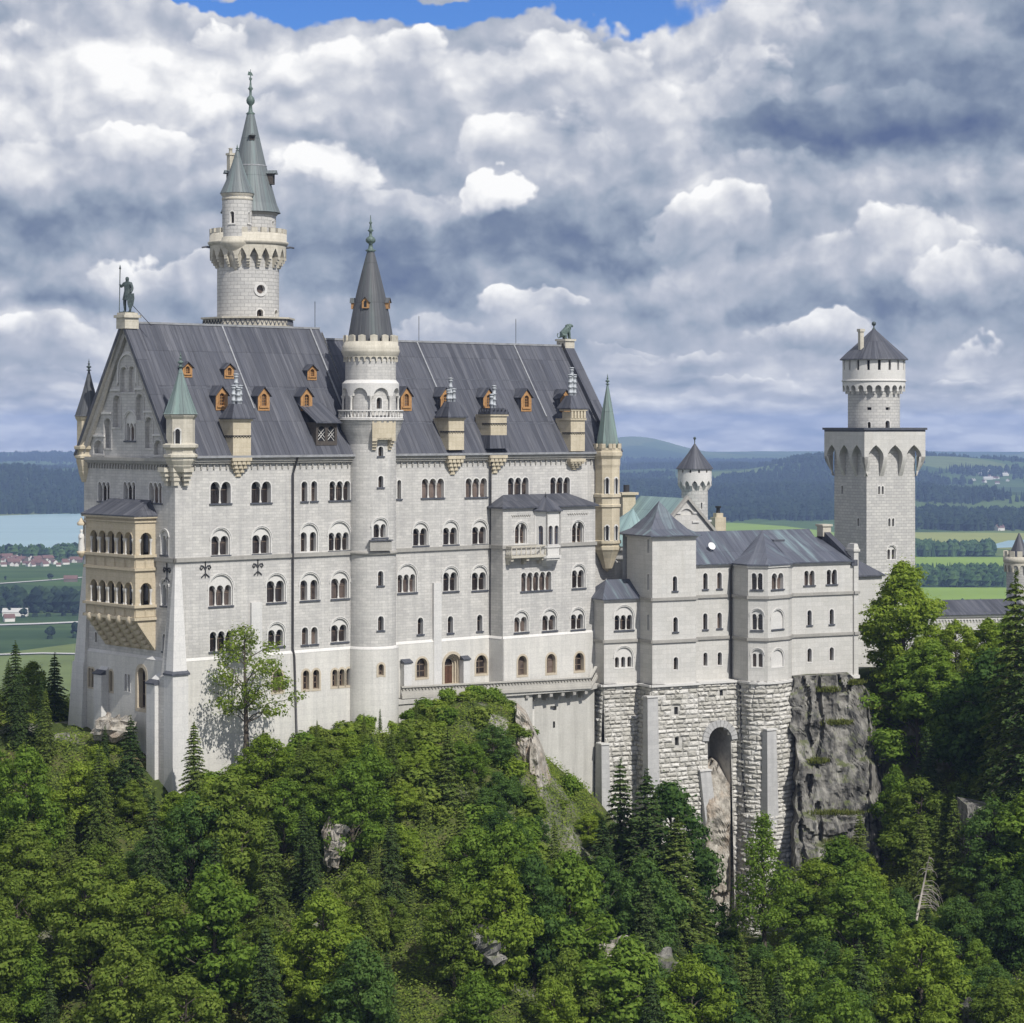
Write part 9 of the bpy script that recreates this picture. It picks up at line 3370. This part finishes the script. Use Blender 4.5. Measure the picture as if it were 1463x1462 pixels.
for x, y in cand:
    if blocked(x, y): continue
    z = float(hill_h(np.array([x]), np.array([y]))[0])
    px, pb = project(x, y, z)
    if px < -70 or px > 1540: continue
    sc = F / y
    # crown half width about 3 m: keep the whole crown under the line
    lim = max(np.interp([px - 2.2 * sc, px - 1.1 * sc, px, px + 1.1 * sc, px + 2.2 * sc], SKY_X, SKY_Y))
    lim += rt_.uniform(0, 30)
    hmax = (pb - lim) / sc
    want = rt_.uniform(5.5, 13) if y > 235 else rt_.uniform(7, 14.5)
    if 560 < px < 800 and pb < 1300: want = rt_.uniform(1.8, 5.0)
    if rt_.random() < .12: want *= .6
    h = min(hmax, want)
    if min((px - c) ** 2 / 400 + (y - Y) ** 2 / 6 for c, Y in FIX) < 1: continue
    if h < .8: continue
    if any(abs(px - c) < 18 and -1.5 < Yo - y < 14 and pb - h * sc < r - 4 for c, r, Yo in OUT): continue
    if len(spec) > 0 and h > 3 and min((x - q[0]) ** 2 + (y - q[1]) ** 2 for q in spec[-60:]) < 2.2: continue
    spec.append((x, y, z, h, px, pb))
spec.sort(key=lambda s: (s[1], s[0]))


def where(px, top):
    if top < 1150:
        lm = [(0, 'left of the gable buttress'), (160, 'under the gable wall'), (250, 'under the left white wall'), (430, 'below the stair tower'), (570, 'on the knoll under the terrace'), (740, 'beside the rock rib'), (850, 'before the bastion'), (1010, 'below the rounded bastion'), (1140, 'below the cliff'), (1260, 'right of the cliff'), (1400, 'near the right edge')]
    else:
        lm = [(0, 'in the lower left woods'), (170, 'in the woods below the gable'), (330, 'in the woods below the left wall'), (500, 'low below the stair tower'), (640, 'low below the terrace'), (780, 'below the rock rib'), (900, 'at the foot of the bastion'), (1060, 'low under the rounded bastion'), (1200, 'low under the cliff'), (1330, 'in the lower right woods')]
    s = lm[0][1]
    for c, t in lm:
        if px >= c: s = t
    return s
used = {}
items = []
for i, (x, y, z, h, px, pb) in enumerate(spec):
    n1 = fbm(np.array([x / 16]), np.array([y / 16]), 3, 77)[0]
    r = rt_.random()
    if h < 3.0:
        kind = 'h'; colr = 'light' if (n1 + r * .3 > .58) else 'mid'
    else:
        con = .46 if y > 240 else .36
        if px > 1230: con = .34
        if r < con and h > 4: kind = 's'; colr = 'dark' if rt_.random() < .6 else 'light'
        else:
            kind = 'b'; q = n1 + rt_.uniform(-.22, .22)
            colr = 'deep' if q < .36 else 'mid' if q < .54 else 'light' if q < .66 else 'olive'
    top = pb - h * F / y
    words = {'h': {'light': 'yellow-green shrub', 'mid': 'green shrub'}, 's': {'dark': 'dark spruce', 'light': 'olive-green spruce'},
             'b': {'deep': 'dark green leafy tree', 'mid': 'mid-green leafy tree', 'light': 'bright green leafy tree', 'olive': 'olive leafy tree'}}[kind][colr]
    size = ('low ' if h < 1.6 else '') if kind == 'h' else ('small ' if h < 5.5 else 'tall ' if h > 10 else '')
    items.append([kind, colr, x, y, z, h, px, top, (size + words).strip() + ' ' + where(px, top)])
groups = {}
for it in items: groups.setdefault(it[8], []).append(it)
ORD = ['first', 'second', 'third', 'fourth', 'fifth', 'sixth', 'seventh', 'eighth', 'ninth', 'tenth', 'eleventh', 'twelfth', 'thirteenth', 'fourteenth', 'fifteenth', 'sixteenth']
for lb, g_ in groups.items():
    if len(g_) == 1: g_[0].append(lb)
    elif len(g_) == 2:
        g_.sort(key=lambda s: s[6]); g_[0].append(lb + ', left of two'); g_[1].append(lb + ', right of two')
    else:
        g_.sort(key=lambda s: s[6])
        for k, it in enumerate(g_): it.append(lb + ', ' + (ORD[k] if k < 16 else 'last') + ' from the left')
for kind, colr, x, y, z, h, px, top, lb, lab in items:
    src = {'b': BROAD, 's': SPRUCE, 'h': SHRUB}[kind][colr]
    wide = rt_.uniform(.85, 1.2) if kind == 'b' else rt_.uniform(.85, 1.15) if kind == 's' else rt_.uniform(1.0, 1.5)
    if kind == 'b' and h < 6: wide *= 1.2
    if kind == 's' and h < 7: wide *= 1.25
    put_tree({'b': 'broadleaf_tree', 's': 'spruce_tree', 'h': 'shrub'}[kind], rt_.choice(src), x, y, z - .3, h + .3, rt_.uniform(0, 6.28), wide, lab, {'b': 'tree', 's': 'conifer', 'h': 'shrub'}[kind],
             {'b': 'leafy trees on the castle slope', 's': 'spruces on the castle slope', 'h': 'shrubs on the castle slope'}[kind])

# bushes along the foot of the walls
for k in range(64):
    if k < 40:
        u_ = 1.5 + k * .56; v_ = rt_.uniform(-3.4, -1.9); hh = rt_.uniform(.9, 2.6); nm = 'bush at the foot of the left white wall'
    else:
        u_ = 26 + (k - 40) * .72; v_ = rt_.uniform(-4.6, -2.6) - (k - 40) * .09; hh = rt_.uniform(1.0, 2.4); nm = 'bush on the knoll right under the terrace'
    x, y = P.w(u_, v_)
    z = float(hill_h(np.array([x]), np.array([y]))[0])
    put_tree('shrub', rt_.choice(SHRUB['light'] + SHRUB['mid']), x, y, z - .2, hh, rt_.uniform(0, 6.28), rt_.uniform(.9, 1.5), nm + ', one of a close row', 'shrub', 'bushes along the wall foot')

# fallen dead tree with bare ribs on the right
m = MB()
Y = 262.0
b0 = ((1309 - CX) / F * Y, Y, (HY - 1315) / F * Y); b1 = ((1328 - CX) / F * (Y + 1), Y + 1, (HY - 1222) / F * (Y + 1))
m.tube([b0, b1], .16, 6, r1=.06)
dead = m.build('dead_tree', M['dead_wood'])
tag(dead, 'bare fallen dead conifer leaning on the slope right of the cliff', 'tree')
m = MB()
for k in range(34):
    f = rt_.uniform(.18, .97)
    q = [b0[i] + (b1[i] - b0[i]) * f for i in range(3)]
    l = rt_.uniform(1.2, 3.6) * (1.1 - f); sd = 1 if rt_.random() < .75 else -1; g = rt_.uniform(-.5, .6)
    m.tube([tuple(q), (q[0] + sd * l * .5, q[1] - .3 + g * .5, q[2] + l * .05), (q[0] + sd * l * .85, q[1] - .4 + g, q[2] - l * .25), (q[0] + sd * l * 1.0, q[1] - .5 + g, q[2] - l * rt_.uniform(.5, .9))], .03, 4, r1=.008)
br = m.build('branch', M['dead_wood']); br.parent = dead

# ground cover: sprays of weeds and low bush all over the slope (nobody could count them)
rs = np.random.default_rng(5)
n = 330000
Yv = rs.uniform(206, 300, n); cv = rs.uniform(-60, 1520, n)
xv = (cv - CX) / F * Yv
keep = np.array([not blocked(a, b_) for a, b_ in zip(xv, Yv)])
dens = fbm(xv / 6, Yv / 6, 3, 51)
keep &= dens > .33
keep &= ~((Yv > 287) & (cv < 1200))
xv, Yv, dens = xv[keep], Yv[keep], dens[keep]
zv = hill_h(xv, Yv)
lv = Leaves()
lv.add(np.stack([xv, Yv, zv + rs.random(len(xv)) ** 1.6 * 1.1], 1), rs.uniform(.08, .22, len(xv)), np.tile(np.array([0, -.35, 1.0]), (len(xv), 1)))
o = bpy.data.objects.new('ground_cover', lv.data('ground_cover', M['undergrowth'], rs, .5)); COL.objects.link(o)
tag(o, 'weeds and low growth covering the slope', None, None, 'stuff')


# ================================================================== the air
def haze():
    m = bpy.data.materials.new('haze_air'); m.use_nodes = True
    t = NT(m.node_tree)
    out = t.n('ShaderNodeOutputMaterial')
    v = t.n('ShaderNodeVolumePrincipled')
    v.inputs['Color'].default_value = (.44, .61, 1.0, 1)
    v.inputs['Density'].default_value = HAZE
    v.inputs['Anisotropy'].default_value = 0.1
    t.l(v.outputs[0], out.inputs['Volume'])
    mb = MB()
    mb.box(-8700, 8700, -60, 18200, PLAIN - 40, 62)
    o = mb.build('haze', m)
    tag(o, 'thin blue haze over the distant land', None, None, 'stuff')
HAZE = 6.8e-5
haze()
